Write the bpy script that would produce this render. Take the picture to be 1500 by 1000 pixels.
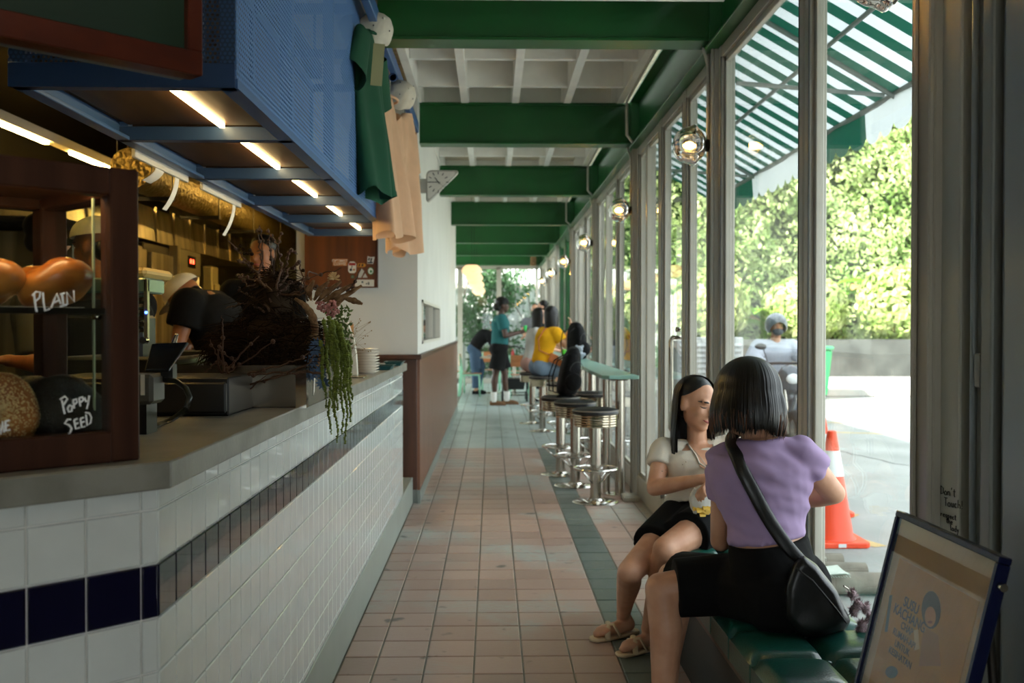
import bpy, bmesh, math, random
import numpy as np
from mathutils import Vector, Matrix, noise
random.seed(7)
for _o in list(bpy.data.objects): bpy.data.objects.remove(_o)
SC = bpy.context.scene
COL = SC.collection
PI = math.pi
V = Vector

# ---------------------------------------------------------------- camera
F_PX = 1458.0
YAW = math.atan(30 / F_PX); PIT = math.atan(20 / F_PX)
EYE = V((0, 0, 1.34))
cam = bpy.data.cameras.new('camera'); cam.sensor_width = 36; cam.lens = 35; cam.clip_start = .05; cam.clip_end = 300
camo = bpy.data.objects.new('camera', cam); COL.objects.link(camo)
camo.location = EYE; camo.rotation_euler = (PI / 2 - PIT, 0, -YAW)
cam.dof.use_dof = True; cam.dof.focus_distance = 3.0; cam.dof.aperture_fstop = 4.5
SC.camera = camo
# ---------------------------------------------------------------- world, sun, exposure
SKY_STR, SUN_STR, EXPO = 1.25, 9.0, 1.9
w = bpy.data.worlds.new('sky'); SC.world = w; w.use_nodes = True
nt = w.node_tree; nt.nodes.clear()
out = nt.nodes.new('ShaderNodeOutputWorld'); bg = nt.nodes.new('ShaderNodeBackground')
bg.inputs[0].default_value = (.87, .94, 1.0, 1); bg.inputs[1].default_value = SKY_STR
nt.links.new(bg.outputs[0], out.inputs[0])
sun = bpy.data.lights.new('sun', 'SUN'); sun.energy = SUN_STR; sun.angle = .02; sun.color = (1, .95, .86)
suno = bpy.data.objects.new('sun', sun); COL.objects.link(suno)
suno.rotation_euler = V((.66, .42, -.62)).to_track_quat('-Z', 'Y').to_euler(); suno.location = (-5, -3, 12)
SC.view_settings.view_transform = 'Standard'; SC.view_settings.look = 'None'
SC.view_settings.exposure = EXPO; SC.view_settings.gamma = 1; SC.view_settings.use_curve_mapping = False
SC.cycles.use_denoising = True
SC.cycles.transparent_max_bounces = 24
SC.cycles.sample_clamp_indirect = 6

# ---------------------------------------------------------------- pixel helpers (a pixel gives a direction)
_F = V((math.sin(YAW) * math.cos(PIT), math.cos(YAW) * math.cos(PIT), -math.sin(PIT)))
_R = V((math.cos(YAW), -math.sin(YAW), 0)); _U = _R.cross(_F)
def ray(px, py): return _F + _R * ((px - 750) / F_PX) + _U * ((500 - py) / F_PX)
def P(px, py, Y):
    d = ray(px, py); return EYE + d * (Y / d.y)
def PZ(px, py, z):
    d = ray(px, py); return EYE + d * ((z - EYE.z) / d.z)
def PP(px, py, o, n):
    d = ray(px, py); return EYE + d * ((V(o) - EYE).dot(n) / d.dot(n))

# ---------------------------------------------------------------- materials
def lin(h):
    if isinstance(h, str):
        h = h.lstrip('#'); c = [int(h[i:i + 2], 16) / 255 for i in (0, 2, 4)]
        return tuple(x / 12.92 if x <= .04045 else ((x + .055) / 1.055) ** 2.4 for x in c)
    return tuple(h)
MATS = {}
def mat(name, col='#888888', rough=.5, metal=0, var=0, vs=4, bump=0, bs=60, emit=None, es=0, coat=0, spec=.5, col2=None, stretch=None, trl=0, island=0, alpha=None, bdist=.01, detail=3):
    if name in MATS: return MATS[name]
    m = bpy.data.materials.new(name); m.use_nodes = True; MATS[name] = m
    n = m.node_tree; N = n.nodes; L = n.links
    b = N['Principled BSDF']; c = lin(col)
    b.inputs['Base Color'].default_value = (*c, 1); b.inputs['Roughness'].default_value = rough
    b.inputs['Metallic'].default_value = metal; b.inputs['Coat Weight'].default_value = coat
    b.inputs['Specular IOR Level'].default_value = spec
    co = None
    if var or bump or col2:
        tc = N.new('ShaderNodeNewGeometry'); mp = N.new('ShaderNodeMapping'); L.new(tc.outputs['Position'], mp.inputs[0])
        if stretch: mp.inputs['Scale'].default_value = stretch
        co = mp.outputs[0]
    if var or col2:
        t = N.new('ShaderNodeTexNoise'); t.inputs['Scale'].default_value = vs; t.inputs['Detail'].default_value = detail; L.new(co, t.inputs[0])
        r = N.new('ShaderNodeValToRGB'); L.new(t.outputs[0], r.inputs[0])
        c2 = lin(col2) if col2 else tuple(min(1, x * (1 + var)) for x in c)
        c1 = c if col2 else tuple(x * (1 - var) for x in c)
        r.color_ramp.elements[0].color = (*c1, 1); r.color_ramp.elements[1].color = (*c2, 1)
        r.color_ramp.elements[0].position = .35; r.color_ramp.elements[1].position = .65
        src = r.outputs[0]
        L.new(src, b.inputs['Base Color'])
    if island:
        g = N.new('ShaderNodeNewGeometry'); hs = N.new('ShaderNodeHueSaturation')
        mr = N.new('ShaderNodeMapRange'); mr.inputs[3].default_value = 1 - island; mr.inputs[4].default_value = 1 + island
        L.new(g.outputs['Random Per Island'], mr.inputs[0]); L.new(mr.outputs[0], hs.inputs['Value'])
        if var or col2: L.new(src, hs.inputs['Color'])
        else: hs.inputs['Color'].default_value = (*c, 1)
        L.new(hs.outputs[0], b.inputs['Base Color'])
    if bump:
        t2 = N.new('ShaderNodeTexNoise'); t2.inputs['Scale'].default_value = bs; t2.inputs['Detail'].default_value = 2; L.new(co, t2.inputs[0])
        bp = N.new('ShaderNodeBump'); bp.inputs['Strength'].default_value = bump; bp.inputs['Distance'].default_value = bdist
        L.new(t2.outputs[0], bp.inputs['Height']); L.new(bp.outputs[0], b.inputs['Normal'])
    if emit:
        b.inputs['Emission Color'].default_value = (*lin(emit), 1); b.inputs['Emission Strength'].default_value = es
    if trl:
        o = N['Material Output']; tr = N.new('ShaderNodeBsdfTranslucent'); mx = N.new('ShaderNodeMixShader'); mx.inputs[0].default_value = trl
        s = b.inputs['Base Color']
        if s.is_linked: L.new(s.links[0].from_socket, tr.inputs[0])
        else: tr.inputs[0].default_value = (*c, 1)
        L.new(b.outputs[0], mx.inputs[1]); L.new(tr.outputs[0], mx.inputs[2]); L.new(mx.outputs[0], o.inputs[0])
    return m
def glassmat(name, tint=(.96, .98, .97), ior=1.45, rough=0.0):
    if name in MATS: return MATS[name]
    m = bpy.data.materials.new(name); m.use_nodes = True; MATS[name] = m
    n = m.node_tree; N = n.nodes; L = n.links; N.remove(N['Principled BSDF']); o = N['Material Output']
    lw = N.new('ShaderNodeLayerWeight'); lw.inputs[0].default_value = .5            # Schlick reflectance, same from both sides
    pw = N.new('ShaderNodeMath'); pw.operation = 'POWER'; pw.inputs[1].default_value = 5; L.new(lw.outputs['Facing'], pw.inputs[0])
    f0 = ((ior - 1) / (ior + 1)) ** 2
    fr = N.new('ShaderNodeMapRange'); fr.inputs[3].default_value = f0; fr.inputs[4].default_value = 1; L.new(pw.outputs[0], fr.inputs[0])
    t = N.new('ShaderNodeBsdfTransparent'); t.inputs[0].default_value = (*tint, 1)
    g = N.new('ShaderNodeBsdfGlossy'); g.inputs['Roughness'].default_value = rough
    mx = N.new('ShaderNodeMixShader'); L.new(fr.outputs[0], mx.inputs[0]); L.new(t.outputs[0], mx.inputs[1]); L.new(g.outputs[0], mx.inputs[2]); L.new(mx.outputs[0], o.inputs[0])
    return m
def perfmat(name, col, pitch, rad, ax=(0, 2), rough=.45):
    """sheet metal with a staggered grid of round holes"""
    if name in MATS: return MATS[name]
    m = bpy.data.materials.new(name); m.use_nodes = True; MATS[name] = m
    n = m.node_tree; N = n.nodes; L = n.links; b = N['Principled BSDF']; o = N['Material Output']
    b.inputs['Base Color'].default_value = (*lin(col), 1); b.inputs['Roughness'].default_value = rough
    ge = N.new('ShaderNodeNewGeometry'); sp = N.new('ShaderNodeSeparateXYZ'); L.new(ge.outputs['Position'], sp.inputs[0])
    def M(op, a, bb=None, c=None):
        x = N.new('ShaderNodeMath'); x.operation = op
        for i, q in enumerate((a, bb, c)):
            if q is None: continue
            if isinstance(q, (int, float)): x.inputs[i].default_value = q
            else: L.new(q, x.inputs[i])
        return x.outputs[0]
    def grid(off):
        r = []
        for a, k in ((ax[0], 1.0), (ax[1], 1.732)):
            s = M('DIVIDE', sp.outputs[a], pitch * k)
            f = M('FRACT', M('ADD', s, off + 100))
            r.append(M('MULTIPLY', M('SUBTRACT', f, .5), pitch * k))
        return M('SQRT', M('ADD', M('MULTIPLY', r[0], r[0]), M('MULTIPLY', r[1], r[1])))
    d = M('MINIMUM', grid(0), grid(.5))
    h = M('LESS_THAN', d, rad)
    t = N.new('ShaderNodeBsdfTransparent'); mx = N.new('ShaderNodeMixShader'); L.new(h, mx.inputs[0]); L.new(b.outputs[0], mx.inputs[1]); L.new(t.outputs[0], mx.inputs[2]); L.new(mx.outputs[0], o.inputs[0])
    return m
def woodmat(name, c1, c2, rough=.4, axis=2, scale=6, coat=0):
    if name in MATS: return MATS[name]
    st = [scale * 3] * 3; st[axis] = scale * .22
    return mat(name, c1, rough=rough, col2=c2, vs=1.0, stretch=st, detail=6, bump=.08, bs=1.5, coat=coat)

# ---------------------------------------------------------------- mesh builder
def frame_of(d):
    d = V(d).normalized(); a = V((0, 0, 1)) if abs(d.z) < .95 else V((1, 0, 0))
    u = d.cross(a).normalized(); return u, d.cross(u).normalized()
class MB:
    def __init__(s): s.v = []; s.f = []; s.m = []; s.mi = 0
    def add(s, vs, fs):
        o = len(s.v); s.v += [tuple(v) for v in vs]; s.f += [tuple(i + o for i in f) for f in fs]; s.m += [s.mi] * len(fs); return s
    def box(s, x0, x1, y0, y1, z0, z1):
        return s.obox(((x0 + x1) / 2, (y0 + y1) / 2, (z0 + z1) / 2), (abs(x1 - x0) / 2, 0, 0), (0, abs(y1 - y0) / 2, 0), (0, 0, abs(z1 - z0) / 2))
    def obox(s, c, a, b, d):
        c, a, b, d = V(c), V(a), V(b), V(d)
        if a.cross(b).dot(d) < 0: a = -a
        vs = [c + a * i + b * j + d * k for k in (-1, 1) for j in (-1, 1) for i in (-1, 1)]
        return s.add(vs, [(0, 2, 3, 1), (4, 5, 7, 6), (0, 1, 5, 4), (2, 6, 7, 3), (0, 4, 6, 2), (1, 3, 7, 5)])
    def loft(s, rings, cap=True, closed=True):
        n = len(rings[0]); vs = [p for r in rings for p in r]; fs = []
        for i in range(len(rings) - 1):
            for j in range(n if closed else n - 1):
                k = (j + 1) % n; fs.append((i * n + j, i * n + k, (i + 1) * n + k, (i + 1) * n + j))
        if cap:
            fs.append(tuple(range(n - 1, -1, -1))); fs.append(tuple((len(rings) - 1) * n + j for j in range(n)))
        return s.add(vs, fs)
    def cyl(s, p0, p1, r0, r1=None, n=14, cap=True):
        p0, p1 = V(p0), V(p1); r1 = r0 if r1 is None else r1; u, w = frame_of(p1 - p0)
        return s.loft([[p + (u * math.cos(2 * PI * j / n) + w * math.sin(2 * PI * j / n)) * r for j in range(n)] for p, r in ((p0, r0), (p1, r1))], cap)
    def tube(s, pts, r, n=6, cap=True, flat=1.0):
        pts = [V(p) for p in pts]; m = len(pts); rs = r if isinstance(r, (list, tuple)) else [r] * m
        rings = []; u = None
        for i in range(m):
            d = (pts[min(i + 1, m - 1)] - pts[max(i - 1, 0)])
            if d.length < 1e-9: d = V((0, 0, 1))
            d.normalize()
            if u is None: u, w_ = frame_of(d)
            else:
                u = u - d * u.dot(d)
                if u.length < 1e-6: u, w_ = frame_of(d)
                u.normalize()
            w_ = d.cross(u)
            rings.append([pts[i] + (u * math.cos(2 * PI * j / n) + w_ * math.sin(2 * PI * j / n) * flat) * rs[i] for j in range(n)])
        return s.loft(rings, cap)
    def lathe(s, prof, o=(0, 0, 0), n=28, ax=None):
        o = V(o); z = V(ax).normalized() if ax else V((0, 0, 1)); u, w_ = (V((1, 0, 0)), V((0, 1, 0))) if not ax else frame_of(z)
        rings = [[o + z * h + (u * math.cos(2 * PI * j / n) + w_ * math.sin(2 * PI * j / n)) * max(r, 1e-4) for j in range(n)] for r, h in prof]
        return s.loft(rings, prof[0] != prof[-1])
    def ell(s, c, r, R=None, n=16, m=10):
        c = V(c); r = (r, r, r) if isinstance(r, (int, float)) else r; vs = []; fs = []
        R = R or Matrix.Identity(3)
        rings = []
        for i in range(m + 1):
            t = PI * i / m - PI / 2; ct = max(math.cos(t), 1e-3)
            rings.append([c + R @ V((r[0] * ct * math.cos(2 * PI * j / n), r[1] * ct * math.sin(2 * PI * j / n), r[2] * math.sin(t))) for j in range(n)])
        return s.loft(rings, True)
    def cap(s, a, ra, b, rb, n=12, m=4):
        a, b = V(a), V(b); d = (b - a); L = d.length
        if L < 1e-6: return s.ell(a, max(ra, rb))
        d /= L; prof = []
        for i in range(m + 1): t = PI / 2 * i / m; prof.append((ra * math.sin(t), -ra * math.cos(t)))
        for i in range(m + 1): t = PI / 2 * i / m; prof.append((rb * math.cos(t), L + rb * math.sin(t)))
        return s.lathe(prof, a, n, d)
    def prism(s, poly, o, u, v, w_):
        o, u, v, w_ = V(o), V(u), V(v), V(w_); n = len(poly)
        a = [o + u * p[0] + v * p[1] for p in poly]; area = sum(poly[i][0] * poly[(i + 1) % n][1] - poly[(i + 1) % n][0] * poly[i][1] for i in range(n))
        if (u.cross(v).dot(w_) < 0) != (area < 0): a = a[::-1]
        return s.loft([a, [p + w_ for p in a]])
    def grid(s, fn, nu, nv, closed_u=False):
        vs = [fn(i / (nu if closed_u else nu - 1), j / (nv - 1)) for j in range(nv) for i in range(nu)]; fs = []
        for j in range(nv - 1):
            for i in range(nu if closed_u else nu - 1):
                k = (i + 1) % nu; fs.append((j * nu + i, j * nu + k, (j + 1) * nu + k, (j + 1) * nu + i))
        return s.add(vs, fs)
    def mesh(s, name='m'):
        me = bpy.data.meshes.new(name); me.from_pydata([tuple(p) for p in s.v], [], s.f)
        if any(s.m): me.polygons.foreach_set('material_index', s.m)
        me.update(); return me
WORLD = {}
def link(name, data, parent=None, loc=None):
    o = bpy.data.objects.new(name, data); COL.objects.link(o)
    if parent is not None: o.parent = parent; WORLD[o.name] = WORLD[parent.name]
    else:
        o.location = loc or (0, 0, 0); WORLD[o.name] = V(loc or (0, 0, 0))
    return o
def setmats(me, mats):
    for m in (mats if isinstance(mats, (list, tuple)) else [mats]): me.materials.append(m)
def obj(name, mb, mats, par=None, smooth=False, bev=0, loc=None, seg=1, label=None):
    """one mesh object; coordinates given in world space (relative to the parent's base once parented)"""
    me = mb.mesh(name) if isinstance(mb, MB) else mb
    if par is not None: off = WORLD[par.name]
    elif loc is not None: off = V(loc)
    else:
        n = len(me.vertices); a = np.empty(n * 3); me.vertices.foreach_get('co', a); a = a.reshape(-1, 3)
        lo, hi = a.min(0), a.max(0); off = V(((lo[0] + hi[0]) / 2, (lo[1] + hi[1]) / 2, lo[2]))
    me.transform(Matrix.Translation(-off)); setmats(me, mats)
    o = link(name, me, par, None if par is not None else tuple(off))
    if smooth:
        me.polygons.foreach_set('use_smooth', [True] * len(me.polygons))
        if smooth == 'auto': me.set_sharp_from_angle(angle=.7)
    if bev:
        b = o.modifiers.new('bevel', 'BEVEL'); b.width = bev; b.segments = seg; b.limit_method = 'ANGLE'; b.angle_limit = .6
    if label: o['label'] = label
    return o
def tag(o, label, cat=None, group=None, kind=None):
    if label: o['label'] = label
    if cat: o['category'] = cat
    if group: o['group'] = group
    if kind: o['kind'] = kind
    return o
def thing(name, label, cat, loc=(0, 0, 0), group=None, kind=None):
    return tag(link(name, None, None, tuple(loc)), label, cat, group, kind)
def dup(root, loc, rz=0, label=None, scale=None):
    r = root.copy(); COL.objects.link(r); r.location = loc; r.rotation_euler = (0, 0, rz); WORLD[r.name] = V(loc)
    if scale: r.scale = (scale,) * 3
    if label: r['label'] = label
    for ch in list(root.children):
        c = ch.copy(); COL.objects.link(c); c.parent = r
        for g in list(ch.children):
            d = g.copy(); COL.objects.link(d); d.parent = c
    return r
def struct(name, mb, m, par=None, label=None, **k):
    o = obj(name, mb, m, par, **k)
    if par is None: tag(o, label, None, None, 'structure')
    return o
_prev = None
def text_mesh(txt, size, o, u, v, depth=.001, align='LEFT', font_bold=False, shear=0):
    """flat lettering as mesh, origin o, axes u (right) and v (up)"""
    cu = bpy.data.curves.new('t', 'FONT'); cu.body = txt; cu.size = size; cu.align_x = align; cu.extrude = depth; cu.shear = shear
    if font_bold: cu.offset = size * .012
    ob = bpy.data.objects.new('t', cu); COL.objects.link(ob)
    dg = bpy.context.evaluated_depsgraph_get(); me = bpy.data.meshes.new_from_object(ob.evaluated_get(dg))
    bpy.data.objects.remove(ob); bpy.data.curves.remove(cu)
    u, v = V(u).normalized(), V(v).normalized(); n = u.cross(v)
    me.transform(Matrix(((u.x, v.x, n.x, o[0]), (u.y, v.y, n.y, o[1]), (u.z, v.z, n.z, o[2]), (0, 0, 0, 1)))); me.materials.clear()
    return me
def blob(mb, vox, it=6, fac=.5, name='body'):
    """union of closed shapes as one continuous smooth skin"""
    me = mb.mesh(name); ob = bpy.data.objects.new('tmp', me); COL.objects.link(ob)
    r = ob.modifiers.new('r', 'REMESH'); r.mode = 'VOXEL'; r.voxel_size = vox; r.use_smooth_shade = True
    if it:
        s = ob.modifiers.new('s', 'SMOOTH'); s.iterations = it; s.factor = fac
    dg = bpy.context.evaluated_depsgraph_get(); me2 = bpy.data.meshes.new_from_object(ob.evaluated_get(dg))
    bpy.data.objects.remove(ob); bpy.data.meshes.remove(me); return me2
def wrinkle(me, fn):
    n = len(me.vertices); a = np.empty(n * 3, dtype=np.float32); b = np.empty(n * 3, dtype=np.float32)
    me.vertices.foreach_get('co', a); me.vertex_normals.foreach_get('vector', b); a = a.reshape(-1, 3); b = b.reshape(-1, 3)
    a += b * np.array([fn(V(map(float, p))) for p in a], dtype=np.float32)[:, None]
    me.vertices.foreach_set('co', a.ravel()); me.update()
# ================================================================ THE ROOM
XW, XC = 1.16, -.606            # inner face of the glass front, tiled face of the counter
BEAM_Y = [5.15, 8.0, 11.07, 14.2, 17.25, 20.2, 23.2]
ZB = 2.80                       # underside of the cross beams
m_green = mat('green_paint', '#07521f', rough=.38, var=.12, vs=3)
m_frame = mat('window_metal', '#a9a598', rough=.42, metal=.1, var=.05, vs=3)
m_framed = mat('window_groove', '#3a3b38', rough=.5)
m_glass = glassmat('window_glass')
m_white = mat('white_plaster', '#dcdad2', rough=.75, var=.03, vs=2, bump=.05, bs=40)
m_joist = mat('joist_paint', '#f0eee6', rough=.6, var=.05, vs=5)
m_ply = mat('ceiling_ply', '#c4b9a2', rough=.7, col2='#aaa08a', vs=3, stretch=(1, 6, 1))
m_black = mat('black_paint', '#0d0d0c', rough=.7)
m_steel = mat('brushed_steel', '#b9b4a8', rough=.22, metal=1, var=.06, vs=8, stretch=(1, 1, .2))
m_chrome = mat('chrome', '#d8d5cf', rough=.08, metal=1)
m_conduit = mat('conduit_paint', '#b9b5a8', rough=.5)

def tilemat(name, c1, c2, worn, pitch, off, rough=.35, wear=1.0):
    m = bpy.data.materials.new(name); m.use_nodes = True; MATS[name] = m
    n = m.node_tree; N = n.nodes; L = n.links; b = N['Principled BSDF']
    ge = N.new('ShaderNodeNewGeometry')
    sub = N.new('ShaderNodeVectorMath'); sub.operation = 'SUBTRACT'; sub.inputs[1].default_value = off; L.new(ge.outputs['Position'], sub.inputs[0])
    dv = N.new('ShaderNodeVectorMath'); dv.operation = 'DIVIDE'; dv.inputs[1].default_value = pitch; L.new(sub.outputs[0], dv.inputs[0])
    fl = N.new('ShaderNodeVectorMath'); fl.operation = 'FLOOR'; L.new(dv.outputs[0], fl.inputs[0])
    wn = N.new('ShaderNodeTexWhiteNoise'); L.new(fl.outputs[0], wn.inputs[0])
    mx = N.new('ShaderNodeMix'); mx.data_type = 'RGBA'; L.new(wn.outputs[0], mx.inputs[0]); mx.inputs[6].default_value = (*lin(c1), 1); mx.inputs[7].default_value = (*lin(c2), 1)
    def nz(sc, st, lo, hi, det=5):
        mp = N.new('ShaderNodeMapping'); mp.inputs['Scale'].default_value = st; mp.inputs['Rotation'].default_value = (0, 0, .6); L.new(ge.outputs['Position'], mp.inputs[0])
        t = N.new('ShaderNodeTexNoise'); t.inputs['Scale'].default_value = sc; t.inputs['Detail'].default_value = det; L.new(mp.outputs[0], t.inputs[0])
        r = N.new('ShaderNodeMapRange'); r.inputs[1].default_value = lo; r.inputs[2].default_value = hi; L.new(t.outputs[0], r.inputs[0]); return r.outputs[0]
    a = nz(1.3, (1, 1, 1), .49, .62); s = nz(20, (1, 8, 1), .42, .56); sp = nz(7, (1, 1, 1), .34, .27, 3)
    pr = N.new('ShaderNodeMath'); pr.operation = 'MULTIPLY'; L.new(a, pr.inputs[0]); L.new(s, pr.inputs[1])
    w2 = N.new('ShaderNodeMath'); w2.operation = 'MULTIPLY'; L.new(pr.outputs[0], w2.inputs[0]); w2.inputs[1].default_value = wear
    m2 = N.new('ShaderNodeMix'); m2.data_type = 'RGBA'; L.new(w2.outputs[0], m2.inputs[0]); L.new(mx.outputs[2], m2.inputs[6]); m2.inputs[7].default_value = (*lin(worn), 1)
    w3 = N.new('ShaderNodeMath'); w3.operation = 'MULTIPLY'; L.new(sp, w3.inputs[0]); w3.inputs[1].default_value = .85
    m3 = N.new('ShaderNodeMix'); m3.data_type = 'RGBA'; L.new(w3.outputs[0], m3.inputs[0]); L.new(m2.outputs[2], m3.inputs[6]); m3.inputs[7].default_value = (*lin('#3c3a36'), 1)
    L.new(m3.outputs[2], b.inputs['Base Color'])
    ro = N.new('ShaderNodeMapRange'); ro.inputs[3].default_value = rough; ro.inputs[4].default_value = rough + .25; L.new(pr.outputs[0], ro.inputs[0]); L.new(ro.outputs[0], b.inputs['Roughness'])
    bp = N.new('ShaderNodeBump'); bp.inputs['Strength'].default_value = .12; bp.inputs['Distance'].default_value = .004; L.new(s, bp.inputs['Height']); L.new(bp.outputs[0], b.inputs['Normal'])
    return m
PX, PY = .195, .207
m_terra = tilemat('terracotta_tile', '#ac9082', '#987d70', '#a6b0a9', (PX, PY, 9), (.515, 4.05, -3))
m_slate = tilemat('slate_green_tile', '#59645e', '#4c5852', '#7d857e', (PX, PY, 9), (.515, 4.05, -3), wear=.3)
m_pale = tilemat('pale_blue_tile', '#9aa9a6', '#8c9c9a', '#7c807a', (PX, PY, 9), (.515, 4.05, -3), wear=.35, rough=.28)
m_grout = mat('floor_grout', '#6f6a60', rough=.9, var=.15, vs=6)

# ---------------------------------------------------------------- floor with its tiles
fl = struct('floor', MB().box(-3.3, 1.26, -2, 24.2, -.06, -.004), m_grout, label='tiled cafe floor running along the counter', loc=(0, 0, 0))
def tile_shape(mb, x0, x1, y0, y1, z=0, g=.0035, b=.003):
    a = [(x0 + g, y0 + g), (x1 - g, y0 + g), (x1 - g, y1 - g), (x0 + g, y1 - g)]
    c = [(x0 + g + b, y0 + g + b), (x1 - g - b, y0 + g + b), (x1 - g - b, y1 - g - b), (x0 + g + b, y1 - g - b)]
    mb.loft([[V((*p, z - .012)) for p in a], [V((*p, z - .002)) for p in a], [V((*p, z)) for p in c]])
cols = [(-.6, -.46), (-.46, -.265), (-.265, -.07), (-.07, .125), (.125, .32), (.32, .515), (.515, .70), (.70, .895), (.895, 1.09), (1.09, 1.2)]
cache = {}; rest = {0: MB(), 1: MB(), 2: MB()}
for r in range(-30, 98):
    y0 = 4.05 + r * PY; y1 = y0 + PY
    pale = y0 > 11.0
    cc = cols if not pale else ([(-3.2 + k * PX, -3.2 + (k + 1) * PX) for k in range(13)] if y0 > 16.1 else []) + cols
    for ci, (x0, x1) in enumerate(cc):
        k = 2 if pale else (1 if (x0 == .515) else 0)
        if 3.6 < y0 < 9.3 and not pale:
            key = (round(x1 - x0, 3), k)
            if key not in cache:
                t = MB(); tile_shape(t, 0, x1 - x0, 0, PY); me = t.mesh('floor_tile'); me.materials.append((m_terra, m_slate, m_pale)[k]); cache[key] = me
            o = bpy.data.objects.new('floor_tile', cache[key]); COL.objects.link(o); o.parent = fl; o.location = (x0, y0, random.uniform(-.001, .0008))
        else: tile_shape(rest[k], x0, x1, y0, y1)
for k, nm in ((0, 'terracotta_tiles'), (1, 'slate_tiles'), (2, 'pale_tiles')):
    o = obj(nm, rest[k], (m_terra, m_slate, m_pale)[k], fl); o['kind'] = 'stuff'

# ---------------------------------------------------------------- ceiling, joists, beams
ce = struct('ceiling', MB().box(-4.4, 1.3, -2, 25.7, 3.36, 3.5), m_ply, label='plywood ceiling above the white joists', loc=(0, 0, 3.36))  # slab runs on past the end glass, added to shade the corrugated wall
for k, x in enumerate([-.58, -.21, .19, .60, 1.02]):
    obj('joist', MB().box(x - .028, x + .028, 1.5, 24, 3.12, 3.36), m_joist, ce)
for y in [BEAM_Y[0] - 2.2 + i * .76 for i in range(28)]:
    if min(abs(y - b) for b in BEAM_Y) > .25: obj('noggin', MB().box(-.55, 1.0, y - .022, y + .022, 3.15, 3.36), m_joist, ce)
for i, y in enumerate(BEAM_Y):
    x0 = -.58 if y < 16 else -3.2
    mb = MB().box(x0, 1.12, y - .085, y + .085, ZB, ZB + .016).box(x0, 1.12, y - .085, y + .085, ZB + .31, ZB + .326).box(x0, 1.12, y - .006 - .05, y + .006 - .05, ZB + .01, ZB + .32)
    tag(obj('ceiling_beam', mb, m_green, bev=.003), 'green painted steel beam crossing below the white ceiling joists', 'beam', 'green cross beams of the ceiling')
mb = MB().box(1.10, 1.26, -1.9, 24.2, ZB - .03, ZB - .012).box(1.10, 1.26, -1.9, 24.2, ZB + .33, ZB + .345).box(1.172, 1.186, -1.9, 24.2, ZB - .02, ZB + .34)
for y in BEAM_Y: mb.box(1.105, 1.18, y - .1, y - .09, ZB - .01, ZB + .33)
tag(obj('edge_beam', mb, m_green, bev=.003), 'long green steel beam running above the glass front', 'beam')
# thin conduits on the ceiling
for y0, y1 in ((5.3, 7.9), (8.3, 11.0), (11.3, 14.1)):
    mb = MB().tube([(1.04, y0 - .05, 3.10), (1.04, (y0 + y1) / 2, 3.10), (1.04, y1 - .25, 3.08), (1.04, y1 - .25, 2.82), (1.10, y1 - .12, 2.79)], .011, 8)
    tag(obj('ceiling_conduit', mb, m_conduit, smooth=True), 'thin grey conduit pipe under the ceiling near the glass front', 'pipe', 'ceiling conduits')
# perforated white cable tray
mb = MB().box(-.66, 1.06, 4.35, 4.355, 2.83, 2.91).box(-.66, 1.06, 4.55, 4.555, 2.83, 2.91)
for i in range(29):
    x = -.66 + i * .06
    mb.box(x, x + .042, 4.35, 4.555, 2.83, 2.834)
for yy in (4.352, 4.44, 4.53): mb.box(-.66, 1.06, yy, yy + .025, 2.831, 2.8345)
tag(obj('cable_tray', mb, m_joist), 'white perforated cable tray crossing below the ceiling', 'cable tray')

# ---------------------------------------------------------------- walls
m_dark = mat('dark_kitchen_wall', '#2c2a22', rough=.6, var=.1)
m_olive = mat('olive_wall', '#6d6747', rough=.6, var=.08)
struct('wall_back', MB().box(-4.4, -.5, -2.1, -2, 0, 3.36).box(-.5, 1.3, -2.1, -2, 2.15, 3.36), m_dark, label='plain wall behind the viewer', loc=(0, -2, 0))
ed = thing('door_1', 'glazed entrance door behind the viewer', None, (.35, -2.05, 0), kind='structure')
for a, b in ((-.5, -.44), (.3, .4), (1.2, 1.26)): obj('stile', MB().box(a, b, -2.1, -2.0, 0, 2.15), m_frame, ed)
obj('rail', MB().box(-.5, 1.26, -2.1, -2.0, 2.08, 2.15), m_frame, ed)
for a, b in ((-.44, .3), (.4, 1.2)): obj('pane', MB().box(a, b, -2.055, -2.049, .05, 2.08), m_glass, ed)
struct('wall_left', MB().box(-4.4, -4.3, -2, 16, 0, 3.36), m_dark, label='dark wall at the back of the kitchen')
struct('wall_kitchen_end', MB().box(-4.3, -1.4, 13.4, 13.5, 0, 3.36), m_olive, label='olive wall closing the kitchen')
struct('wall_dining_left', MB().box(-3.3, -3.2, 16, 24.2, 0, .5).box(-3.3, -3.2, 16, 24.2, 2.7, 3.36), m_white, label='white wall below and above the added side windows of the dining corner')
for k in range(4):  # unseen glazing, added to let daylight into the far end
    y0 = 16 + k * 2.05; wt = thing('window_%d' % (80 + k), 'unseen side window added to light the dining corner', None, (-3.25, y0 + 1, .5), kind='structure')
    for a, b in ((y0, y0 + .06), (y0 + 1.99, y0 + 2.05)): obj('stile', MB().box(-3.3, -3.2, a, b, .5, 2.7), m_frame, wt)
    obj('pane', MB().box(-3.253, -3.247, y0 + .06, y0 + 1.99, .5, 2.7), m_glass, wt)
struct('wall_dining_return', MB().box(-3.3, -.66, 15.9, 16.0, 0, 3.36), m_white, label='white return wall behind the partition')
struct('wall_right', MB().box(1.14, 1.26, -2, 1.5, 0, 2.77), m_dark, label='dark wall stretch before the glass front')
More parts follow.
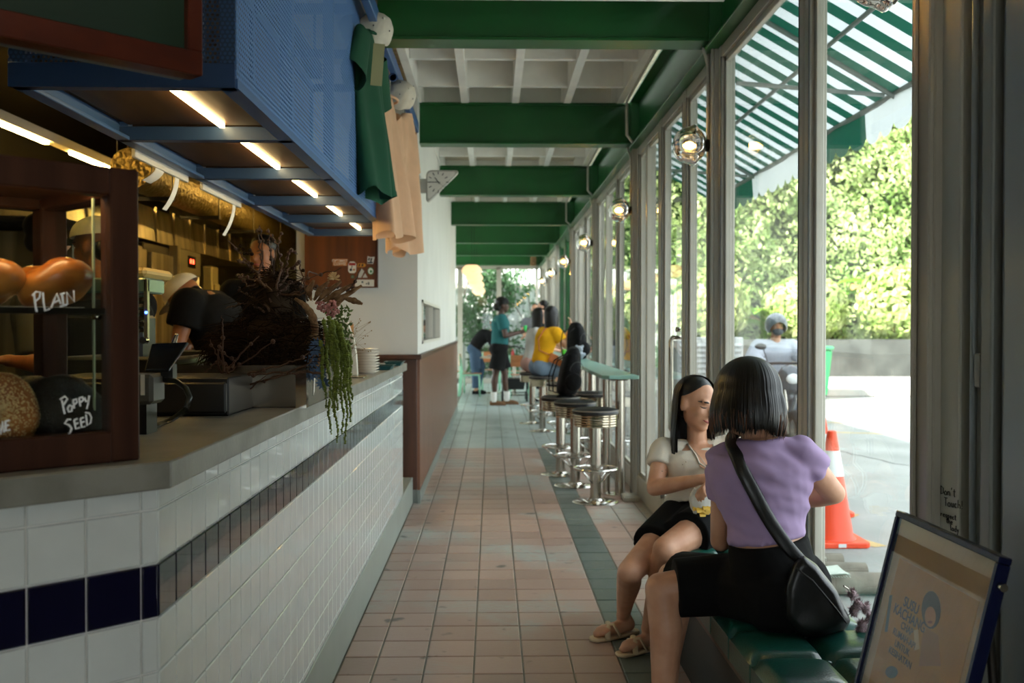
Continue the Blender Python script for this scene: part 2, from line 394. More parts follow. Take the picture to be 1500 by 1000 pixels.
# white partition with a pass window
mb = MB().box(-.65, -.57, 7.7, 8.15, 0, 3.36).box(-.65, -.57, 10.9, 15.9, 0, 3.36).box(-.65, -.57, 8.15, 10.9, 0, 1.21).box(-.65, -.57, 8.15, 10.9, 1.57, 3.36)
mb.box(-1.5, -.65, 7.7, 7.8, 0, 3.36).box(-1.5, -1.42, 7.8, 13.4, 0, 3.36)
wp = struct('wall_partition', mb, m_white, label='white plastered partition between kitchen and aisle', loc=(-.57, 7.7, 0))
wn = thing('window_1', 'small pass window in the white partition', None, (-.6, 9.5, 1.21), kind='structure')
fr = MB().box(-.66, -.56, 8.15, 8.19, 1.21, 1.57).box(-.66, -.56, 10.86, 10.9, 1.21, 1.57).box(-.66, -.56, 8.15, 10.9, 1.21, 1.235).box(-.66, -.56, 8.15, 10.9, 1.545, 1.57).box(-.66, -.575, 9.7, 9.74, 1.21, 1.57)
obj('window_frame', fr, mat('cream_frame', '#cfc9bb', rough=.5), wn)
obj('pane', MB().box(-.615, -.609, 8.19, 10.86, 1.235, 1.545), m_glass, wn)
# wood wainscot
m_wain = woodmat('wainscot_wood', '#6b4532', '#7d5440', rough=.3, scale=5)
m_wdark = woodmat('dark_wood', '#3c2012', '#4f2c1a', rough=.35, scale=5)
wsc = thing('trim_1', 'brown wooden wainscot along the white partition', None, (-.57, 7.6, 0), kind='structure')
pl = MB()
for i in range(60):
    y = 7.62 + i * .14; pl.box(-.57, -.548, y + .005, y + .135, .1, 1.1)
o = obj('plank_boards', pl, m_wain, wsc); o['kind'] = 'stuff'
obj('cap_rail', MB().box(-.60, -.535, 7.58, 16.02, 1.1, 1.135).box(-1.05, -.535, 7.58, 7.7, 1.1, 1.135), m_wdark, wsc, bev=.003)
obj('end_panel', MB().box(-.95, -.572, 7.62, 7.66, .1, 1.1), m_wdark, wsc, bev=.003)
obj('skirting', MB().box(-.57, -.545, 7.6, 16.02, 0, .1).box(-.95, -.56, 7.61, 7.64, 0, .1), mat('skirt_grey', '#7b817a', rough=.4), wsc)
for z in (.40, .98):
    obj('hinge', MB().box(-.715, -.70, 7.612, 7.621, z - .045, z + .045).cyl((-.70, 7.612, z - .045), (-.70, 7.612, z + .045), .006), m_steel, wsc)

# ---------------------------------------------------------------- glass front on the right
wnum = [1]
def glazing(y0, y1, z1=2.77, kick=.17, st=.045, door=False, xm=None, mid=None, fm=None, x0=None):
    wnum[0] += 1; fm = fm or m_frame; x0 = XW if x0 is None else x0
    nm = 'door_%d' % wnum[0] if door else 'window_%d' % wnum[0]
    t = thing(nm, 'tall glass door in a grey metal frame with bar handle' if door else 'tall glass panel in grey metal frame of the shop front', None, (x0 + .04, (y0 + y1) / 2, 0), kind='structure')
    s2 = .028
    for a, b in ((y0, y0 + st), (y1 - st, y1)): obj('stile', MB().box(x0, x0 + .07, a, b, 0, z1), fm, t, bev=.004)
    obj('rail', MB().box(x0 + .005, x0 + .065, y0 + st, y1 - st, z1 - .06, z1), fm, t, bev=.003)
    obj('kick_rail', MB().box(x0 + .005, x0 + .065, y0 + st, y1 - st, 0, kick), fm, t, bev=.003)
    bd = MB()
    bd.box(x0 + .02, x0 + .05, y0 + st, y0 + st + s2, kick, z1 - .06).box(x0 + .02, x0 + .05, y1 - st - s2, y1 - st, kick, z1 - .06)
    bd.box(x0 + .02, x0 + .05, y0 + st, y1 - st, kick, kick + s2).box(x0 + .02, x0 + .05, y0 + st, y1 - st, z1 - .06 - s2, z1 - .06)
    obj('glazing_bead', bd, fm, t, bev=.003)
    g = MB()
    for a in (y0 + st + .001, y1 - st - .007): g.box(x0 - .001, x0 + .004, a, a + .006, kick, z1 - .06)
    obj('gasket', g, m_framed, t)
    ys = [y0 + st] + ([mid] if mid else []) + [y1 - st]
    if mid: obj('mullion', MB().box(x0, x0 + .07, mid - .03, mid + .03, kick, z1 - .06), fm, t, bev=.004)
    for a, b in zip(ys, ys[1:]): obj('pane', MB().box(x0 + .032, x0 + .038, a, b, kick, z1 - .06), m_glass, t)
    if door:
        h = MB().tube([(x0 + .01, y0 + .09, 1.28), (x0 - .05, y0 + .09, 1.28), (x0 - .06, y0 + .09, 1.26), (x0 - .06, y0 + .09, .72), (x0 - .05, y0 + .09, .70), (x0 + .01, y0 + .09, .70)], .014, 10)
        h.cyl((x0 - .002, y0 + .09, 1.33), (x0 - .03, y0 + .09, 1.33), .016)
        obj('bar_handle', h, m_steel, t, smooth=True)
    return t
SEG = [(2.66, 3.68), (3.70, 5.08), (5.22, 5.98), (6.86, 7.92), (8.08, 9.24), (9.26, 10.99), (11.15, 12.4), (12.42, 14.1), (18.1, 20.1), (20.3, 23.1)]
for a, b in SEG: glazing(a, b, mid=(7.45 if a == 6.86 else 10.1 if a == 9.26 else 13.2 if a == 12.42 else 19.1 if a == 18.1 else 21.7 if a == 20.3 else None))
glazing(6.0, 6.84, door=True)
for a, b in ((14.35, 15.6), (15.7, 16.9), (17.0, 17.95)): glazing(a, b, fm=m_green)
tn = 1
for y in [2.6, 5.15] + BEAM_Y[1:]:
    tn += 1
    mb = MB().box(XW - .02, XW + .09, y - .055, y + .055, 0, 2.77).box(XW - .035, XW - .02, y - .055, y - .04, 0, 2.77).box(XW - .035, XW - .02, y + .04, y + .055, 0, 2.77)
    struct('trim_%d' % tn, mb, m_frame, bev=.004, label='grey metal post of the glass front')
# folded metal shutter profiles at the near end of the glass front
tn += 1
sh = thing('trim_%d' % tn, 'stack of grey metal jamb profiles at the end of the glass front', None, (XW, 2.3, 0), kind='structure')
m_pan = mat('panel_grey', '#b4b7ad', rough=.5, metal=.1, var=.05, vs=5, stretch=(1, 1, .1)); m_pan2 = mat('panel_dark_grey', '#858b88', rough=.5, metal=.2); m_pan3 = mat('panel_blue_grey', '#8d979b', rough=.45, metal=.3)
for y0, y1, xx, m in ((2.445, 2.55, 1.16, m_pan), (2.355, 2.44, 1.20, m_pan2), (2.285, 2.35, 1.17, m_pan), (2.23, 2.28, 1.13, m_pan2), (2.17, 2.225, 1.15, m_pan3), (2.0, 2.16, 1.12, m_pan3), (1.5, 1.99, 1.17, m_pan)):
    obj('jamb_profile', MB().box(xx, 1.26, y0, y1, 0, 2.77), m, sh, bev=.006, seg=2)
obj('jamb_edge', MB().cyl((1.15, 2.352, 0), (1.15, 2.352, 2.77), .008), m_pan3, sh, smooth=True)
obj('latch', MB().box(1.14, 1.17, 2.30, 2.33, 1.2, 1.28), m_pan2, sh, bev=.003)
# small metal floor box at the post
tag(obj('floor_box', MB().box(1.02, 1.14, 7.62, 7.82, 0, .035).box(1.03, 1.13, 7.64, 7.80, .035, .042), m_frame, bev=.004), 'small grey metal floor box by the window post', 'floor box')
# end glazing of the dining corner
XE = [-3.2, -1.9, -.76, .18, 1.13]
for a, b in zip(XE, XE[1:]):
    wnum[0] += 1
    t = thing('window_%d' % wnum[0], 'tall end window looking at climbing plants', None, ((a + b) / 2, 24.1, 0), kind='structure')
    for q0, q1 in ((a, a + .06), (b - .06, b)): obj('stile', MB().box(q0, q1, 24.06, 24.16, 0, 2.8), m_frame, t)
    obj('rail', MB().box(a, b, 24.06, 24.16, 2.76, 2.84), m_frame, t); obj('kick_rail', MB().box(a, b, 24.06, 24.16, 0, .12), m_frame, t)
    obj('pane', MB().box(a + .06, b - .06, 24.1, 24.106, .12, 2.76), m_glass, t)
struct('wall_end', MB().box(-3.3, 1.26, 24.05, 24.2, 2.84, 3.36), m_green, label='green strip above the end windows')
# tiny speaker on the end beam
spk = thing('wall_speaker', 'small brown wall speaker under the end beam', 'speaker', (.965, 23.0, 2.77))
obj('cabinet', MB().box(.90, 1.03, 22.94, 23.06, 2.77, 2.98), mat('speaker_brown', '#8a6a45', rough=.5), spk, bev=.006)
for z, r in ((2.83, .04), (2.92, .025)): obj('driver', MB().lathe([(0, .012), (r * .4, .010), (r, 0), (r + .006, -.004), (r + .006, .004), (0, .004)], (.965, 22.938, z), 18, (0, 1, 0)), m_black, spk)
# ================================================================ COUNTER
m_tile = mat('white_glazed_tile', '#d6dad6', rough=.14, coat=.5, bump=.10, bs=9, var=.03, vs=12)
m_navy = mat('navy_glazed_tile', '#0f0f28', rough=.10, coat=.6, bump=.14, bs=9)
m_tg = mat('tile_grout', '#e6e5df', rough=.85)
m_conc = mat('concrete_top', '#8f8d84', rough=.30, col2='#77756b', vs=9, bump=.05, bs=80, detail=5)
m_plinth = mat('plinth_grey_green', '#8f968e', rough=.35, var=.06)
S2 = math.sqrt(.5); EV = V((-S2, -S2, 0)); NV = V((-S2, S2, 0))   # along the slanted front, into the counter
CC = V((XC, 1.818, 0)); YE = 6.8; TP = .0985
def cpt(s, d, z): return V((CC.x, CC.y, z)) + EV * s + NV * d
cnt = thing('service_counter', 'long service counter clad in white square tiles with a navy tile band', 'counter', (XC - .3, 4.2, 0))
core = MB()
poly = [(XC - .006, CC.y), (XC - .006, YE - .006), (-1.28, YE - .006), (-1.28, CC.y + .1), (-2.1, 1.1), tuple((CC + EV * 1.3 + NV * .006)[:2]), tuple((CC + NV * .006)[:2])]
core.prism(poly, (0, 0, .2), (1, 0, 0), (0, 1, 0), (0, 0, .85)); obj('body', core, m_tg, cnt)
poly2 = [(XC + .005, CC.y + .01), (XC + .005, YE + .8), (-1.2, YE + .8), (-1.2, CC.y + .1), (-2.0, 1.1), tuple((CC + EV * 1.3 - NV * .006)[:2])]
obj('plinth', MB().prism(poly2, (0, 0, 0), (1, 0, 0), (0, 1, 0), (0, 0, .2)), m_plinth, cnt, bev=.003)
ov = .028
a = CC - NV * ov; b = V((XC + ov, 0, 0)); ccx = XC + ov; t_ = (ccx - a.x) / EV.x; cy = a.y + EV.y * t_
top = [(ccx, cy), (ccx, YE + .02), (-1.3, YE + .02), (-1.3, CC.y + .12), (-2.2, 1.0), tuple((CC + EV * 1.4 - NV * ov)[:2])]
obj('worktop', MB().prism(top, (0, 0, 1.05), (1, 0, 0), (0, 1, 0), (0, 0, .05)), m_conc, cnt, bev=.003)
rows = [(1.01, 1.05)] + [(1.01 - (i + 1) * TP, 1.01 - i * TP) for i in range(8)] + [(.2, 1.01 - 8 * TP)]
g = .0019
def tile_at(mb, o, u, n, w, h):          # slab on a wall: o lower corner, u along, n outward
    def ring(e, d): return [V(o) + V(u) * x + V((0, 0, z)) + V(n) * d for x, z in ((g + e, g + e), (w - g - e, g + e), (w - g - e, h - g - e), (g + e, h - g - e))]
    mb.loft([ring(0, -.005), ring(0, -.001), ring(.0022, .001)])
tc = {}; restw, restn = MB(), MB()
def put_tile(o, u, n, w, h, navy, indiv):
    if not indiv: tile_at(restn if navy else restw, o, u, n, w, h); return
    key = (round(w, 4), round(h, 4), navy, round(u[0], 2))
    if key not in tc:
        t = MB(); tile_at(t, (0, 0, 0), u, n, w, h); me = t.mesh('wall_tile'); me.materials.append(m_navy if navy else m_tile); tc[key] = me
    ob = bpy.data.objects.new('wall_tile', tc[key]); COL.objects.link(ob); ob.parent = cnt; ob.location = V(o) - WORLD[cnt.name]
for ri, (z0, z1) in enumerate(rows):
    navy = ri == 2
    y = CC.y
    for k in range(51):
        w_ = min(TP, YE - y)
        if w_ < .02: break
        put_tile((XC, y, z0), (0, 1, 0), (1, 0, 0), w_, z1 - z0, navy, k < 26); y += w_
    s = 0
    for k in range(13):
        w_ = .032 if k == 0 else TP; s += w_
        put_tile(tuple(cpt(s, 0, z0)), tuple(-EV), tuple(-NV), w_, z1 - z0, navy, k < 5)
for mb, m, nm in ((restw, m_tile, 'white_tiles'), (restn, m_navy, 'navy_tiles')):
    o = obj(nm, mb, m, cnt); o['kind'] = 'stuff'

# ================================================================ BAGEL CASE
m_case = woodmat('case_wood', '#472a1c', '#341c12', rough=.5, scale=7)
m_case.node_tree.nodes['Principled BSDF'].inputs['Specular IOR Level'].default_value = .2
m_cglass = glassmat('case_glass', tint=(.93, .95, .93))
KC = V((-.639, 1.822, 1.1002))
def kp(s, d, z): return V((KC.x, KC.y, 1.1002 + z)) + EV * s + NV * d
def kbox(mb, s0, s1, d0, d1, z0, z1): return mb.obox(kp((s0 + s1) / 2, (d0 + d1) / 2, (z0 + z1) / 2), EV * (abs(s1 - s0) / 2), NV * (abs(d1 - d0) / 2), (0, 0, abs(z1 - z0) / 2))
KW, KD, KH, KT = .62, .36, .525, .052
case = thing('bagel_case', 'dark wooden glass display case on the counter corner', 'display case', kp(KW / 2, KD / 2, 0))
for s in (0, KW - KT):
    for d in (0, KD - .045): obj('post', kbox(MB(), s, s + KT, d, d + .045, .0, KH), m_case, case, bev=.003)
for d in (0, KD - .045):
    obj('rail', kbox(MB(), KT, KW - KT, d, d + .045, 0, .055), m_case, case, bev=.003); obj('rail', kbox(MB(), KT, KW - KT, d, d + .045, KH - .05, KH), m_case, case, bev=.003)
for s in (0, KW - KT):
    obj('side_rail', kbox(MB(), s, s + KT, .045, KD - .045, 0, .055), m_case, case, bev=.003); obj('side_rail', kbox(MB(), s, s + KT, .045, KD - .045, KH - .05, KH), m_case, case, bev=.003)
obj('roof_panel', kbox(MB(), .01, KW - .01, .01, KD - .01, KH - .03, KH - .01), m_case, case)
obj('base_panel', kbox(MB(), .01, KW - .01, .01, KD - .01, .02, .045), m_case, case)
m_cshelf = glassmat('shelf_glass', tint=(.6, .72, .66))
obj('pane', kbox(MB(), KT, KW - KT, .018, .022, .05, KH - .045), m_cglass, case)
for s in (.02, KW - .024): obj('pane', kbox(MB(), s, s + .004, .045, KD - .045, .05, KH - .045), m_cglass, case)
ZS = .268
obj('glass_shelf', kbox(MB(), KT + .005, KW - KT - .005, .03, KD - .05, ZS, ZS + .006), m_cshelf, case)
obj('shelf_edge', kbox(MB(), KT, KW - KT, .026, .034, ZS - .004, ZS + .007), mat('shelf_edge', '#1d1a14', rough=.3), case)
for s in (KT + .01, KW - KT - .01):
    obj('shelf_pin', MB().cyl(kp(s, .03, ZS - .008), kp(s, .06, ZS - .008), .006), m_steel, case, smooth=True)
obj('glass_edge', kbox(MB(), .055, .058, .06, .066, .06, KH - .05), mat('glass_edge', '#a9b79a', rough=.2), case)
obj('case_fill', kbox(MB(), KT + .02, KW - KT - .02, .05, .07, KH - .037, KH - .032), mat('case_fill', '#ffe9c0', emit='#ffd898', es=9), case)  # hidden glowing strip added to light the bagels
# bagels
m_crust = mat('bagel_crust', '#8f4a15', rough=.33, coat=.2, col2='#c47f38', vs=14, bump=.25, bs=70, bdist=.002)
m_poppy = mat('poppy_crust', '#16120f', rough=.6, col2='#2b211a', vs=260, bump=.8, bs=420, bdist=.002)
m_sesc = mat('sesame_crust', '#8a4f22', rough=.5, col2='#b9763a', vs=20)
m_seed = mat('sesame_seed', '#e0c08a', rough=.45, island=.2)
m_poppyseed = mat('poppy_seed', '#141318', rough=.4)
def bagel(name, label, ctr, up, R, r, m, sq=.86, seeds=0, seedm=None):
    """torus with a tight hole; up = axis of the ring"""
    up = V(up).normalized(); u, w_ = frame_of(up); mb = MB(); n, k = 44, 20; ctr = V(ctr)
    def pt(a, b, e=0):
        rr = r * (1 + .05 * math.sin(3 * a + 1) + .03 * math.sin(5 * a)) + e
        q = R + rr * math.cos(b); h = rr * sq * math.sin(b)
        if b < 0 or b > PI: h *= .72
        return ctr + (u * math.cos(a) + w_ * math.sin(a)) * q + up * h
    vs = [pt(2 * PI * i / n, 2 * PI * j / k - (2 * PI if 2 * PI * j / k > PI else 0)) for i in range(n) for j in range(k)]
    fs = [(i * k + j, ((i + 1) % n) * k + j, ((i + 1) % n) * k + (j + 1) % k, i * k + (j + 1) % k) for i in range(n) for j in range(k)]
    mb.add(vs, fs); t = thing(name, label, 'bagel', ctr, 'bagels in the display case')
    obj('crust', mb, m, t, smooth=True)
    if seeds:
        sb = MB(); rnd = random.Random(5)
        for _ in range(seeds):
            a = rnd.uniform(0, 2 * PI); b = rnd.uniform(-.35, PI + .2); p = pt(a, b, .0006); nrm = (p - (ctr + (u * math.cos(a) + w_ * math.sin(a)) * R)).normalized()
            x, y = frame_of(nrm); th = rnd.uniform(0, 6.3); d1 = x * math.cos(th) + y * math.sin(th); d2 = nrm.cross(d1); L = .0021
            sb.add([p + d1 * L, p + d2 * L * .55 + nrm * .0005, p - d1 * L, p - d2 * L * .55 + nrm * .0005, p + nrm * .0011], [(0, 1, 4), (1, 2, 4), (2, 3, 4), (3, 0, 4)])
        o = obj('seeds', sb, seedm or m_seed, t); o['kind'] = 'stuff'
    return t
def bcase(px, py, d): return PP(px, py, kp(0, d, 0), NV)
out_n = -NV
bagel('bagel', 'plain bagel leaning at the front of the upper shelf', bcase(84, 419, .095), NV * .42 + V((0, 0, .85)) + EV * .22, .028, .039, m_crust, .92)
bagel('bagel', 'plain bagel tucked behind the front one on the upper shelf', bcase(72, 416, .235), NV * .2 + V((0, 0, .9)), .036, .034, m_crust)
bagel('bagel', 'plain bagel at the far end of the upper shelf', bcase(-22, 422, .095), NV * .3 + V((0, 0, .9)) + EV * .3, .030, .039, m_crust, .95)
bagel('bagel', 'sesame bagel covered in pale seeds on the case floor', bcase(-2, 602, .085), out_n * .96 + V((0, 0, .25)), .035, .032, m_sesc, .9, 1900)
bagel('bagel', 'black poppy seed bagel lying on the case floor', bcase(100, 599, .11), out_n * .62 + V((0, 0, .75)) + EV * -.2, .038, .036, m_poppy, 1.0, 2600, m_poppyseed)
bagel('bagel', 'black poppy seed bagel behind the sesame bagel', bcase(48, 597, .215), out_n * .6 + V((0, 0, .8)), .038, .036, m_poppy, 1.0, 900, m_poppyseed)
# paper tray under the plain bagels
tag(obj('paper_liner', kbox(MB(), .07, .50, .07, .27, ZS + .0065, ZS + .009), mat('paper', '#d8d2c4', rough=.8)), 'white paper liner under the plain bagels', 'paper')
# handwriting on the glass: polylines in photo pixels, laid on the pane
m_chalk = mat('white_marker', '#ffffff', rough=.8)
def marks(name, label, strokes, d, r, par, m=None):
    mb = MB(); o = kp(0, d, 0)
    for st in strokes: mb.tube([PP(x, y, o, NV) for x, y in st], r, 6)
    return obj(name, mb, m or m_chalk, par, smooth=True, label=label)
PLAIN = [[(50, 430), (52, 447), (54, 457)], [(47, 433), (53, 427), (59, 428), (58, 436), (52, 441)], [(63, 428), (64, 443), (66, 455), (73, 452)], [(75, 451), (80, 438), (83, 430), (89, 445)], [(77, 444), (86, 440)], [(88, 431), (95, 429)], [(91, 430), (93, 447)], [(88, 449), (98, 446)], [(99, 446), (98, 428), (109, 442), (108, 425)]]
POPPY = [[(91, 586), (93, 597), (95, 606)], [(88, 585), (95, 580), (99, 584), (93, 593)], [(102, 593), (99, 598), (101, 603), (105, 602), (106, 595), (102, 593)], [(107, 586), (109, 598)], [(107, 586), (112, 584), (113, 589), (109, 592)], [(116, 583), (118, 595)], [(116, 583), (121, 581), (122, 586), (118, 589)], [(124, 582), (126, 588), (130, 586)], [(131, 579), (129, 592), (127, 599)]]
SEED = [[(104, 614), (99, 614), (95, 620), (101, 622), (105, 627), (103, 634), (100, 635)], [(109, 615), (111, 628), (117, 626)], [(109, 615), (114, 613)], [(110, 621), (115, 619)], [(118, 613), (120, 626), (125, 624)], [(118, 613), (123, 611)], [(119, 619), (124, 617)], [(126, 607), (128, 623), (133, 619), (134, 611), (131, 605), (125, 604)]]
SESAME = [[(-6, 634), (-8, 618)], [(-6, 634), (-1, 622), (1, 636), (4, 617), (6, 633)], [(8, 617), (9, 631), (15, 629)], [(8, 617), (14, 615)], [(8, 624), (13, 622)]]
for nm, st in (('plain', PLAIN), ('poppy', POPPY), ('seed', SEED), ('sesame', SESAME)):
    marks('lettering', 'white handwritten word on the glass', st, .0162, .0018, case)

# ================================================================ BLUE OVERHEAD RACK
m_blue = mat('blue_paint', '#3f6190', rough=.4, var=.05)
m_blued = mat('blue_paint_dark', '#2f4a74', rough=.4)
m_rackwood = woodmat('rack_plywood', '#53341b', '#402711', rough=.5, axis=1, scale=5)
m_led = mat('led_strip', '#fff2d0', emit='#ffdf9a', es=7)
RX0, RX1, RY0, RY1, RZ0, RZ1 = -1.22, -.65, 2.55, 6.66, 1.95, 2.95
rk = thing('overhead_rack', 'blue perforated metal rack hanging above the counter', 'rack', ((RX0 + RX1) / 2, (RY0 + RY1) / 2, RZ0))
for x in (RX0, RX1 - .045):
    obj('bottom_rail', MB().box(x, x + .045, RY0, RY1, RZ0, RZ0 + .012).box(x + (.0 if x == RX0 else .033), x + (.012 if x == RX0 else .045), RY0, RY1, RZ0, RZ0 + .06), m_blue, rk, bev=.002)
    obj('top_rail', MB().box(x, x + .045, RY0, RY1, RZ1 - .05, RZ1), m_blue, rk, bev=.002)
YB = [2.57, 3.29, 4.13, 5.0, 5.82, 6.64]
for y in YB:
    obj('cross_bar', MB().box(RX0, RX1, y - .022, y + .022, RZ0, RZ0 + .045), m_blued, rk, bev=.002)
    obj('cross_bar', MB().box(RX0, RX1, y - .02, y + .02, RZ1 - .045, RZ1), m_blued, rk, bev=.002)
    for x in (RX0, RX1 - .04): obj('upright', MB().box(x, x + .04, y - .02, y + .02, RZ0, RZ1), m_blue, rk, bev=.002)
for y0, y1 in zip(YB, YB[1:]):
    obj('plywood_panel', MB().box(RX0 + .04, RX1 - .04, y0 + .02, y1 - .02, RZ0 + .05, RZ0 + .065), m_rackwood, rk)
    L = obj('led_strip', MB().box(-.877, -.863, y0 + .04, y1 - .04, RZ0 + .036, RZ0 + .05), m_led, rk)
obj('perforated_side', MB().box(RX1, RX1 + .003, RY0, RY1, RZ0 + .02, RZ1), perfmat('perforated_blue_lit', '#6089c0', .017, .0058, (1, 2)), rk)  # lit copy of the rack blue, light put into the colour
obj('perforated_front', MB().box(RX0, RX1, RY0 - .003, RY0, RZ0 + .06, RZ1), perfmat('perforated_blue_shaded', '#324a6c', .0125, .0042, (0, 2)), rk)  # shaded copy of the rack blue, its darkness stands for the unlit front
obj('front_skirt', MB().box(RX0, RX1, RY0 - .006, RY0, RZ0 - .002, RZ0 + .06), m_blued, rk, bev=.001)
obj('side_skirt', MB().box(RX1, RX1 + .006, RY0, RY1, RZ0 - .002, RZ0 + .022), m_blue, rk)
obj('back_board', MB().box(RX0 + .005, RX0 + .02, RY0 + .05, RY1, RZ0 + .06, RZ1), m_rackwood, rk)
for x in (RX0 + .1, RX1 - .1):
    for y in (RY0 + .3, RY1 - .3): obj('hanger_rod', MB().cyl((x, y, RZ1), (x, y, 3.36), .008), m_blued, rk)
# receipt holders on the kitchen side with paper slips
m_recw = mat('holder_white', '#d4d1c8', rough=.5)
for i, (y0, y1) in enumerate(((3.45, 4.05), (4.25, 4.9))):
    t = tag(obj('ticket_rail', MB().box(-1.235, -1.221, y0, y1, 1.925, 1.955), m_recw, bev=.002), 'white ticket rail fixed along the kitchen side of the blue rack', 'ticket rail', 'ticket rails')
for i, (y, wd, ln) in enumerate(((3.72, .09, .05), (3.92, .05, .13), (4.78, .05, .15))):
    mb = MB()
    mb.grid(lambda a, b: V((-1.226 - .05 * b * b, y + (a - .5) * wd, 1.93 - ln * b)), 4, 7)
    mb.grid(lambda a, b: V((-1.2275 - .05 * b * b, y + (a - .5) * wd, 1.93 - ln * b)), 4, 7)
    tag(obj('order_slip', mb, mat('receipt', '#e4e1d8', rough=.7), smooth=True), 'curled white paper slip hanging from a ticket rail', 'paper slip', 'order slips')

# ---------------------------------------------------------------- wooden menu board facing the queue
m_board = mat('board_green', '#15301f', rough=.55, var=.1)
m_sframe = woodmat('sign_wood', '#5a2412', '#4a1c0e', rough=.32, axis=0, scale=6, coat=.2)
SO = P(293, 113, 1.93)
def sp_(s, d, z): return SO + EV * s + NV * d + V((0, 0, z))
def sbox(s0, s1, d0, d1, z0, z1): return MB().obox(sp_((s0 + s1) / 2, (d0 + d1) / 2, (z0 + z1) / 2), EV * (abs(s1 - s0) / 2), NV * (abs(d1 - d0) / 2), (0, 0, abs(z1 - z0) / 2))
sg = thing('menu_board', 'dark green menu board in a reddish wooden frame above the display case', 'sign', sp_(.4, .02, 0))
obj('board', sbox(.02, .88, .004, .03, .03, .6), m_board, sg)
obj('frame_rail', sbox(0, .9, -.012, .035, 0, .045), m_sframe, sg, bev=.002); obj('frame_rail', sbox(0, .9, -.012, .035, .58, .625), m_sframe, sg, bev=.002)
obj('frame_stile', sbox(0, .03, -.012, .035, .045, .58), m_sframe, sg, bev=.002); obj('frame_stile', sbox(.87, .9, -.012, .035, .045, .58), m_sframe, sg, bev=.002)
obj('backing_tray', sbox(.01, .89, .036, .06, .002, .62), mat('tray_grey', '#6c7a80', rough=.4), sg)
for s in (.15, .75): obj('hanger_rod', MB().cyl(sp_(s, .03, .62), V((sp_(s, .03, 0).x, sp_(s, .03, 0).y, 3.36)), .006), m_blued, sg)

# ---------------------------------------------------------------- hanging rail with shirts and caps
hr = thing('merchandise_rail', 'blue steel rail carrying shirts and caps beside the rack', 'rail', (-.59, 6.2, 2.84))
obj('rail_bar', MB().box(-.60, -.56, 4.6, 7.7, 2.84, 2.92), m_blue, hr, bev=.003)
for y in (4.62, 5.6, 6.6): obj('bracket', MB().box(-.66, -.58, y, y + .04, 2.86, 2.9), m_blued, hr)
for y in (5.9, 7.0): obj('ring', MB().lathe([(.022 + .004 * math.cos(a), .004 * math.sin(a)) for a in [2 * PI * i / 8 for i in range(9)]], (-.58, y, 2.815), 16, (0, 1, 0)), m_blued, hr, smooth=True)
m_gtee = mat('green_cotton', '#08452b', rough=.9, var=.08, vs=8, bump=.3, bs=500, bdist=.001)
m_ptee = mat('peach_cotton', '#e3b892', rough=.9, var=.05, vs=8, bump=.3, bs=500, bdist=.001, trl=.25)
m_capw = mat('cap_cotton', '#cfc8b6', rough=.9, var=.06, vs=20, bump=.4, bs=300, bdist=.002)
m_hang = woodmat('hanger_wood', '#8a5b30', '#6f4622', rough=.4)
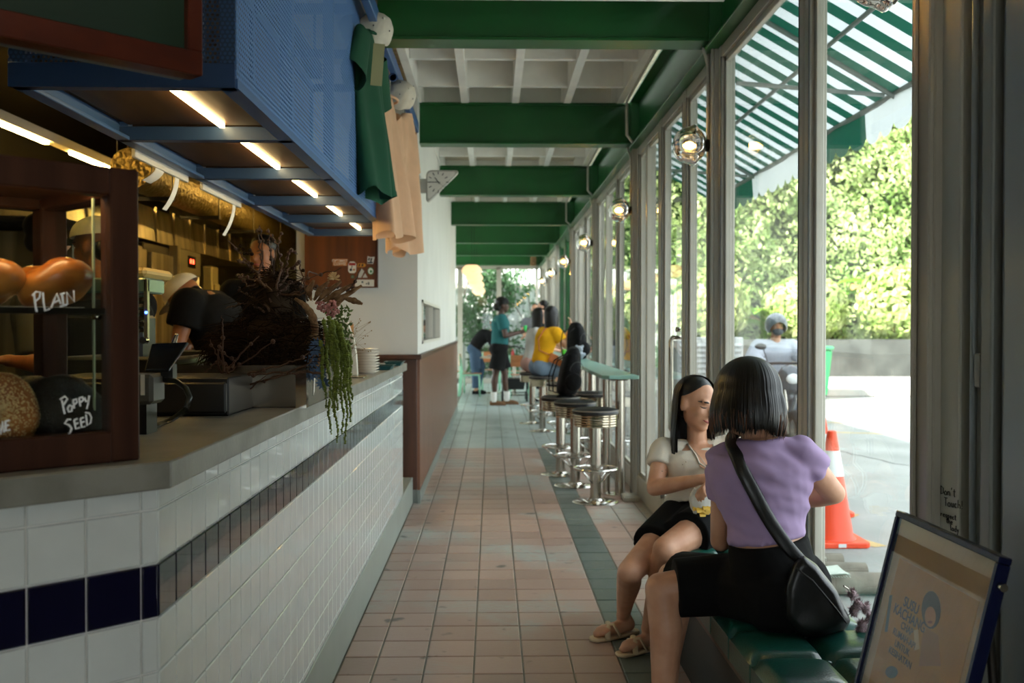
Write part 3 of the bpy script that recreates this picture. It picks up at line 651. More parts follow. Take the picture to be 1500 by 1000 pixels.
def tee(name, label, x, y, ztop, ln, wid, ang, m, group, seed, collar=None):
    """t-shirt on a hanger hung almost edge on to the aisle; ang = heading of its width axis"""
    t = thing(name, label, 'shirt', (x, y, ztop - ln), group); u = V((math.cos(ang), math.sin(ang), 0)); n = V((-u.y, u.x, 0)); o = V((x, y, ztop))
    rnd = random.Random(seed); ph = [rnd.uniform(0, 6.28) for _ in range(6)]
    def half(zz):                                   # half width at drop zz (0..1)
        if zz < .07: return wid * (.22 + .28 * (zz / .07))
        return wid * (.50 + .03 * math.sin(zz * 5))
    def pt(a, b):
        th = 2 * PI * a; hw = half(b); th_ = .03 + .05 * b
        fold = .55 * math.sin(4 * math.cos(th) + ph[0] + b) + .45 * math.sin(7 * math.cos(th) + ph[1])
        c, s = math.cos(th), math.sin(th)
        dz = ln * b + (.02 * math.sin(3 * th + ph[2]) if b > .95 else 0) - (.02 * (1 - abs(c)) if b < .01 else 0)
        return o + u * (hw * c * (1 - .13 * b * (fold * .5 + .5))) + n * (th_ * s + .055 * min(1, b * 1.6) * fold + .02 * math.sin(ph[3] + 3 * b)) - V((0, 0, dz))
    mb = MB().grid(pt, 64, 34, True); obj('body', mb, m, t, smooth=True)
    for sgn in (-1, 1):
        r0 = o + u * sgn * wid * .44 - V((0, 0, ln * .085)); r1 = o + u * sgn * (wid * .5 + .10) - V((0, 0, ln * .36)) + n * .02
        d = (r1 - r0); ax1 = n; ax2 = d.cross(n).normalized(); rings = []
        for i in range(9):
            f = i / 8; c = r0 + d * f; w1, w2 = .035 + .02 * f, .075 + .025 * f
            rings.append([c + ax1 * math.cos(q) * w1 * (1 + .12 * math.sin(3 * q + ph[4])) + ax2 * math.sin(q) * w2 for q in [2 * PI * k / 18 for k in range(18)]])
        obj('sleeve', MB().loft(rings, cap=False), m, t, smooth=True)
        hb = MB().loft([[p - d * .004 for p in rings[-1]], [p + d * .004 + (p - r1) * .03 for p in rings[-1]]], cap=False); obj('sleeve_hem', hb, m, t, smooth=True)
    cr = MB().tube([o + u * math.cos(q) * wid * .2 + n * math.sin(q) * .045 - V((0, 0, .012 + .03 * max(0, math.sin(q)))) for q in [2 * PI * k / 20 for k in range(21)]], .008, 6); obj('collar', cr, m, t, smooth=True)
    hg = MB().tube([o - u * wid * .42 - V((0, 0, .07)), o - u * .06 - V((0, 0, .005)), o + V((0, 0, .01)), o + u * .06 - V((0, 0, .005)), o + u * wid * .42 - V((0, 0, .07))], .011, 8)
    obj('hanger', hg, m_hang, t, smooth=True)
    hk = MB().tube([o, o + V((0, 0, .05)), o + V((0, 0, .07)) + u * .02, o + V((0, 0, .095)) + u * .012, o + V((0, 0, .10)) - u * .01], .0035, 6); obj('hook', hk, m_steel, t, smooth=True)
    return t
tee('shirt', 'dark green cotton t-shirt hanging beside the blue rack', -.60, 5.0, 2.80, .80, .50, 1.50, m_gtee, None, 2)
tee('shirt', 'peach t-shirt hanging right behind the green shirt', -.585, 5.75, 2.66, .80, .48, 1.52, m_ptee, None, 4)
tee('shirt', 'peach t-shirt hanging last on the rail near the white pillar', -.55, 6.35, 2.68, .86, .48, 1.47, m_ptee, None, 9)
# swing tag on the green shirt
tag(obj('swing_tag', MB().obox((-.545, 4.80, 2.60), (.026, .01, 0), (0, .0015, 0), (.008, 0, .10)), mat('tag_olive', '#8d8a63', rough=.7)), 'olive paper swing tag on the green shirt', 'tag')
m_embro = mat('teal_thread', '#1f7a6c', rough=.8)
def cap_(label, c, fwd, s=1.0):
    c = V(c); f = V(fwd).normalized(); u, w_ = frame_of(f)
    t = thing('baseball_cap', label, 'cap', c, 'caps on the rail'); up = f
    def pt(a, b):
        th = 2 * PI * a; ph = b * PI / 2; r = .085 * s
        k = 1 + .05 * math.sin(5 * th + 2) * (1 - b) + .03 * math.sin(9 * th)
        return c + (u * math.cos(th) * 1.12 + w_ * math.sin(th)) * r * math.cos(ph) * k + up * (.115 * s * math.sin(ph))
    obj('crown', MB().grid(pt, 36, 12, True), m_capw, t, smooth=True)
    br = MB()
    def bp(a, b):
        th = -1.1 + 2.2 * a; r = .085 * s * (1 + .85 * b * math.cos(th * .8)); return c + (u * math.cos(th) * 1.12 + w_ * math.sin(th)) * r - up * (.02 * b + .02 * math.sin(th) ** 2)
    br.grid(bp, 16, 6); br.grid(lambda a, b: bp(a, b) - up * .004, 16, 6); obj('brim', br, m_capw, t, smooth=True)
    obj('button', MB().ell(c + up * .116 * s, .007), m_capw, t, smooth=True)
    ey = MB()
    for a in (.1, .35, .6, .85): ey.ell(pt(a, .55), .004, n=8, m=5)
    obj('eyelet', ey, m_framed, t)
    em = MB()
    for k, (a, b) in enumerate(((.55, .25), (.58, .25), (.61, .26), (.64, .26), (.78, .15), (.82, .16), (.86, .15))):
        p = pt(a, b); q = (p - c).normalized(); x, y = frame_of(q); em.obox(p + q * .001, x * .005, y * (.009 if k % 2 else .007), q * .001)
    obj('embroidery', em, m_embro, t)
    return t
cap_('white cotton cap hung above the green shirt', (-.66 + .07, 5.02, 2.82), (.5, -.75, .35), 1.0)
cap_('white cotton cap hung above the peach shirts', (-.565, 6.1, 2.75), (.55, -.75, .2), 1.05)

# ---------------------------------------------------------------- triangular clock on the pillar
m_cal = mat('clock_metal', '#b9b7ad', rough=.35, metal=.4); m_face = mat('clock_face', '#dcdad0', rough=.5); m_ink = mat('black_ink', '#12120f', rough=.5)
YCk = 7.78; c0 = P(624, 249, YCk); c1 = P(675, 249, YCk); c2 = P(624, 299, YCk)
ck = thing('wall_clock', 'triangular metal clock with twelve ticks on the white pillar', 'clock', (c0.x, YCk, c2.z))
wd_, ht = (c1 - c0).x, (c0 - c2).z
def rtri(o_, i_):
    pts = [(0 + i_, -i_), (wd_ - 2.2 * i_, -i_), (i_, -ht + 2.2 * i_)]; r = o_; poly = []
    for k in range(3):
        p, q, n_ = V((*pts[k - 1], 0)), V((*pts[k], 0)), V((*pts[(k + 1) % 3], 0)); a_ = (p - q).normalized(); b_ = (n_ - q).normalized()
        for f in range(6): poly.append(tuple(((q + a_ * r * (1 - f / 5) ** 2 + b_ * r * (f / 5) ** 2))[:2]))
    return poly
obj('housing', MB().prism(rtri(.05, 0), c0, (1, 0, 0), (0, 0, 1), (0, .07, 0)), m_cal, ck, bev=.004, seg=2)
obj('dial', MB().prism(rtri(.04, .012), c0 + V((0, -.001, 0)), (1, 0, 0), (0, 0, 1), (0, -.004, 0)), m_face, ck)
obj('bracket', MB().box(-.57, c0.x + .002, YCk + .01, YCk + .06, c2.z + .09, c2.z + .2).box(-.572, -.56, YCk - .01, YCk + .08, c2.z + .06, c2.z + .23), m_cal, ck, bev=.003)
cen = P(642, 267, YCk) + V((0, -.006, 0)); tk = MB()
for k in range(12):
    a_ = PI / 6 * k; d = V((math.sin(a_), 0, math.cos(a_))); q = V((d.z, 0, -d.x)); tk.obox(cen + d * .072, d * .011, q * .0028, (0, .001, 0))
obj('hour_tick', tk, m_ink, ck)
for nm, a_, l_, w_ in (('hour_hand', -.62, .045, .0032), ('minute_hand', -PI / 2, .072, .0024), ('second_hand', 2.25, .075, .0009)):
    d = V((math.sin(a_), 0, math.cos(a_))); q = V((d.z, 0, -d.x)); obj(nm, MB().obox(cen + d * (l_ / 2 - .008) + V((0, -.0025, 0)), d * (l_ / 2 + .008), q * w_, (0, .0008, 0)), m_ink, ck)

# ---------------------------------------------------------------- brown notice board with stickers
m_nb = woodmat('board_teak', '#7d4215', '#5f2f10', rough=.45, scale=4)
YN = 7.655; nb = thing('notice_board', 'brown teak notice board on the white pillar wall', 'board', (-1.16, 7.68, 1.64))
p0, p1 = P(446, 345, YN), P(551, 421, YN)
obj('panel', MB().box(p0.x, p1.x, YN, 7.7, p1.z, p0.z + .16), m_nb, nb, bev=.003)
obj('edge', MB().box(p1.x, p1.x + .012, YN - .004, 7.7, p1.z, p0.z + .16), m_wdark, nb)
def flat(poly, depth=.0015, y=YN): 
    pts = [P(x, yy, y) for x, yy in poly]; o = pts[0]; return MB().prism([((p - o).x, (p - o).z) for p in pts], o, (1, 0, 0), (0, 0, 1), (0, -depth, 0))
def circ(x, y, rx, ry=None, n=18): ry = ry or rx; return [(x + rx * math.cos(2 * PI * k / n), y + ry * math.sin(2 * PI * k / n)) for k in range(n)]
def stick(name, label, parts, writing=()):
    t = None
    for k, (poly, col, dep) in enumerate(parts):
        m = mat('sticker_' + col, col, rough=.5); mb = flat(poly, dep)
        if t is None: t = tag(obj(name, mb, m), label, 'sticker')
        else: obj('print', mb, m, t)
    for txt, x, y, size, col in writing:
        me = text_mesh(txt, size, P(x, y, YN) + V((0, -.003, 0)), (1, 0, 0), (0, 0, 1), .0004, 'CENTER', True); obj('lettering', me, mat('sticker_' + col, col, rough=.5), t)
    return t
def rc(x0, y0, x1, y1): return [(x0, y0), (x1, y0), (x1, y1), (x0, y1)]
stick('sticker', 'orange rectangular sticker with white capital lettering', [(rc(487.5, 379, 509, 389), '#c8762a', .0012)], [('OPTIMIST', 498, 383.6, .028, '#f1ead9'), ('COFFEE', 498, 388.2, .028, '#f1ead9')])
stick('sticker', 'white shield sticker with a red cap on top', [([(513, 383), (519, 383), (522, 386), (521.5, 398), (519, 400), (512.5, 400), (510, 397), (510.3, 386)], '#e8e2d4', .0012), (rc(511, 385, 521, 388.6), '#a3211b', .002), (circ(514, 395, 2), '#23211f', .002), ([(515, 389), (516.5, 389), (514.5, 396)], '#23211f', .002), (circ(518.6, 395, 1.6), '#b9772d', .002)])
stick('sticker', 'orange tag sticker with black dashes', [([(524.5, 385.5), (534, 385.5), (536.5, 388.4), (534, 391), (523, 391)], '#d08a24', .0012), ([(526, 386.5), (528, 386.5), (527, 390), (525, 390)], '#23211f', .002), ([(530, 386.5), (532.4, 386.5), (532, 390), (529.6, 390)], '#23211f', .002)])
stick('sticker', 'black and white cut-out sticker', [([(538.5, 375), (543, 376.5), (549, 376), (548, 381), (546.5, 386.5), (538, 386)], '#e3dfd4', .0012), ([(540, 377), (542, 378), (541, 382), (539.3, 381)], '#23211f', .002), ([(543, 378), (545.5, 378), (544, 384), (542.4, 384)], '#23211f', .002), (rc(538.7, 383.5, 546, 385.6), '#2b2d33', .002)])
stick('sticker', 'grey triangular sticker with a slanted cut', [([(530, 393), (533.5, 397.5), (529, 406.5), (523, 406.5)], '#c9c6bb', .0012), ([(535, 400), (538.5, 406.5), (531, 406.5)], '#c9c6bb', .0012)])
stick('sticker', 'round green and white sticker', [(circ(543, 396.8, 4.4, 5.4), '#3c8a4a', .0012), (circ(543, 396.8, 3.6, 4.5), '#e4e3d8', .002), (circ(543.5, 397.5, 1.7, 2), '#3c8a4a', .0028)])
stick('sticker', 'small round dark green sticker', [(circ(516.5, 405.3, 2.8), '#4b5a44', .0012), (circ(516.5, 405.3, 1.6), '#6f7f62', .002)])
stick('sticker', 'white oblong sticker with small dark figures', [(rc(520, 409.5, 548, 419.5), '#ded8ca', .0012), (circ(531, 413, 1.5), '#3d5a60', .002), (circ(537, 415.5, 1), '#23211f', .002), (rc(539, 413, 541, 417), '#33413a', .002)])
# ================================================================ SMALL THINGS ON THE COUNTER
ZT = 1.1002
def onc(px, py): return PZ(px, py, ZT)
# terrazzo-speckled white stand
m_terz = mat('speckled_stand', '#d9d3c4', rough=.55, col2='#cfc8b6', vs=30)
q = onc(508, 550); t = thing('menu_stand', 'white speckled slab with a curved side standing on the counter', 'sign', q)
prof = [(-.085, 0), (.055, 0), (.05, .10), (.035, .19), (.005, .27), (-.03, .31), (-.06, .315)]
sl = obj('slab', MB().prism(prof, q, (1, 0, 0), (0, 0, 1), (0, .03, 0)), m_terz, t, bev=.003)
sk = MB(); rnd = random.Random(3)
for _ in range(130):
    x, z = rnd.uniform(-.08, .05), rnd.uniform(.01, .29)
    if x > .05 - max(0, z - .08) * .3: continue
    sk.ell(q + V((x, -.0005, z)), (rnd.uniform(.001, .003), .0008, rnd.uniform(.001, .003)), n=6, m=4)
obj('speckles', sk, mat('speck_green', '#5d6650', rough=.6), t)['kind'] = 'stuff'
obj('wood_back', MB().box(q.x - .085, q.x + .03, q.y + .03, q.y + .04, q.z, q.z + .26), mat('tan_card', '#c08a52', rough=.6), t)
# stack of plates
m_plate = mat('cream_ceramic', '#d8d0c0', rough=.18, coat=.3)
q = onc(537, 547); pm = MB().lathe([(.0, 0), (.045, 0), (.048, .004), (.066, .013), (.068, .016), (.064, .0155), (.046, .007), (.0, .005)], (0, 0, 0), 32).mesh('plate'); pm.materials.append(m_plate)
pm.polygons.foreach_set('use_smooth', [True] * len(pm.polygons))
for k in range(9):
    o = bpy.data.objects.new('plate', pm); COL.objects.link(o); o.location = q + V((random.uniform(-.002, .002), random.uniform(-.002, .002), k * .0145)); o.rotation_euler.z = k
    tag(o, 'cream ceramic plate in the tall stack at the end of the counter', 'plate', 'stacked plates on the counter')
# teal trays
m_teal_t = mat('teal_plastic', '#1f4d50', rough=.35)
for k, (px, py) in enumerate(((562, 541), (578, 535))):
    q = onc(px, py); mb = MB(); hw, hd = .055, .09
    def rr(e, z, q=q): return [q + V((sx * (hw + e), sy * (hd + e), z)) for sx, sy in ((-1, -1), (1, -1), (1, 1), (-1, 1))]
    mb.loft([rr(-.012, 0), rr(0, .022), rr(.008, .024), rr(.008, .027), rr(-.003, .026), rr(-.014, .006)])
    tag(obj('serving_tray', mb, m_teal_t, bev=.003), ('teal plastic serving tray next to the plate stack', 'teal plastic serving tray at the very end of the counter')[k], 'tray')
q = onc(523, 553); tag(obj('card_tray', MB().obox(q + V((0, 0, .004)), (.04, 0, 0), (0, .05, 0), (0, 0, .004)), m_steel, bev=.002), 'small flat steel tray before the speckled stand', 'tray')

# ---------------------------------------------------------------- planter with a dried arrangement
m_zinc = mat('zinc_sheet', '#7d7466', rough=.25, metal=1, var=.1, vs=6)
X0, X1, Y0, Y1, ZP = -.955, -.556, 2.99, 3.52, .128
pt_ = thing('planter', 'metal trough holding a wild dried flower arrangement', 'planter', ((X0 + X1) / 2, (Y0 + Y1) / 2, ZT))
tr_ = MB(); tk_ = .004
tr_.box(X0, X1, Y0, Y0 + tk_, ZT, ZT + ZP).box(X0, X1, Y1 - tk_, Y1, ZT, ZT + ZP).box(X0, X0 + tk_, Y0, Y1, ZT, ZT + ZP).box(X1 - tk_, X1, Y0, Y1, ZT, ZT + ZP).box(X0, X1, Y0, Y1, ZT, ZT + .005)
obj('trough', tr_, m_zinc, pt_)
obj('corner_strip', MB().box(X1 - .03, X1 + .002, Y0 - .002, Y0 + .003, ZT, ZT + ZP).box(X1 - .002, X1 + .002, Y0, Y0 + .03, ZT, ZT + ZP), m_chrome, pt_)
obj('moss_bed', MB().box(X0 + .006, X1 - .006, Y0 + .006, Y1 - .006, ZT + .08, ZT + .118), mat('moss', '#2a2a17', rough=.95, bump=1, bs=120, var=.3), pt_)
rnd = random.Random(11)
m_fibre = mat('dried_fibre', '#2a1e11', rough=.95, island=.6, spec=.08); m_twig = mat('twig_bark', '#4a2f1c', rough=.7, island=.25, bump=.3, bs=300)
m_catkin = mat('woolly_catkin', '#a8845c', rough=.95, col2='#6f4a2a', vs=40, bump=1, bs=400); m_amar = mat('amaranthus', '#5d6a1e', rough=.85, island=.3)
m_bluef = mat('blue_petal', '#4c6484', rough=.7, island=.2); m_pink = mat('pink_bud', '#a8706a', rough=.8, island=.2); m_leafg = mat('leaf_green', '#5a6b35', rough=.6, island=.25, trl=.3)
AY = 3.22
def ap(px, py, dy=0): return P(px, py, AY + dy)
# fibrous dark clump: long strands bending over
fb = MB()
for k in range(1500):
    c = ap(rnd.uniform(360, 450), rnd.uniform(520, 560), rnd.uniform(-.18, .14)); a = rnd.uniform(0, 2 * PI); L = rnd.uniform(.08, .21); up = rnd.uniform(.5, 1.0)
    d = V((math.cos(a), math.sin(a) * .8, 0)); pts = []
    for i in range(6):
        f = i / 5; pts.append(c + V((0, 0, L * up * (f - .62 * f * f) * 1.5)) + d * L * f * f * .85)
    fb.tube(pts, [.0022, .002, .0018, .0015, .0012, .0005], 3, False)
o = obj('fibre_clump', fb, m_fibre, pt_); o['kind'] = 'stuff'
for j, (cx, cy, rx, rz, dy) in enumerate(((392, 500, .13, .10, .05), (402, 440, .055, .09, .08), (350, 515, .09, .07, .0), (440, 510, .07, .08, -.02))):
    core = MB()
    c = ap(cx, cy, dy); core.ell(c, (rx, .13, rz), n=24, m=14)
    hb = MB()
    for k in range(420 if j != 1 else 260):
        th = rnd.uniform(0, 2 * PI); ph = rnd.uniform(-.4, 1.45); r = V((math.cos(th) * math.cos(ph) * rx, math.sin(th) * math.cos(ph) * .13, math.sin(ph) * rz)); p = c + r * .96; n_ = r.normalized(); tg = (V((rnd.uniform(-1, 1), rnd.uniform(-1, 1), rnd.uniform(-.6, .2)))); tg = (tg - n_ * tg.dot(n_)).normalized(); L = rnd.uniform(.05, .12)
        hb.tube([p, p + tg * L * .5 + n_ * .012, p + tg * L + n_ * .006 - V((0, 0, .015))], [.0018, .0015, .0005], 3, False)
    obj('fibre_heart', blob(core, .012, 2), m_fibre, pt_, smooth=True)
    o = obj('fibre_hair', hb, m_fibre, pt_); o['kind'] = 'stuff'
def twig(path, r0=.004, r1=.0012, knots=0, m=None, name='twig', par=None, jit=.004):
    pts = []; path = [V(p) for p in path]
    for a_, b_ in zip(path, path[1:]):
        for i in range(5): pts.append(a_.lerp(b_, i / 5) + V((rnd.uniform(-jit, jit), rnd.uniform(-jit, jit), rnd.uniform(-jit, jit))))
    pts.append(path[-1]); n = len(pts); mb = MB().tube(pts, [r0 + (r1 - r0) * i / (n - 1) for i in range(n)], 5)
    for k in range(knots):
        p = pts[rnd.randrange(1, n)]; mb.ell(p, r0 * rnd.uniform(1.2, 2.0), n=6, m=4)
    obj(name, mb, m or m_twig, par or pt_)
T = [  # upright and arching dark twigs, photo pixels plus depth offset
    [(395, 440), (388, 400), (380, 362), (377, 338)], [(400, 430), (397, 395), (395, 360), (393, 335)], [(388, 420), (372, 395), (352, 372), (334, 352)], [(392, 425), (378, 402), (360, 385), (346, 381)],
    [(404, 425), (412, 390), (408, 362), (398, 345)], [(405, 420), (420, 385), (424, 365), (436, 372)], [(410, 420), (426, 392), (438, 385), (443, 402), (441, 425)], [(398, 425), (380, 412), (356, 405), (345, 404)],
    [(400, 428), (384, 420), (362, 418), (350, 405)], [(404, 432), (425, 415), (440, 410), (470, 402)], [(420, 435), (450, 420), (480, 428), (500, 418)], [(412, 430), (440, 432), (462, 420), (490, 424)],
    [(385, 455), (368, 445), (340, 448), (330, 452)], [(395, 455), (375, 437), (352, 426), (350, 420)], [(378, 400), (386, 372), (384, 350), (380, 330)], [(402, 410), (402, 380), (410, 352), (412, 340)],
    [(450, 440), (446, 415), (450, 398), (470, 402), (500, 392)], [(480, 445), (505, 430), (520, 415), (528, 395)], [(470, 450), (500, 440), (515, 425), (522, 405)]]
for i, t in enumerate(T): twig([ap(x, y, rnd.uniform(-.12, .1)) for x, y in t], .0038, .0015, 8 if i < 10 else 3)
B = [[(326, 555), (318, 520), (324, 502)], [(330, 545), (352, 520), (380, 492)], [(335, 548), (322, 530), (308, 497)], [(335, 545), (360, 528), (400, 500)], [(338, 555), (372, 548), (420, 545), (455, 532), (462, 520)],
     [(335, 560), (370, 545), (415, 535), (440, 525), (455, 515)], [(335, 560), (320, 570), (312, 568)], [(335, 565), (325, 575), (322, 568)], [(345, 570), (372, 560), (395, 556), (430, 540)], [(330, 560), (340, 575), (365, 570), (390, 550)],
     [(330, 552), (312, 548), (295, 560)], [(335, 540), (325, 528), (312, 535), (300, 545)], [(340, 540), (345, 528), (318, 512)], [(326, 545), (326, 480), (325, 462)], [(470, 545), (440, 545), (400, 552), (370, 562)]]
for t in B: twig([ap(x, y, -.27 + rnd.uniform(-.03, .02)) for x, y in t], .004, .0014, 2)
# berries
for i, (x, y) in enumerate(((352, 360), (356, 365), (350, 366), (358, 371), (363, 371), (366, 366), (369, 372), (444, 396), (369, 386))): obj('berry', MB().ell(ap(x, y, -.05), .006, n=10, m=7), m_fibre, pt_, smooth=True)
# woolly catkins and the curled one
def fat(path, rs, name, m, n=10, dy=-.12):
    pts = [ap(x, y, dy) for x, y in path]; out = []; rr_ = []
    for i in range(len(pts) - 1):
        for k in range(6): out.append(pts[i].lerp(pts[i + 1], k / 6)); rr_.append(rs[i] + (rs[i + 1] - rs[i]) * k / 6)
    out.append(pts[-1]); rr_.append(rs[-1])
    for _ in range(3): out = [out[0]] + [(out[i - 1] + out[i] * 2 + out[i + 1]) / 4 for i in range(1, len(out) - 1)] + [out[-1]]
    mb = MB().tube(out, [r * (1 + .12 * math.sin(i * 2.1)) for i, r in enumerate(rr_)], n); obj(name, mb, m, pt_, smooth=True)
fat([(432, 437), (446, 446), (458, 462), (463, 488), (452, 498), (442, 508), (442, 522), (452, 530), (466, 526), (474, 508), (475, 485), (474, 465)], [.004, .009, .013, .011, .008, .006, .006, .006, .005, .004, .003, .002], 'curled_pod', m_catkin)
fat([(464, 492), (466, 515), (463, 540), (456, 552)], [.008, .012, .008, .004], 'curled_pod', m_catkin)
fat([(463, 530), (462, 548), (472, 556), (475, 572)], [.006, .005, .003, .001], 'curled_pod', m_catkin)
for p_ in ([(462, 445), (478, 428), (500, 412)], [(466, 446), (490, 432), (515, 416)], [(470, 450), (495, 440), (530, 418)], [(460, 440), (468, 425), (482, 412)], [(500, 436), (518, 440), (531, 445)], [(474, 450), (492, 446), (508, 432)], [(456, 440), (452, 425), (460, 410)]):
    fat(p_, [.003, .011, .004], 'catkin', m_catkin)
# hanging green amaranthus
for i, (x, y0, y1) in enumerate(((474, 470, 640), (480, 465, 612), (486, 470, 602), (492, 472, 640), (498, 480, 652), (503, 490, 620), (508, 500, 590), (468, 500, 600), (483, 480, 650), (496, 476, 575), (500, 482, 560), (488, 476, 580))):
    mb = MB(); top_ = ap(x, y0, -.2 - .02 * (i % 3)); L = (y1 - y0) / (F_PX / 3.0)
    for k in range(int(L / .0055)):
        z = k * .0055; r = .0075 * (1 - .5 * z / L) * rnd.uniform(.7, 1.2); c = top_ + V((.004 * math.sin(z * 40 + i) + (.02 * (1 - math.exp(-z * 9))), 0, -z)) + V((rnd.uniform(-.002, .002), rnd.uniform(-.002, .002), 0))
        mb.ell(c, (r, r, r * .8), n=6, m=4)
    obj('hanging_tassel', mb, m_amar, pt_)
for (x, y) in ((480, 448), (486, 445), (476, 452), (492, 455), (484, 458), (470, 448)):
    mb = MB()
    for k in range(14): mb.ell(ap(x, y, -.18) + V((rnd.uniform(-.012, .012), rnd.uniform(-.012, .012), rnd.uniform(-.012, .012))), .0045, n=6, m=4)
    obj('pink_bud_cluster', mb, m_pink, pt_)
for (x, y) in ((466, 505), (470, 545), (474, 560), (458, 528), (462, 512), (455, 548)):
    mb = MB(); c = ap(x, y, -.15)
    for k in range(12):
        a_ = 2 * PI * k / 12; d = V((math.cos(a_), -.5, math.sin(a_))).normalized(); q = d.cross(V((0, 1, 0))).normalized()
        mb.add([c, c + d * .016 + q * .004, c + d * .028, c + d * .016 - q * .004], [(0, 1, 2, 3)])
    mb.ell(c + V((0, -.006, 0)), .006, n=8, m=5); obj('blue_flower', mb, m_bluef, pt_)
mb = MB()
for k in range(260):
    c = ap(rnd.uniform(480, 512), rnd.uniform(450, 535), -.12 + rnd.uniform(-.05, .05)); a_ = rnd.uniform(0, 6.28); d = V((math.cos(a_), rnd.uniform(-.5, .5), math.sin(a_))) * rnd.uniform(.008, .02); q = d.cross(V((.3, 1, .2))).normalized() * .004
    mb.add([c, c + d * .5 + q, c + d, c + d * .5 - q], [(0, 1, 2, 3)])
obj('small_leaves', mb, m_leafg, pt_)['kind'] = 'stuff'
mb = MB()                                       # pale thistle head
c = ap(489, 408, -.08)
for k in range(60):
    a_ = rnd.uniform(0, 6.28); b_ = rnd.uniform(-.3, 1.5); d = V((math.cos(a_) * math.cos(b_), math.sin(a_) * math.cos(b_), math.sin(b_))); mb.tube([c, c + d * .022], [.0022, .0008], 4)
obj('thistle_head', mb, mat('straw', '#cdb183', rough=.8), pt_)
mb = MB()                                       # fine grass panicles
for k in range(26):
    p = ap(rnd.uniform(500, 512), rnd.uniform(505, 540), .0); e = ap(rnd.uniform(512, 545), rnd.uniform(465, 515), .05); mid = p.lerp(e, .5) + V((0, 0, .02)); mb.tube([p, mid, e], [.0006, .0005, .0004], 3); mb.ell(e, .0022, n=5, m=4)
obj('grass_panicles', mb, mat('panicle', '#8c7448', rough=.8), pt_)['kind'] = 'stuff'
# paper note stuck to the trough
obj('gift_tag', MB().prism([(0, 0), (.02, .01), (.028, .07), (.008, .075)], V((X1 + .001, Y0 + .12, ZT + .03)), (0, 1, 0), (0, 0, 1), (.001, 0, 0)), mat('paper', '#d8d2c4', rough=.8), pt_)
# ================================================================ KITCHEN
m_ss = mat('kitchen_steel', '#a89d80', rough=.3, metal=.85, var=.45, vs=7, stretch=(1, 1, .06))  # streaked tone puts upright reflections into the steel's colour
m_ssd = mat('kitchen_steel_dark', '#4d483c', rough=.35, metal=.9)
m_foil = mat('duct_foil', '#6f6036', rough=.35, metal=.7, bump=.9, bs=26, bdist=.03, var=.1)
m_plast = mat('black_plastic', '#141413', rough=.4)
struct('floor_kitchen', MB().box(-4.3, -1.3, -1, 13.4, 0, .2), mat('kitchen_floor', '#3a372f', rough=.6), label='raised dark kitchen floor')
struct('ceiling_kitchen', MB().box(-4.3, -1.3, -1.9, 13.4, 3.25, 3.355), m_black, label='black kitchen ceiling')
# extraction hood with seams
hd = thing('extraction_hood', 'long stainless extraction hood running along the kitchen wall', 'hood', (-3.4, 9.7, 2.05))
for i in range(11):
    y0 = 6.9 + i * .5; obj('hood_panel', MB().add([(-3.0, y0 + .005, 2.40), (-3.0, y0 + .495, 2.40), (-2.97, y0 + .495, 2.1), (-2.97, y0 + .005, 2.1), (-4.0, y0 + .005, 2.40), (-4.0, y0 + .495, 2.40), (-3.9, y0 + .495, 2.12), (-3.9, y0 + .005, 2.12)], [(0, 3, 2, 1), (4, 5, 6, 7), (0, 1, 5, 4), (3, 7, 6, 2), (0, 4, 7, 3), (1, 2, 6, 5)]), m_ss, hd, bev=.004)
    obj('seam_strip', MB().box(-2.985, -2.962, y0 - .012, y0 + .012, 2.1, 2.41), m_ss, hd)
obj('end_skirt', MB().prism([(0, 0), (0, -.3), (-.45, -.55), (-.45, 0)], (-2.97, 12.42, 2.4), (0, -1, 0), (0, 0, 1), (.01, 0, 0)), m_ss, hd)
# ducts
def duct(label, x, z, y0, y1, r, m, n=60):
    t = thing('air_duct', label, 'duct', (x, (y0 + y1) / 2, z - r)); mb = MB()
    prof = []
    for i in range(n + 1): prof.append((r * (1 + .012 * (i % 2)), (y1 - y0) * i / n))
    mb.lathe(prof, (x, y0, z), 20, (0, 1, 0)); obj('duct_skin', mb, m, t, smooth='auto')
    for y in [y0 + .4 + k * 1.3 for k in range(int((y1 - y0) / 1.3))]:
        obj('hanger_strap', MB().box(x - r - .03, x + r + .03, y, y + .04, z - r - .035, z - r - .005), m_black, t)
        for xx in (x - r - .02, x + r + .02): obj('hanger_rod', MB().cyl((xx, y + .02, z - r - .02), (xx, y + .02, 3.25), .006, n=6), m_ssd, t)
    return t
duct('crinkled foil air duct hanging over the kitchen', -2.62, 2.50, 7.3, 13.3, .15, m_foil)
duct('dark round air duct beside the foil duct', -2.1, 2.80, 6.2, 13.3, .13, mat('duct_dark', '#34301f', rough=.5, metal=.5))
# white rectangular ducts and light trunking at the upper left
tag(obj('ceiling_trunking', MB().box(-2.30, -1.95, 4.3, 6.0, 2.88, 3.1).box(-2.36, -2.30, 4.2, 6.0, 2.86, 2.95), m_recw, bev=.004), 'white rectangular trunking under the kitchen ceiling', 'duct')
m_warm = mat('kitchen_led', '#ffe6a8', emit='#ffcf70', es=34)
def trunk_light(label, x, y0, y1, z):
    t = thing('linear_light', label, 'light', (x, (y0 + y1) / 2, z))
    obj('housing', MB().box(x - .04, x + .04, y0, y1, z + .02, z + .09), m_recw, t, bev=.004)
    n = 2
    for k in range(n):
        a = y0 + (y1 - y0) * (k + .12) / n; b = y0 + (y1 - y0) * (k + .82) / n; obj('tube', MB().box(x - .018, x + .018, a, b, z, z + .02), m_warm, t)
    for y in (y0 + .3, y1 - .3): obj('suspension_wire', MB().cyl((x, y, z + .09), (x, y, 3.25), .004, n=6), m_recw, t)
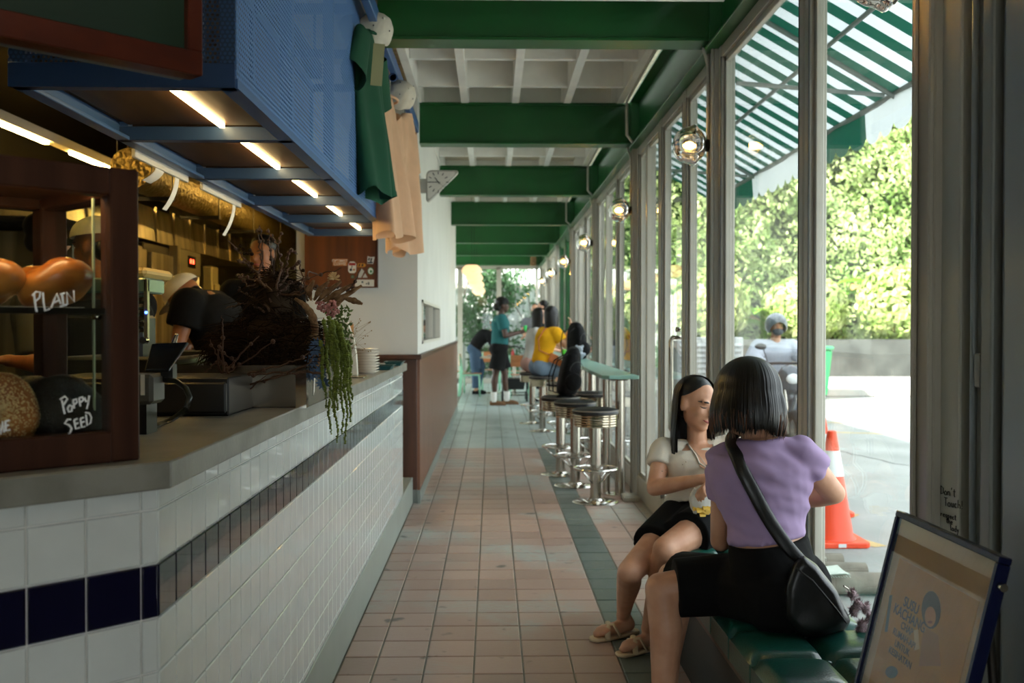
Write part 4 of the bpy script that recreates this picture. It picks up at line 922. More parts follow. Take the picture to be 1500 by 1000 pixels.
trunk_light('suspended white linear light over the kitchen', -3.2, 6.1, 8.9, 2.66)
trunk_light('suspended linear light deep in the kitchen', -1.85, 8.6, 11.0, 2.60)
tag(obj('cross_trunking', MB().box(-3.2, -2.35, 8.85, 8.93, 2.68, 2.75), m_recw, bev=.003), 'white cross trunking joining the kitchen lights', 'trunking')
tag(obj('ceiling_cassette', MB().box(-2.3, -1.55, 11.3, 12.3, 2.78, 2.9).box(-2.2, -1.65, 11.4, 12.2, 2.765, 2.785), mat('cassette', '#8a7f55', rough=.6), bev=.01), 'square air conditioning cassette in the kitchen', 'air conditioner')
# tall fridge, ovens, under the hood
fg = thing('upright_fridge', 'tall stainless upright fridge under the hood', 'fridge', (-3.3, 7.7, .2))
obj('body', MB().box(-3.7, -2.95, 7.1, 8.5, .2, 2.03), m_ss, fg, bev=.01)
for y0, y1 in ((7.12, 7.79), (7.81, 8.48)):
    d = obj('door', MB().box(-2.95, -2.91, y0, y1, .35, 2.0), m_ss, fg, bev=.006); obj('handle', MB().cyl((-2.88, y1 - .08, .9), (-2.88, y1 - .08, 1.5), .012), m_steel, d)
ovn = thing('deck_oven', 'stainless oven tower with small red display', 'oven', (-3.3, 9.4, .2))
obj('body', MB().box(-3.7, -2.98, 8.6, 10.1, .2, 2.08), m_ssd, ovn, bev=.01)
obj('control_box', MB().box(-2.98, -2.9, 9.35, 10.0, 1.85, 2.08), mat('oven_grey', '#6a6450', rough=.4, metal=.6), ovn, bev=.005)
obj('display', MB().box(-2.9, -2.895, 9.58, 9.82, 1.92, 2.03), mat('display_black', '#0a0a0a', rough=.2), ovn)
obj('display_digits', MB().box(-2.895, -2.893, 9.64, 9.68, 1.96, 2.0).box(-2.895, -2.893, 9.72, 9.76, 1.96, 2.0), mat('red_led', '#ff3020', emit='#ff3a20', es=4), ovn)
obj('door', MB().box(-2.98, -2.94, 8.7, 9.3, 1.2, 2.0), m_ss, ovn, bev=.006); obj('pilaster', MB().box(-2.98, -2.9, 9.27, 9.36, .3, 2.1), m_ss, ovn)
obj('paper_note', MB().box(-2.902, -2.9, 9.75, 9.95, 1.6, 1.84), m_recw, ovn)
tag(obj('kitchen_cabinet', MB().box(-3.7, -2.98, 10.2, 12.3, .2, 1.5).box(-2.98, -2.95, 10.25, 11.2, .3, 1.45).box(-2.98, -2.95, 11.25, 12.25, .3, 1.45), m_ss, bev=.006), 'low stainless cabinet beyond the oven tower', 'cabinet')
tag(obj('wall_dispenser', MB().box(-3.0, -2.9, 10.4, 10.65, 1.6, 1.98).box(-2.9, -2.87, 10.45, 10.6, 1.64, 1.8), mat('disp', '#8d8360', rough=.4, metal=.4), bev=.01), 'small metal wall dispenser beside the oven tower', 'dispenser')
# steel back bench
bb = thing('prep_bench', 'stainless prep bench behind the counter', 'bench', (-2.0, 5.2, .2))
obj('top', MB().box(-2.35, -1.85, 5.0, 7.0, 1.06, 1.1), m_ss, bb, bev=.004); obj('body', MB().box(-2.32, -1.9, 5.05, 6.95, .2, 1.06), m_ssd, bb)
obj('splashback', MB().box(-2.35, -2.33, 5.0, 7.0, 1.1, 1.2), m_ss, bb)
pnl = thing('sneeze_box', 'dark open steel bin set into the counter beside the trough', 'bin', (-1.2, 3.6, 1.1))
for a in ((-1.30, -.96, 3.05, 3.06), (-1.30, -1.29, 3.05, 4.0), (-.97, -.96, 3.05, 4.0), (-1.30, -.96, 3.99, 4.0)): obj('side', MB().box(*a, ZT, ZT + .145), m_ssd, pnl)
obj('rim', MB().tube([(-1.30, 3.05, ZT + .147), (-.96, 3.05, ZT + .147), (-.96, 4.0, ZT + .147), (-1.30, 4.0, ZT + .147), (-1.30, 3.05, ZT + .147)], .006, 6), m_ss, pnl)
# tools in the bin
for k, (x, y, tx, ty, nm, lab) in enumerate(((-1.1, 3.3, -1.02, 3.25, 'tongs', 'steel tongs standing in the dark bin'), (-1.2, 3.5, -1.25, 3.45, 'ladle', 'steel ladle standing in the dark bin'))):
    mb = MB().tube([(x, y, ZT + .02), ((x + tx) / 2, (y + ty) / 2, ZT + .14), (tx, ty, ZT + .22)], .006, 8)
    if k: mb.ell((tx, ty, ZT + .235), (.03, .03, .018), n=12, m=8)
    else: mb.tube([(x + .03, y, ZT + .02), ((x + tx) / 2 + .012, (y + ty) / 2, ZT + .14), (tx, ty, ZT + .22)], .006, 8)
    tag(obj(nm, mb, m_steel, smooth=True), lab, 'utensil')
# conveyor toaster on the counter, kitchen side
ts = thing('toaster', 'steel conveyor toaster with louvred side and glass hood', 'toaster', (-1.42, 3.5, 1.1))
q0 = P(190, 405, 3.5); q1 = P(228, 512, 3.5)
obj('body', MB().box(q0.x - .25, q1.x - .03, 3.45, 3.6, 1.1, q1.z + .12), m_plast, ts, bev=.01)
obj('hood', MB().box(q0.x - .22, q1.x, 3.42, 3.6, P(0, 430, 3.5).z, P(0, 408, 3.5).z), mat('hood_glass', '#5f7a6c', rough=.15), ts, bev=.006)
for k in range(6):
    z = P(0, 437 + k * 9, 3.5).z; obj('louvre', MB().obox(((q0.x + P(224, 0, 3.5).x) / 2, 3.44, z), ((P(224, 0, 3.5).x - q0.x) / 2, 0, 0), (0, .012, .005), (0, -.002, .006)), m_chrome, ts)
obj('upright', MB().box(q1.x - .012, q1.x, 3.42, 3.44, P(0, 500, 3.5).z, P(0, 410, 3.5).z), m_ss, ts)
obj('knob', MB().cyl((q1.x - .006, 3.42, P(0, 498, 3.5).z), (q1.x - .006, 3.39, P(0, 498, 3.5).z), .012), m_chrome, ts)
obj('pilot_light', MB().ell((q1.x - .004, 3.418, P(0, 458, 3.5).z), .005), mat('blue_pilot', '#2040ff', emit='#3050ff', es=5), ts)
tag(obj('crate', MB().box(q0.x - .1, P(226, 0, 3.6).x, 3.5, 3.8, P(0, 407, 3.6).z, P(0, 393, 3.6).z), mat('crate_tan', '#b99a58', rough=.6), bev=.012), 'tan plastic tub resting on top of the toaster', 'tub')
# order terminal
tm = thing('order_terminal', 'black order terminal with tilted screen next to the display case', 'terminal', P(225, 640, 2.25).to_tuple()[:2] + (ZT,))
Yt = 2.25
s0, s1, s2, s3 = P(212, 541, Yt + .02), P(222, 503, Yt + .1), P(276, 500, Yt + .1), P(247, 541, Yt + .02)
mb = MB(); a_ = (s1 - s0).cross(s3 - s0).normalized() * .008
mb.add([s0, s3, s2, s1, s0 + a_, s3 + a_, s2 + a_, s1 + a_], [(0, 3, 2, 1), (4, 5, 6, 7), (0, 1, 5, 4), (1, 2, 6, 5), (2, 3, 7, 6), (3, 0, 4, 7)])
obj('screen', mb, mat('screen_black', '#171a1a', rough=.12, coat=.6), tm, bev=.002)
b0, b1 = P(180, 555, Yt), P(228, 620, Yt)
obj('body', MB().box(b0.x, b1.x, Yt - .02, Yt + .07, P(0, 592, Yt).z, P(0, 548, Yt).z), mat('term_grey', '#4b4a44', rough=.45), tm, bev=.008)
obj('foot', MB().box(b0.x, b1.x - .02, Yt, Yt + .07, ZT, P(0, 590, Yt).z), m_plast, tm)
obj('neck', MB().box(P(222, 0, Yt).x, P(240, 0, Yt).x, Yt + .05, Yt + .08, P(0, 560, Yt).z, P(0, 535, Yt).z), m_plast, tm)
obj('label_sticker', MB().box(P(208, 0, Yt).x, P(214, 0, Yt).x, Yt - .0215, Yt - .02, P(0, 578, Yt).z, P(0, 548, Yt).z), m_recw, tm)
tag(obj('power_cable', MB().tube([P(240, 556, 2.3), P(258, 558, 2.3), P(272, 568, 2.28), P(278, 582, 2.26), P(272, 600, 2.24), PZ(252, 614, ZT + .006), PZ(232, 622, ZT + .006), PZ(210, 632, ZT + .006)], .0065, 8), mat('cable_black', '#1c211d', rough=.35), smooth=True), 'black cable looping from the order terminal onto the worktop', 'cable')
trunk_light('unseen linear light added over the display case end of the kitchen', -1.75, 2.6, 3.9, 2.88)  # out of view, added to brighten the capped worker
# dark box behind terminal
tag(obj('till_drawer', MB().box(-1.22, P(330, 0, 2.7).x, 2.72, 3.02, ZT, P(0, 553, 2.72).z).box(-1.20, P(328, 0, 2.7).x, 2.70, 2.72, ZT + .01, P(0, 560, 2.72).z), m_plast, bev=.004), 'black till drawer between the terminal and the planter', 'till')
# pale door leaf and beige panel deep in the kitchen
tag(obj('kitchen_door', MB().box(-2.35, -1.55, 12.9, 12.95, .2, 2.2).box(-2.3, -1.6, 12.885, 12.9, 1.2, 2.1), mat('beige_door', '#b9a67c', rough=.6), bev=.01), 'beige door at the end of the kitchen', 'door')
# real light of the kitchen: the linear fittings' spill
def point(name, loc, e, col, size=.15):
    l = bpy.data.lights.new(name, 'POINT'); l.energy = e; l.color = col; l.shadow_soft_size = size; o = bpy.data.objects.new(name, l); COL.objects.link(o); o.location = loc; return o
# ================================================================ STOOLS AND BAR
m_vinyl = mat('black_vinyl', '#17181a', rough=.42, bump=.1, bs=200)
m_brass = mat('stool_band', '#b8aa92', rough=.14, metal=1)
def make_stool():
    t = thing('bar_stool', 'x', 'stool', (0, 0, 0), 'chrome bar stools along the window bar')
    obj('base_disc', MB().lathe([(0, 0), (.178, 0), (.18, .004), (.172, .010), (.06, .018), (.05, .03), (0, .03)], n=40), m_chrome, t, smooth='auto')
    obj('column', MB().cyl((0, 0, .02), (0, 0, .60), .042, n=28), m_steel, t, smooth='auto')
    rg = [(.165 + .010 * math.cos(a), .26 + .010 * math.sin(a)) for a in [2 * PI * i / 10 for i in range(11)]]
    obj('foot_ring', MB().lathe(rg, n=40), m_chrome, t, smooth=True)
    st = MB()
    for k in range(4):
        a = PI / 4 + k * PI / 2; d = V((math.cos(a), math.sin(a), 0)); st.tube([d * .16 + V((0, 0, .255)), d * .04 + V((0, 0, .15))], .007, 8)
    for k in range(4):
        a = PI / 4 + k * PI / 2; d = V((math.cos(a), math.sin(a), 0)); obj('strut', MB().tube([d * .16 + V((0, 0, .255)), d * .04 + V((0, 0, .15))], .007, 8), m_chrome, t, smooth=True)
    for k in range(5):
        z = .585 + k * .019; obj('seat_band', MB().lathe([(.150, z), (.166, z + .002), (.1695, z + .0095), (.166, z + .017), (.150, z + .019)], n=40), m_brass, t, smooth='auto')
    obj('seat_pan', MB().lathe([(0, .583), (.15, .583), (.155, .66), (0, .66)], n=32), m_steel, t)
    pad = obj('cushion', MB().lathe([(0, .676), (.165, .676), (.176, .683), (.179, .698), (.172, .713), (.15, .723), (.10, .728), (0, .73)], n=40), m_vinyl, t, smooth='auto')
    obj('piping', MB().lathe([(.1775 + .0035 * math.cos(a), .708 + .0035 * math.sin(a)) for a in [2 * PI * i / 8 for i in range(9)]], n=40), mat('piping_tan', '#8d857a', rough=.4), pad, smooth=True)
    return t
st0 = make_stool()
STOOLS = [(.80, 7.63, 'chrome bar stool with ribbed band at the near end of the bar table'), (.71, 8.43, 'chrome bar stool second from the near end of the bar table'), (.63, 9.07, 'chrome bar stool with a black backpack on its seat'),
          (.98, 9.58, 'chrome bar stool tucked against the glass under the bar table'), (.66, 12.9, 'chrome bar stool under the woman in the yellow shirt'), (.57, 13.95, 'chrome bar stool under the woman in the pale grey top'), (.80, 11.3, 'empty chrome bar stool in front of the woman in yellow'), (.86, 15.2, 'chrome bar stool at the far end of the bar table')]
for i, (x, y, lab) in enumerate(STOOLS):
    if i == 0: st0.location = (x, y, 0); WORLD[st0.name] = V((x, y, 0)); st0['label'] = lab
    else: dup(st0, (x, y, 0), .3 * i, lab)
m_bar = mat('teal_laminate', '#7fa79b', rough=.3, var=.04)
bt = thing('bar_table', 'long narrow mint green bar table along the glass front', 'table', (.99, 11.5, 0))
pl_ = [(.85, 7.66), (.90, 7.60), (1.13, 7.60), (1.13, 15.6), (.85, 15.6)]
obj('tabletop', MB().prism(pl_, (0, 0, .945), (1, 0, 0), (0, 1, 0), (0, 0, .03)), m_bar, bt, bev=.006, seg=2)
obj('under_frame', MB().box(.93, 1.07, 7.8, 15.4, .925, .945), m_wdark, bt)
for y in (7.95, 10.2, 12.5, 14.9):
    obj('leg', MB().cyl((1.03, y, .01), (1.03, y, .93), .04, n=24), m_steel, bt, smooth='auto'); obj('leg', MB().cyl((.93, y + .08, .01), (.93, y + .08, .93), .03, n=20), m_steel, bt, smooth='auto')
    obj('foot_plate', MB().lathe([(0, 0), (.10, 0), (.10, .008), (.05, .016), (0, .016)], (1.0, y + .04, 0), 28), m_chrome, bt, smooth='auto')
# ================================================================ WINDOW BENCH
m_leath = mat('green_leather', '#12493f', rough=.28, var=.12, vs=12, bump=.12, bs=150, coat=.15)
bn = thing('window_bench', 'dark green tufted leather bench along the glass front', 'bench', (.89, 3.5, 0))
BX0, BX1, BY0, BY1, BZ = .70, 1.12, 2.42, 4.62, .455
obj('base', MB().box(BX0 + .05, BX1, BY0 + .03, BY1 - .03, 0, .33), mat('bench_base', '#1d1f1d', rough=.5), bn, bev=.004)
obj('seat_board', MB().box(BX0 + .01, BX1, BY0, BY1, .33, .36), m_wdark, bn, bev=.003)
nu, nv = 2, 9; dx = (BX1 - BX0) / nu; dy = (BY1 - BY0) / nv
def pad(mb, x0, x1, y0, y1):
    def top(a, b):
        x = x0 + (x1 - x0) * a; y = y0 + (y1 - y0) * b; e = (1 - abs(2 * a - 1) ** 6) * (1 - abs(2 * b - 1) ** 6); return V((x, y, .425 + .035 * max(0, e) ** .5))
    N_ = 13; mb.grid(top, N_, N_)
    ring = [top(i / 12, 0) for i in range(13)] + [top(1, i / 12) for i in range(1, 13)] + [top(1 - i / 12, 1) for i in range(1, 13)] + [top(0, 1 - i / 12) for i in range(1, 12)]
    mb.loft([[V((p.x, p.y, .36)) for p in ring], ring], cap=False)
pm_ = MB(); pad(pm_, 0, dx, 0, dy); pme = pm_.mesh('seat_pad'); pme.materials.append(m_leath); pme.polygons.foreach_set('use_smooth', [True] * len(pme.polygons))
for i in range(nu):
    for j in range(nv):
        o = bpy.data.objects.new('seat_pad', pme); COL.objects.link(o); o.parent = bn; o.location = V((BX0 + i * dx, BY0 + j * dy, 0)) - WORLD[bn.name]
bt_ = MB()
for j in range(1, nv): bt_.ell((BX0 + dx, BY0 + j * dy, .434), (.012, .012, .006), n=10, m=6)
obj('tuft_button', bt_, m_leath, bn, smooth=True)
# leaflets lying on the bench
for k, (px, py, c, lab) in enumerate(((1045, 829, '#d9d2c8', 'folded printed leaflet between the two women on the bench'),)):
    q = PZ(px, py, .462); t = thing('leaflet', lab, 'leaflet', q)
    obj('sheet', MB().obox(q + V((0, 0, .003)), V((.09, .02, 0)), V((-.012, .05, 0)), (0, 0, .002)), mat('leaflet_paper', c, rough=.6), t)
    pr = MB()
    for i in range(8): pr.obox(q + V((-.06 + .017 * i, .01 * math.sin(i * 2), .0056)), V((.006, .001, 0)), V((0, .018, 0)), (0, 0, .0004))
    obj('print', pr, mat('leaflet_red', '#a9413b', rough=.6), t)
# ================================================================ POSTER STAND
TL, TR, BL0 = P(1315, 747, 2.30), P(1468, 815, 1.845), P(1272, 990, 2.245)
uu = (TR - TL); PWd = uu.length; uu.normalize(); vv = (BL0 - TL); vv = (vv - uu * vv.dot(uu)).normalized(); nn = uu.cross(vv)   # vv down
if nn.x > 0: nn = -nn
PHt = .70
def pq(a, b, d=0): return TL + uu * a + vv * b + nn * d
ps = thing('poster_stand', 'framed vintage milk poster leaning on a black stand at the bench end', 'poster', (pq(PWd / 2, PHt)).to_tuple()[:2] + (0,))
m_pf = mat('poster_frame_blue', '#10183a', rough=.25, metal=.3)
def pbox(a0, a1, b0, b1, d0, d1): return MB().obox(pq((a0 + a1) / 2, (b0 + b1) / 2, (d0 + d1) / 2), uu * (abs(a1 - a0) / 2), vv * (abs(b1 - b0) / 2), nn * (abs(d1 - d0) / 2))
fw = .014
obj('frame_rail', pbox(0, PWd, 0, fw, -.022, .004), m_pf, ps, bev=.002); obj('frame_rail', pbox(0, PWd, PHt - fw, PHt, -.022, .004), m_pf, ps, bev=.002)
obj('frame_stile', pbox(0, fw, fw, PHt - fw, -.022, .004), m_pf, ps, bev=.002); obj('frame_stile', pbox(PWd - fw, PWd, fw, PHt - fw, -.022, .004), m_pf, ps, bev=.002)
obj('backing', pbox(.005, PWd - .005, .005, PHt - .005, -.02, -.012), m_black, ps)
obj('mount', pbox(fw, PWd - fw, fw, PHt - fw, -.012, -.008), mat('mount_tan', '#b79a74', rough=.6, var=.05), ps)
obj('poster_sheet', pbox(.05, PWd - .05, .10, PHt - .05, -.008, -.007), mat('poster_ochre', '#b07a1c', rough=.6, var=.1, vs=9), ps)
obj('glazing', pbox(fw, PWd - fw, fw, PHt - fw, -.002, .0), glassmat('poster_glass', tint=(.97, .97, .95), ior=1.3), ps)
m_pblue = mat('poster_blue', '#14233c', rough=.6); m_pbrown = mat('poster_brown', '#2c1c0a', rough=.6)
def ptext(txt, px, py, size, m, rot=0):
    o = PP(px, py, pq(0, 0, -.006), nn); me = text_mesh(txt, size, o, uu, -vv, .0003, 'CENTER', True); obj('lettering', me, m, ps)
ptext('SUSU', 1333, 893, .031, m_pblue); ptext('KACHANG', 1330, 911, .031, m_pblue); ptext('CHAP', 1327, 925, .022, m_pbrown); ptext('RUMAH-API', 1323, 939, .021, m_pbrown); ptext('UNTUK', 1320, 953, .021, m_pbrown); ptext('KESIHATAN', 1317, 967, .021, m_pbrown)
def ppoly(poly, col, d): 
    pts = [PP(x, y, pq(0, 0, -.007), nn) for x, y in poly]; o = pts[0]; obj('illustration', MB().prism([((p - o).dot(uu), (p - o).dot(vv)) for p in pts], o, uu, vv, nn * d), mat('poster_' + col, col, rough=.6), ps)
ppoly([(1348, 905), (1352, 925), (1346, 975), (1378, 975), (1374, 930), (1362, 922)], '#9a6a3c', .0004)
ppoly(circ(1364, 893, 14, 28), '#1e2a33', .0005); ppoly(circ(1363, 903, 8, 15), '#b5794a', .0008); ppoly(circ(1363, 911, 3.5, 2), '#7c2f22', .001)
ppoly([(1339, 923), (1345, 921), (1347, 950), (1340, 952)], '#c9b48b', .0009); ppoly(circ(1306, 984, 9, 9), '#24506a', .0005)
ppoly([(1303, 872), (1307, 871), (1300, 925), (1296, 925)], '#24506a', .0004)
for a in (.05, PWd - .05):
    c = pq(a, PHt, -.03); obj('leg', MB().tube([pq(a, .12, -.03), c, V((c.x - .06, c.y, 0.01))], .009, 8), m_plast, ps, smooth=True); obj('leg', MB().tube([pq(a, .12, -.03), V((c.x + .20, c.y, 0.01))], .009, 8), m_plast, ps, smooth=True)
obj('pivot_knob', MB().cyl(pq(PWd, .055, -.01), pq(PWd + .014, .055, -.01), .008), m_steel, ps, smooth='auto')
# handwriting on the grey jamb
S_ = {'D': [[(0, 0), (0, 1)], [(0, 1), (.5, .8), (.5, .2), (0, 0)]], 'o': [[(.25, .5), (0, .3), (.1, 0), (.4, 0), (.5, .3), (.25, .5)]], 'n': [[(0, .5), (0, 0)], [(0, .3), (.25, .5), (.4, .35), (.4, 0)]], "'": [[(.1, 1), (.05, .75)]], 't': [[(.2, .9), (.2, .1), (.35, 0)], [(0, .6), (.4, .65)]], 'T': [[(0, 1), (.6, 1)], [(.3, 1), (.3, 0)]],
      'u': [[(0, .5), (.05, .05), (.3, 0), (.4, .5)], [(.4, .5), (.42, 0)]], 'c': [[(.4, .45), (.15, .5), (0, .25), (.15, 0), (.4, .05)]], 'h': [[(0, 1), (0, 0)], [(0, .35), (.25, .5), (.4, .3), (.4, 0)]], '!': [[(.1, 1), (.1, .3)], [(.1, .08), (.1, 0)]], 'r': [[(0, .5), (0, 0)], [(0, .3), (.2, .5), (.35, .45)]], 'e': [[(0, .25), (.4, .3), (.3, .5), (.05, .45), (0, .15), (.2, 0), (.4, .05)]],
      's': [[(.35, .5), (.1, .45), (.1, .3), (.35, .2), (.3, 0), (0, .05)]], 'p': [[(0, .5), (0, -.45)], [(0, .45), (.3, .5), (.4, .25), (.25, 0), (0, .05)]], 'a': [[(.4, .45), (.1, .5), (0, .2), (.15, 0), (.4, .2)], [(.4, .5), (.42, 0)]], 'l': [[(.1, 1), (.1, .05), (.2, 0)]], 'd': [[(.4, .4), (.1, .45), (0, .2), (.15, 0), (.4, .15)], [(.4, 1), (.42, 0)]], 'y': [[(0, .5), (.2, .1)], [(.4, .5), (.1, -.45)]]}
mb = MB(); nx = V((1, 0, 0)); oj = V((1.1585, 2.5, 0))
def jam(px, py): return PP(px, py, oj, nx)
for txt, x, y, h in (("Don't", 1378, 723, 12), ('Touch!', 1383, 740, 12), ('respect', 1378, 755, 8), ('the', 1386, 765, 8), ('lady', 1392, 776, 9)):
    for ch in txt:
        for st in S_[ch]: mb.tube([jam(x + a * h * .62, y - b * h + a * 2) for a, b in st], .0011, 4)
        x += h * .42 if ch not in "'l!" else h * .25; y += 1.0
obj('handwriting', mb, m_ink, sh)
# ================================================================ WALL LAMPS
m_bulb = mat('bulb_glow', '#fff0c8', emit='#ffc060', es=20); m_shade = mat('shell_glass', '#fdf8f0', rough=.02); m_shade.node_tree.nodes['Principled BSDF'].inputs['Transmission Weight'].default_value = 1; m_dbr = mat('dark_bronze', '#2c261d', rough=.35, metal=.8)
def make_lamp():
    t = thing('wall_lamp', 'x', 'lamp', (0, 0, 0), 'shell wall lamps on the window posts')      # origin at the back plate, arm towards -x
    obj('back_plate', MB().lathe([(0, 0), (.032, 0), (.034, -.012), (.02, -.02), (0, -.02)], (0, 0, 0), 20, (1, 0, 0)), m_dbr, t, smooth='auto')
    obj('arm', MB().tube([(-.015, 0, 0), (-.03, 0, -.004), (-.045, 0, 0)], .011, 10), m_dbr, t, smooth=True)
    obj('socket', MB().lathe([(0, 0), (.03, 0), (.034, -.02), (.026, -.035), (0, -.035)], (-.035, 0, 0), 20, (1, 0, 0)), m_dbr, t, smooth='auto')
    def shell(e):
        def f(a, b):
            th = 2 * PI * a; ph = PI * (.06 + .92 * b); x = -.10 + .075 * math.cos(ph) * (1 + e); r = .078 * math.sin(ph) ** .8 * (1 + e) * (1 + .10 * abs(math.sin(4 * th)) + .22 * math.exp(-((b - .38) / .07) ** 2) * (abs(math.sin(th)) ** 3))
            return V((x, r * math.cos(th), r * math.sin(th)))
        return f
    obj('glass_shade', MB().grid(shell(.12), 64, 26, True).grid(lambda a, b: shell(.02)(1 - a, b), 64, 26, True), m_shade, t, smooth=True)
    b = obj('bulb', MB().ell((-.10, 0, 0), (.034, .02, .02), n=16, m=10), m_bulb, t, smooth=True)
    return t
lm0 = make_lamp(); LZ = 2.285
for i, y in enumerate([5.15, 2.62] + BEAM_Y[1:6]):
    lab = ('clear shell glass wall lamp on the post beside the door', 'clear shell glass wall lamp on the post at the bench end', 'clear shell glass wall lamp over the near end of the bar table', 'clear shell glass wall lamp over the middle of the bar table', 'clear shell glass wall lamp at the green posts', 'clear shell glass wall lamp over the dining corner', 'clear shell glass wall lamp nearest to the end windows')[i]
    if i == 0: lm0.location = (XW - .035, y, LZ); lm0['label'] = lab; WORLD[lm0.name] = V(lm0.location)
    else: dup(lm0, (XW - .035, y, LZ), 0, lab)
    tag(obj('lamp_conduit', MB().tube([(XW - .04, y + .0, LZ + .03), (XW - .04, y, LZ + .36), (XW - .04, y + .01, LZ + .42), (XW - .07, y - .02, LZ + .50)], .008, 8), m_conduit, smooth=True), 'grey conduit pipe running up from a wall lamp', 'pipe', 'lamp conduits')
gp = thing('fill_pendant', 'unseen opal pendant lamp added behind the viewer as fill light', 'lamp', (.35, .3, 2.35))  # unseen lamp added to brighten the near jambs
obj('globe', MB().ell((.35, .3, 2.47), .12, n=28, m=18), mat('fill_globe', '#f5eee2', emit='#ffe6c8', es=3), gp, smooth=True); obj('cap', MB().cyl((.35, .3, 2.58), (.35, .3, 2.62), .04), m_dbr, gp); obj('cord', MB().cyl((.35, .3, 2.62), (.35, .3, 3.36), .004, n=6), m_black, gp)
# ================================================================ PAPER LANTERNS
m_paper = mat('lantern_paper', '#f3e3cc', rough=.8, emit='#ffcf98', es=.30, trl=.4)
prof = []
for i in range(15):
    f = i / 14; prof.append((.145 * (math.sin(PI * (.12 + .76 * f)) ** .6) * (1 + .025 * (i % 2)) * (1.0 - .35 * max(0, .45 - f)), -.09 + .18 * f))
for i, y in enumerate((14.6, 16.7, 19.4, 22.6)):
    t = thing('paper_lantern', 'ribbed paper lantern glowing above the aisle', 'lantern', (-.29, y, 2.12), 'paper lanterns in a row')
    obj('shade', MB().lathe(prof, (-.29, y, 2.17), 28), m_paper, t, smooth=True); obj('cord', MB().cyl((-.29, y, 2.25), (-.29, y, 3.36), .003, n=6), m_black, t)
    obj('top_ring', MB().lathe([(.0, 0), (.04, 0), (.04, .01), (0, .012)], (-.29, y, 2.258), 16), m_black, t)
# ================================================================ DINING CORNER
m_mint = mat('mint_metal', '#8cc7a8', rough=.4); m_plyw = woodmat('seat_ply', '#b5774a', '#a0653c', rough=.4, axis=0)
def make_chair():
    t = thing('cafe_chair', 'x', 'chair', (0, 0, 0), 'mint cafe chairs in the dining corner')      # faces +x
    for s in (-1, 1):
        obj('back_leg', MB().prism([(-.24, 0), (-.19, 0), (-.14, .45), (-.19, .82), (-.215, .82), (-.20, .45)], (0, s * .19, 0), (1, 0, 0), (0, 0, 1), (0, .03, 0)), m_mint, t, bev=.006)
        obj('front_leg', MB().tube([(.19, s * .18, 0), (.18, s * .18, .43)], .013, 8), m_mint, t, smooth=True)
        obj('seat_rail', MB().box(-.17, .20, s * .18 - .012, s * .18 + .012, .41, .435), m_mint, t)
    obj('seat', MB().grid(lambda a, b: V((-.17 + .40 * a, -.2 + .4 * b, .445 - .012 * math.sin(PI * a) * math.sin(PI * b))), 9, 9).grid(lambda a, b: V((-.17 + .40 * a, .2 - .4 * b, .437 - .012 * math.sin(PI * a) * math.sin(PI * b))), 9, 9), m_plyw, t, smooth=True)
    obj('backrest', MB().grid(lambda a, b: V((-.195 - .035 * math.sin(PI * a), -.2 + .4 * a, .60 + .22 * b)), 11, 5).grid(lambda a, b: V((-.185 - .035 * math.sin(PI * a), .2 - .4 * a, .60 + .22 * b)), 11, 5), m_plyw, t, smooth=True)
    return t
c0_ = make_chair(); CH = [(-.42, 19.6, 0, 'mint metal chair with plywood back beside the bending man'), (-.75, 20.6, 0, 'mint metal chair behind the one next to the bending man'), (-.02, 21.4, -PI / 2, 'mint metal chair across the table from the bending man'), (.55, 19.1, PI / 2, 'mint metal chair behind the black trolley'), (.55, 20.6, PI, 'mint metal chair by the far end window')]
for i, (x, y, r, lab) in enumerate(CH):
    if i == 0: c0_.location = (x, y, 0); c0_.rotation_euler.z = r; c0_['label'] = lab
    else: dup(c0_, (x, y, 0), r, lab)
for k, (x, y, lab) in enumerate(((.06, 20.42, 'square wooden cafe table beside the bending man'), (.45, 19.75, 'square wooden cafe table behind the standing man'))):
    t = thing('cafe_table', lab, 'table', (x, y, 0))
    obj('tabletop', MB().box(x - .3, x + .3, y - .3, y + .3, .72, .75), mat('table_cream', '#cbbfa9', rough=.4), t, bev=.01); obj('column', MB().cyl((x, y, .02), (x, y, .72), .035, n=16), m_steel, t, smooth='auto'); obj('base', MB().lathe([(0, 0), (.22, 0), (.22, .012), (.05, .03), (0, .03)], (x, y, 0), 24), m_steel, t, smooth='auto')
for k, (x, y, c, lab) in enumerate(((.0, 20.25, '#dcd9d0', 'white plate on the table beside the bending man'), (.14, 20.5, '#c9cfcf', 'pale bowl on the table beside the bending man'))):
    tag(obj('bowl', MB().lathe([(0, .0), (.05, .0), (.09, .03), (.092, .034), (.086, .033), (.045, .008), (0, .008)], (x, y, .7505), 24), mat('crockery' + str(k), c, rough=.2), smooth='auto'), lab, 'crockery')
tag(obj('sauce_bottle', MB().lathe([(0, 0), (.03, 0), (.032, .10), (.012, .14), (.012, .17), (0, .175)], (.42, 19.65, .7505), 16), mat('red_bottle', '#b3221c', rough=.3), smooth='auto'), 'red sauce bottle on the table behind the standing man', 'bottle')
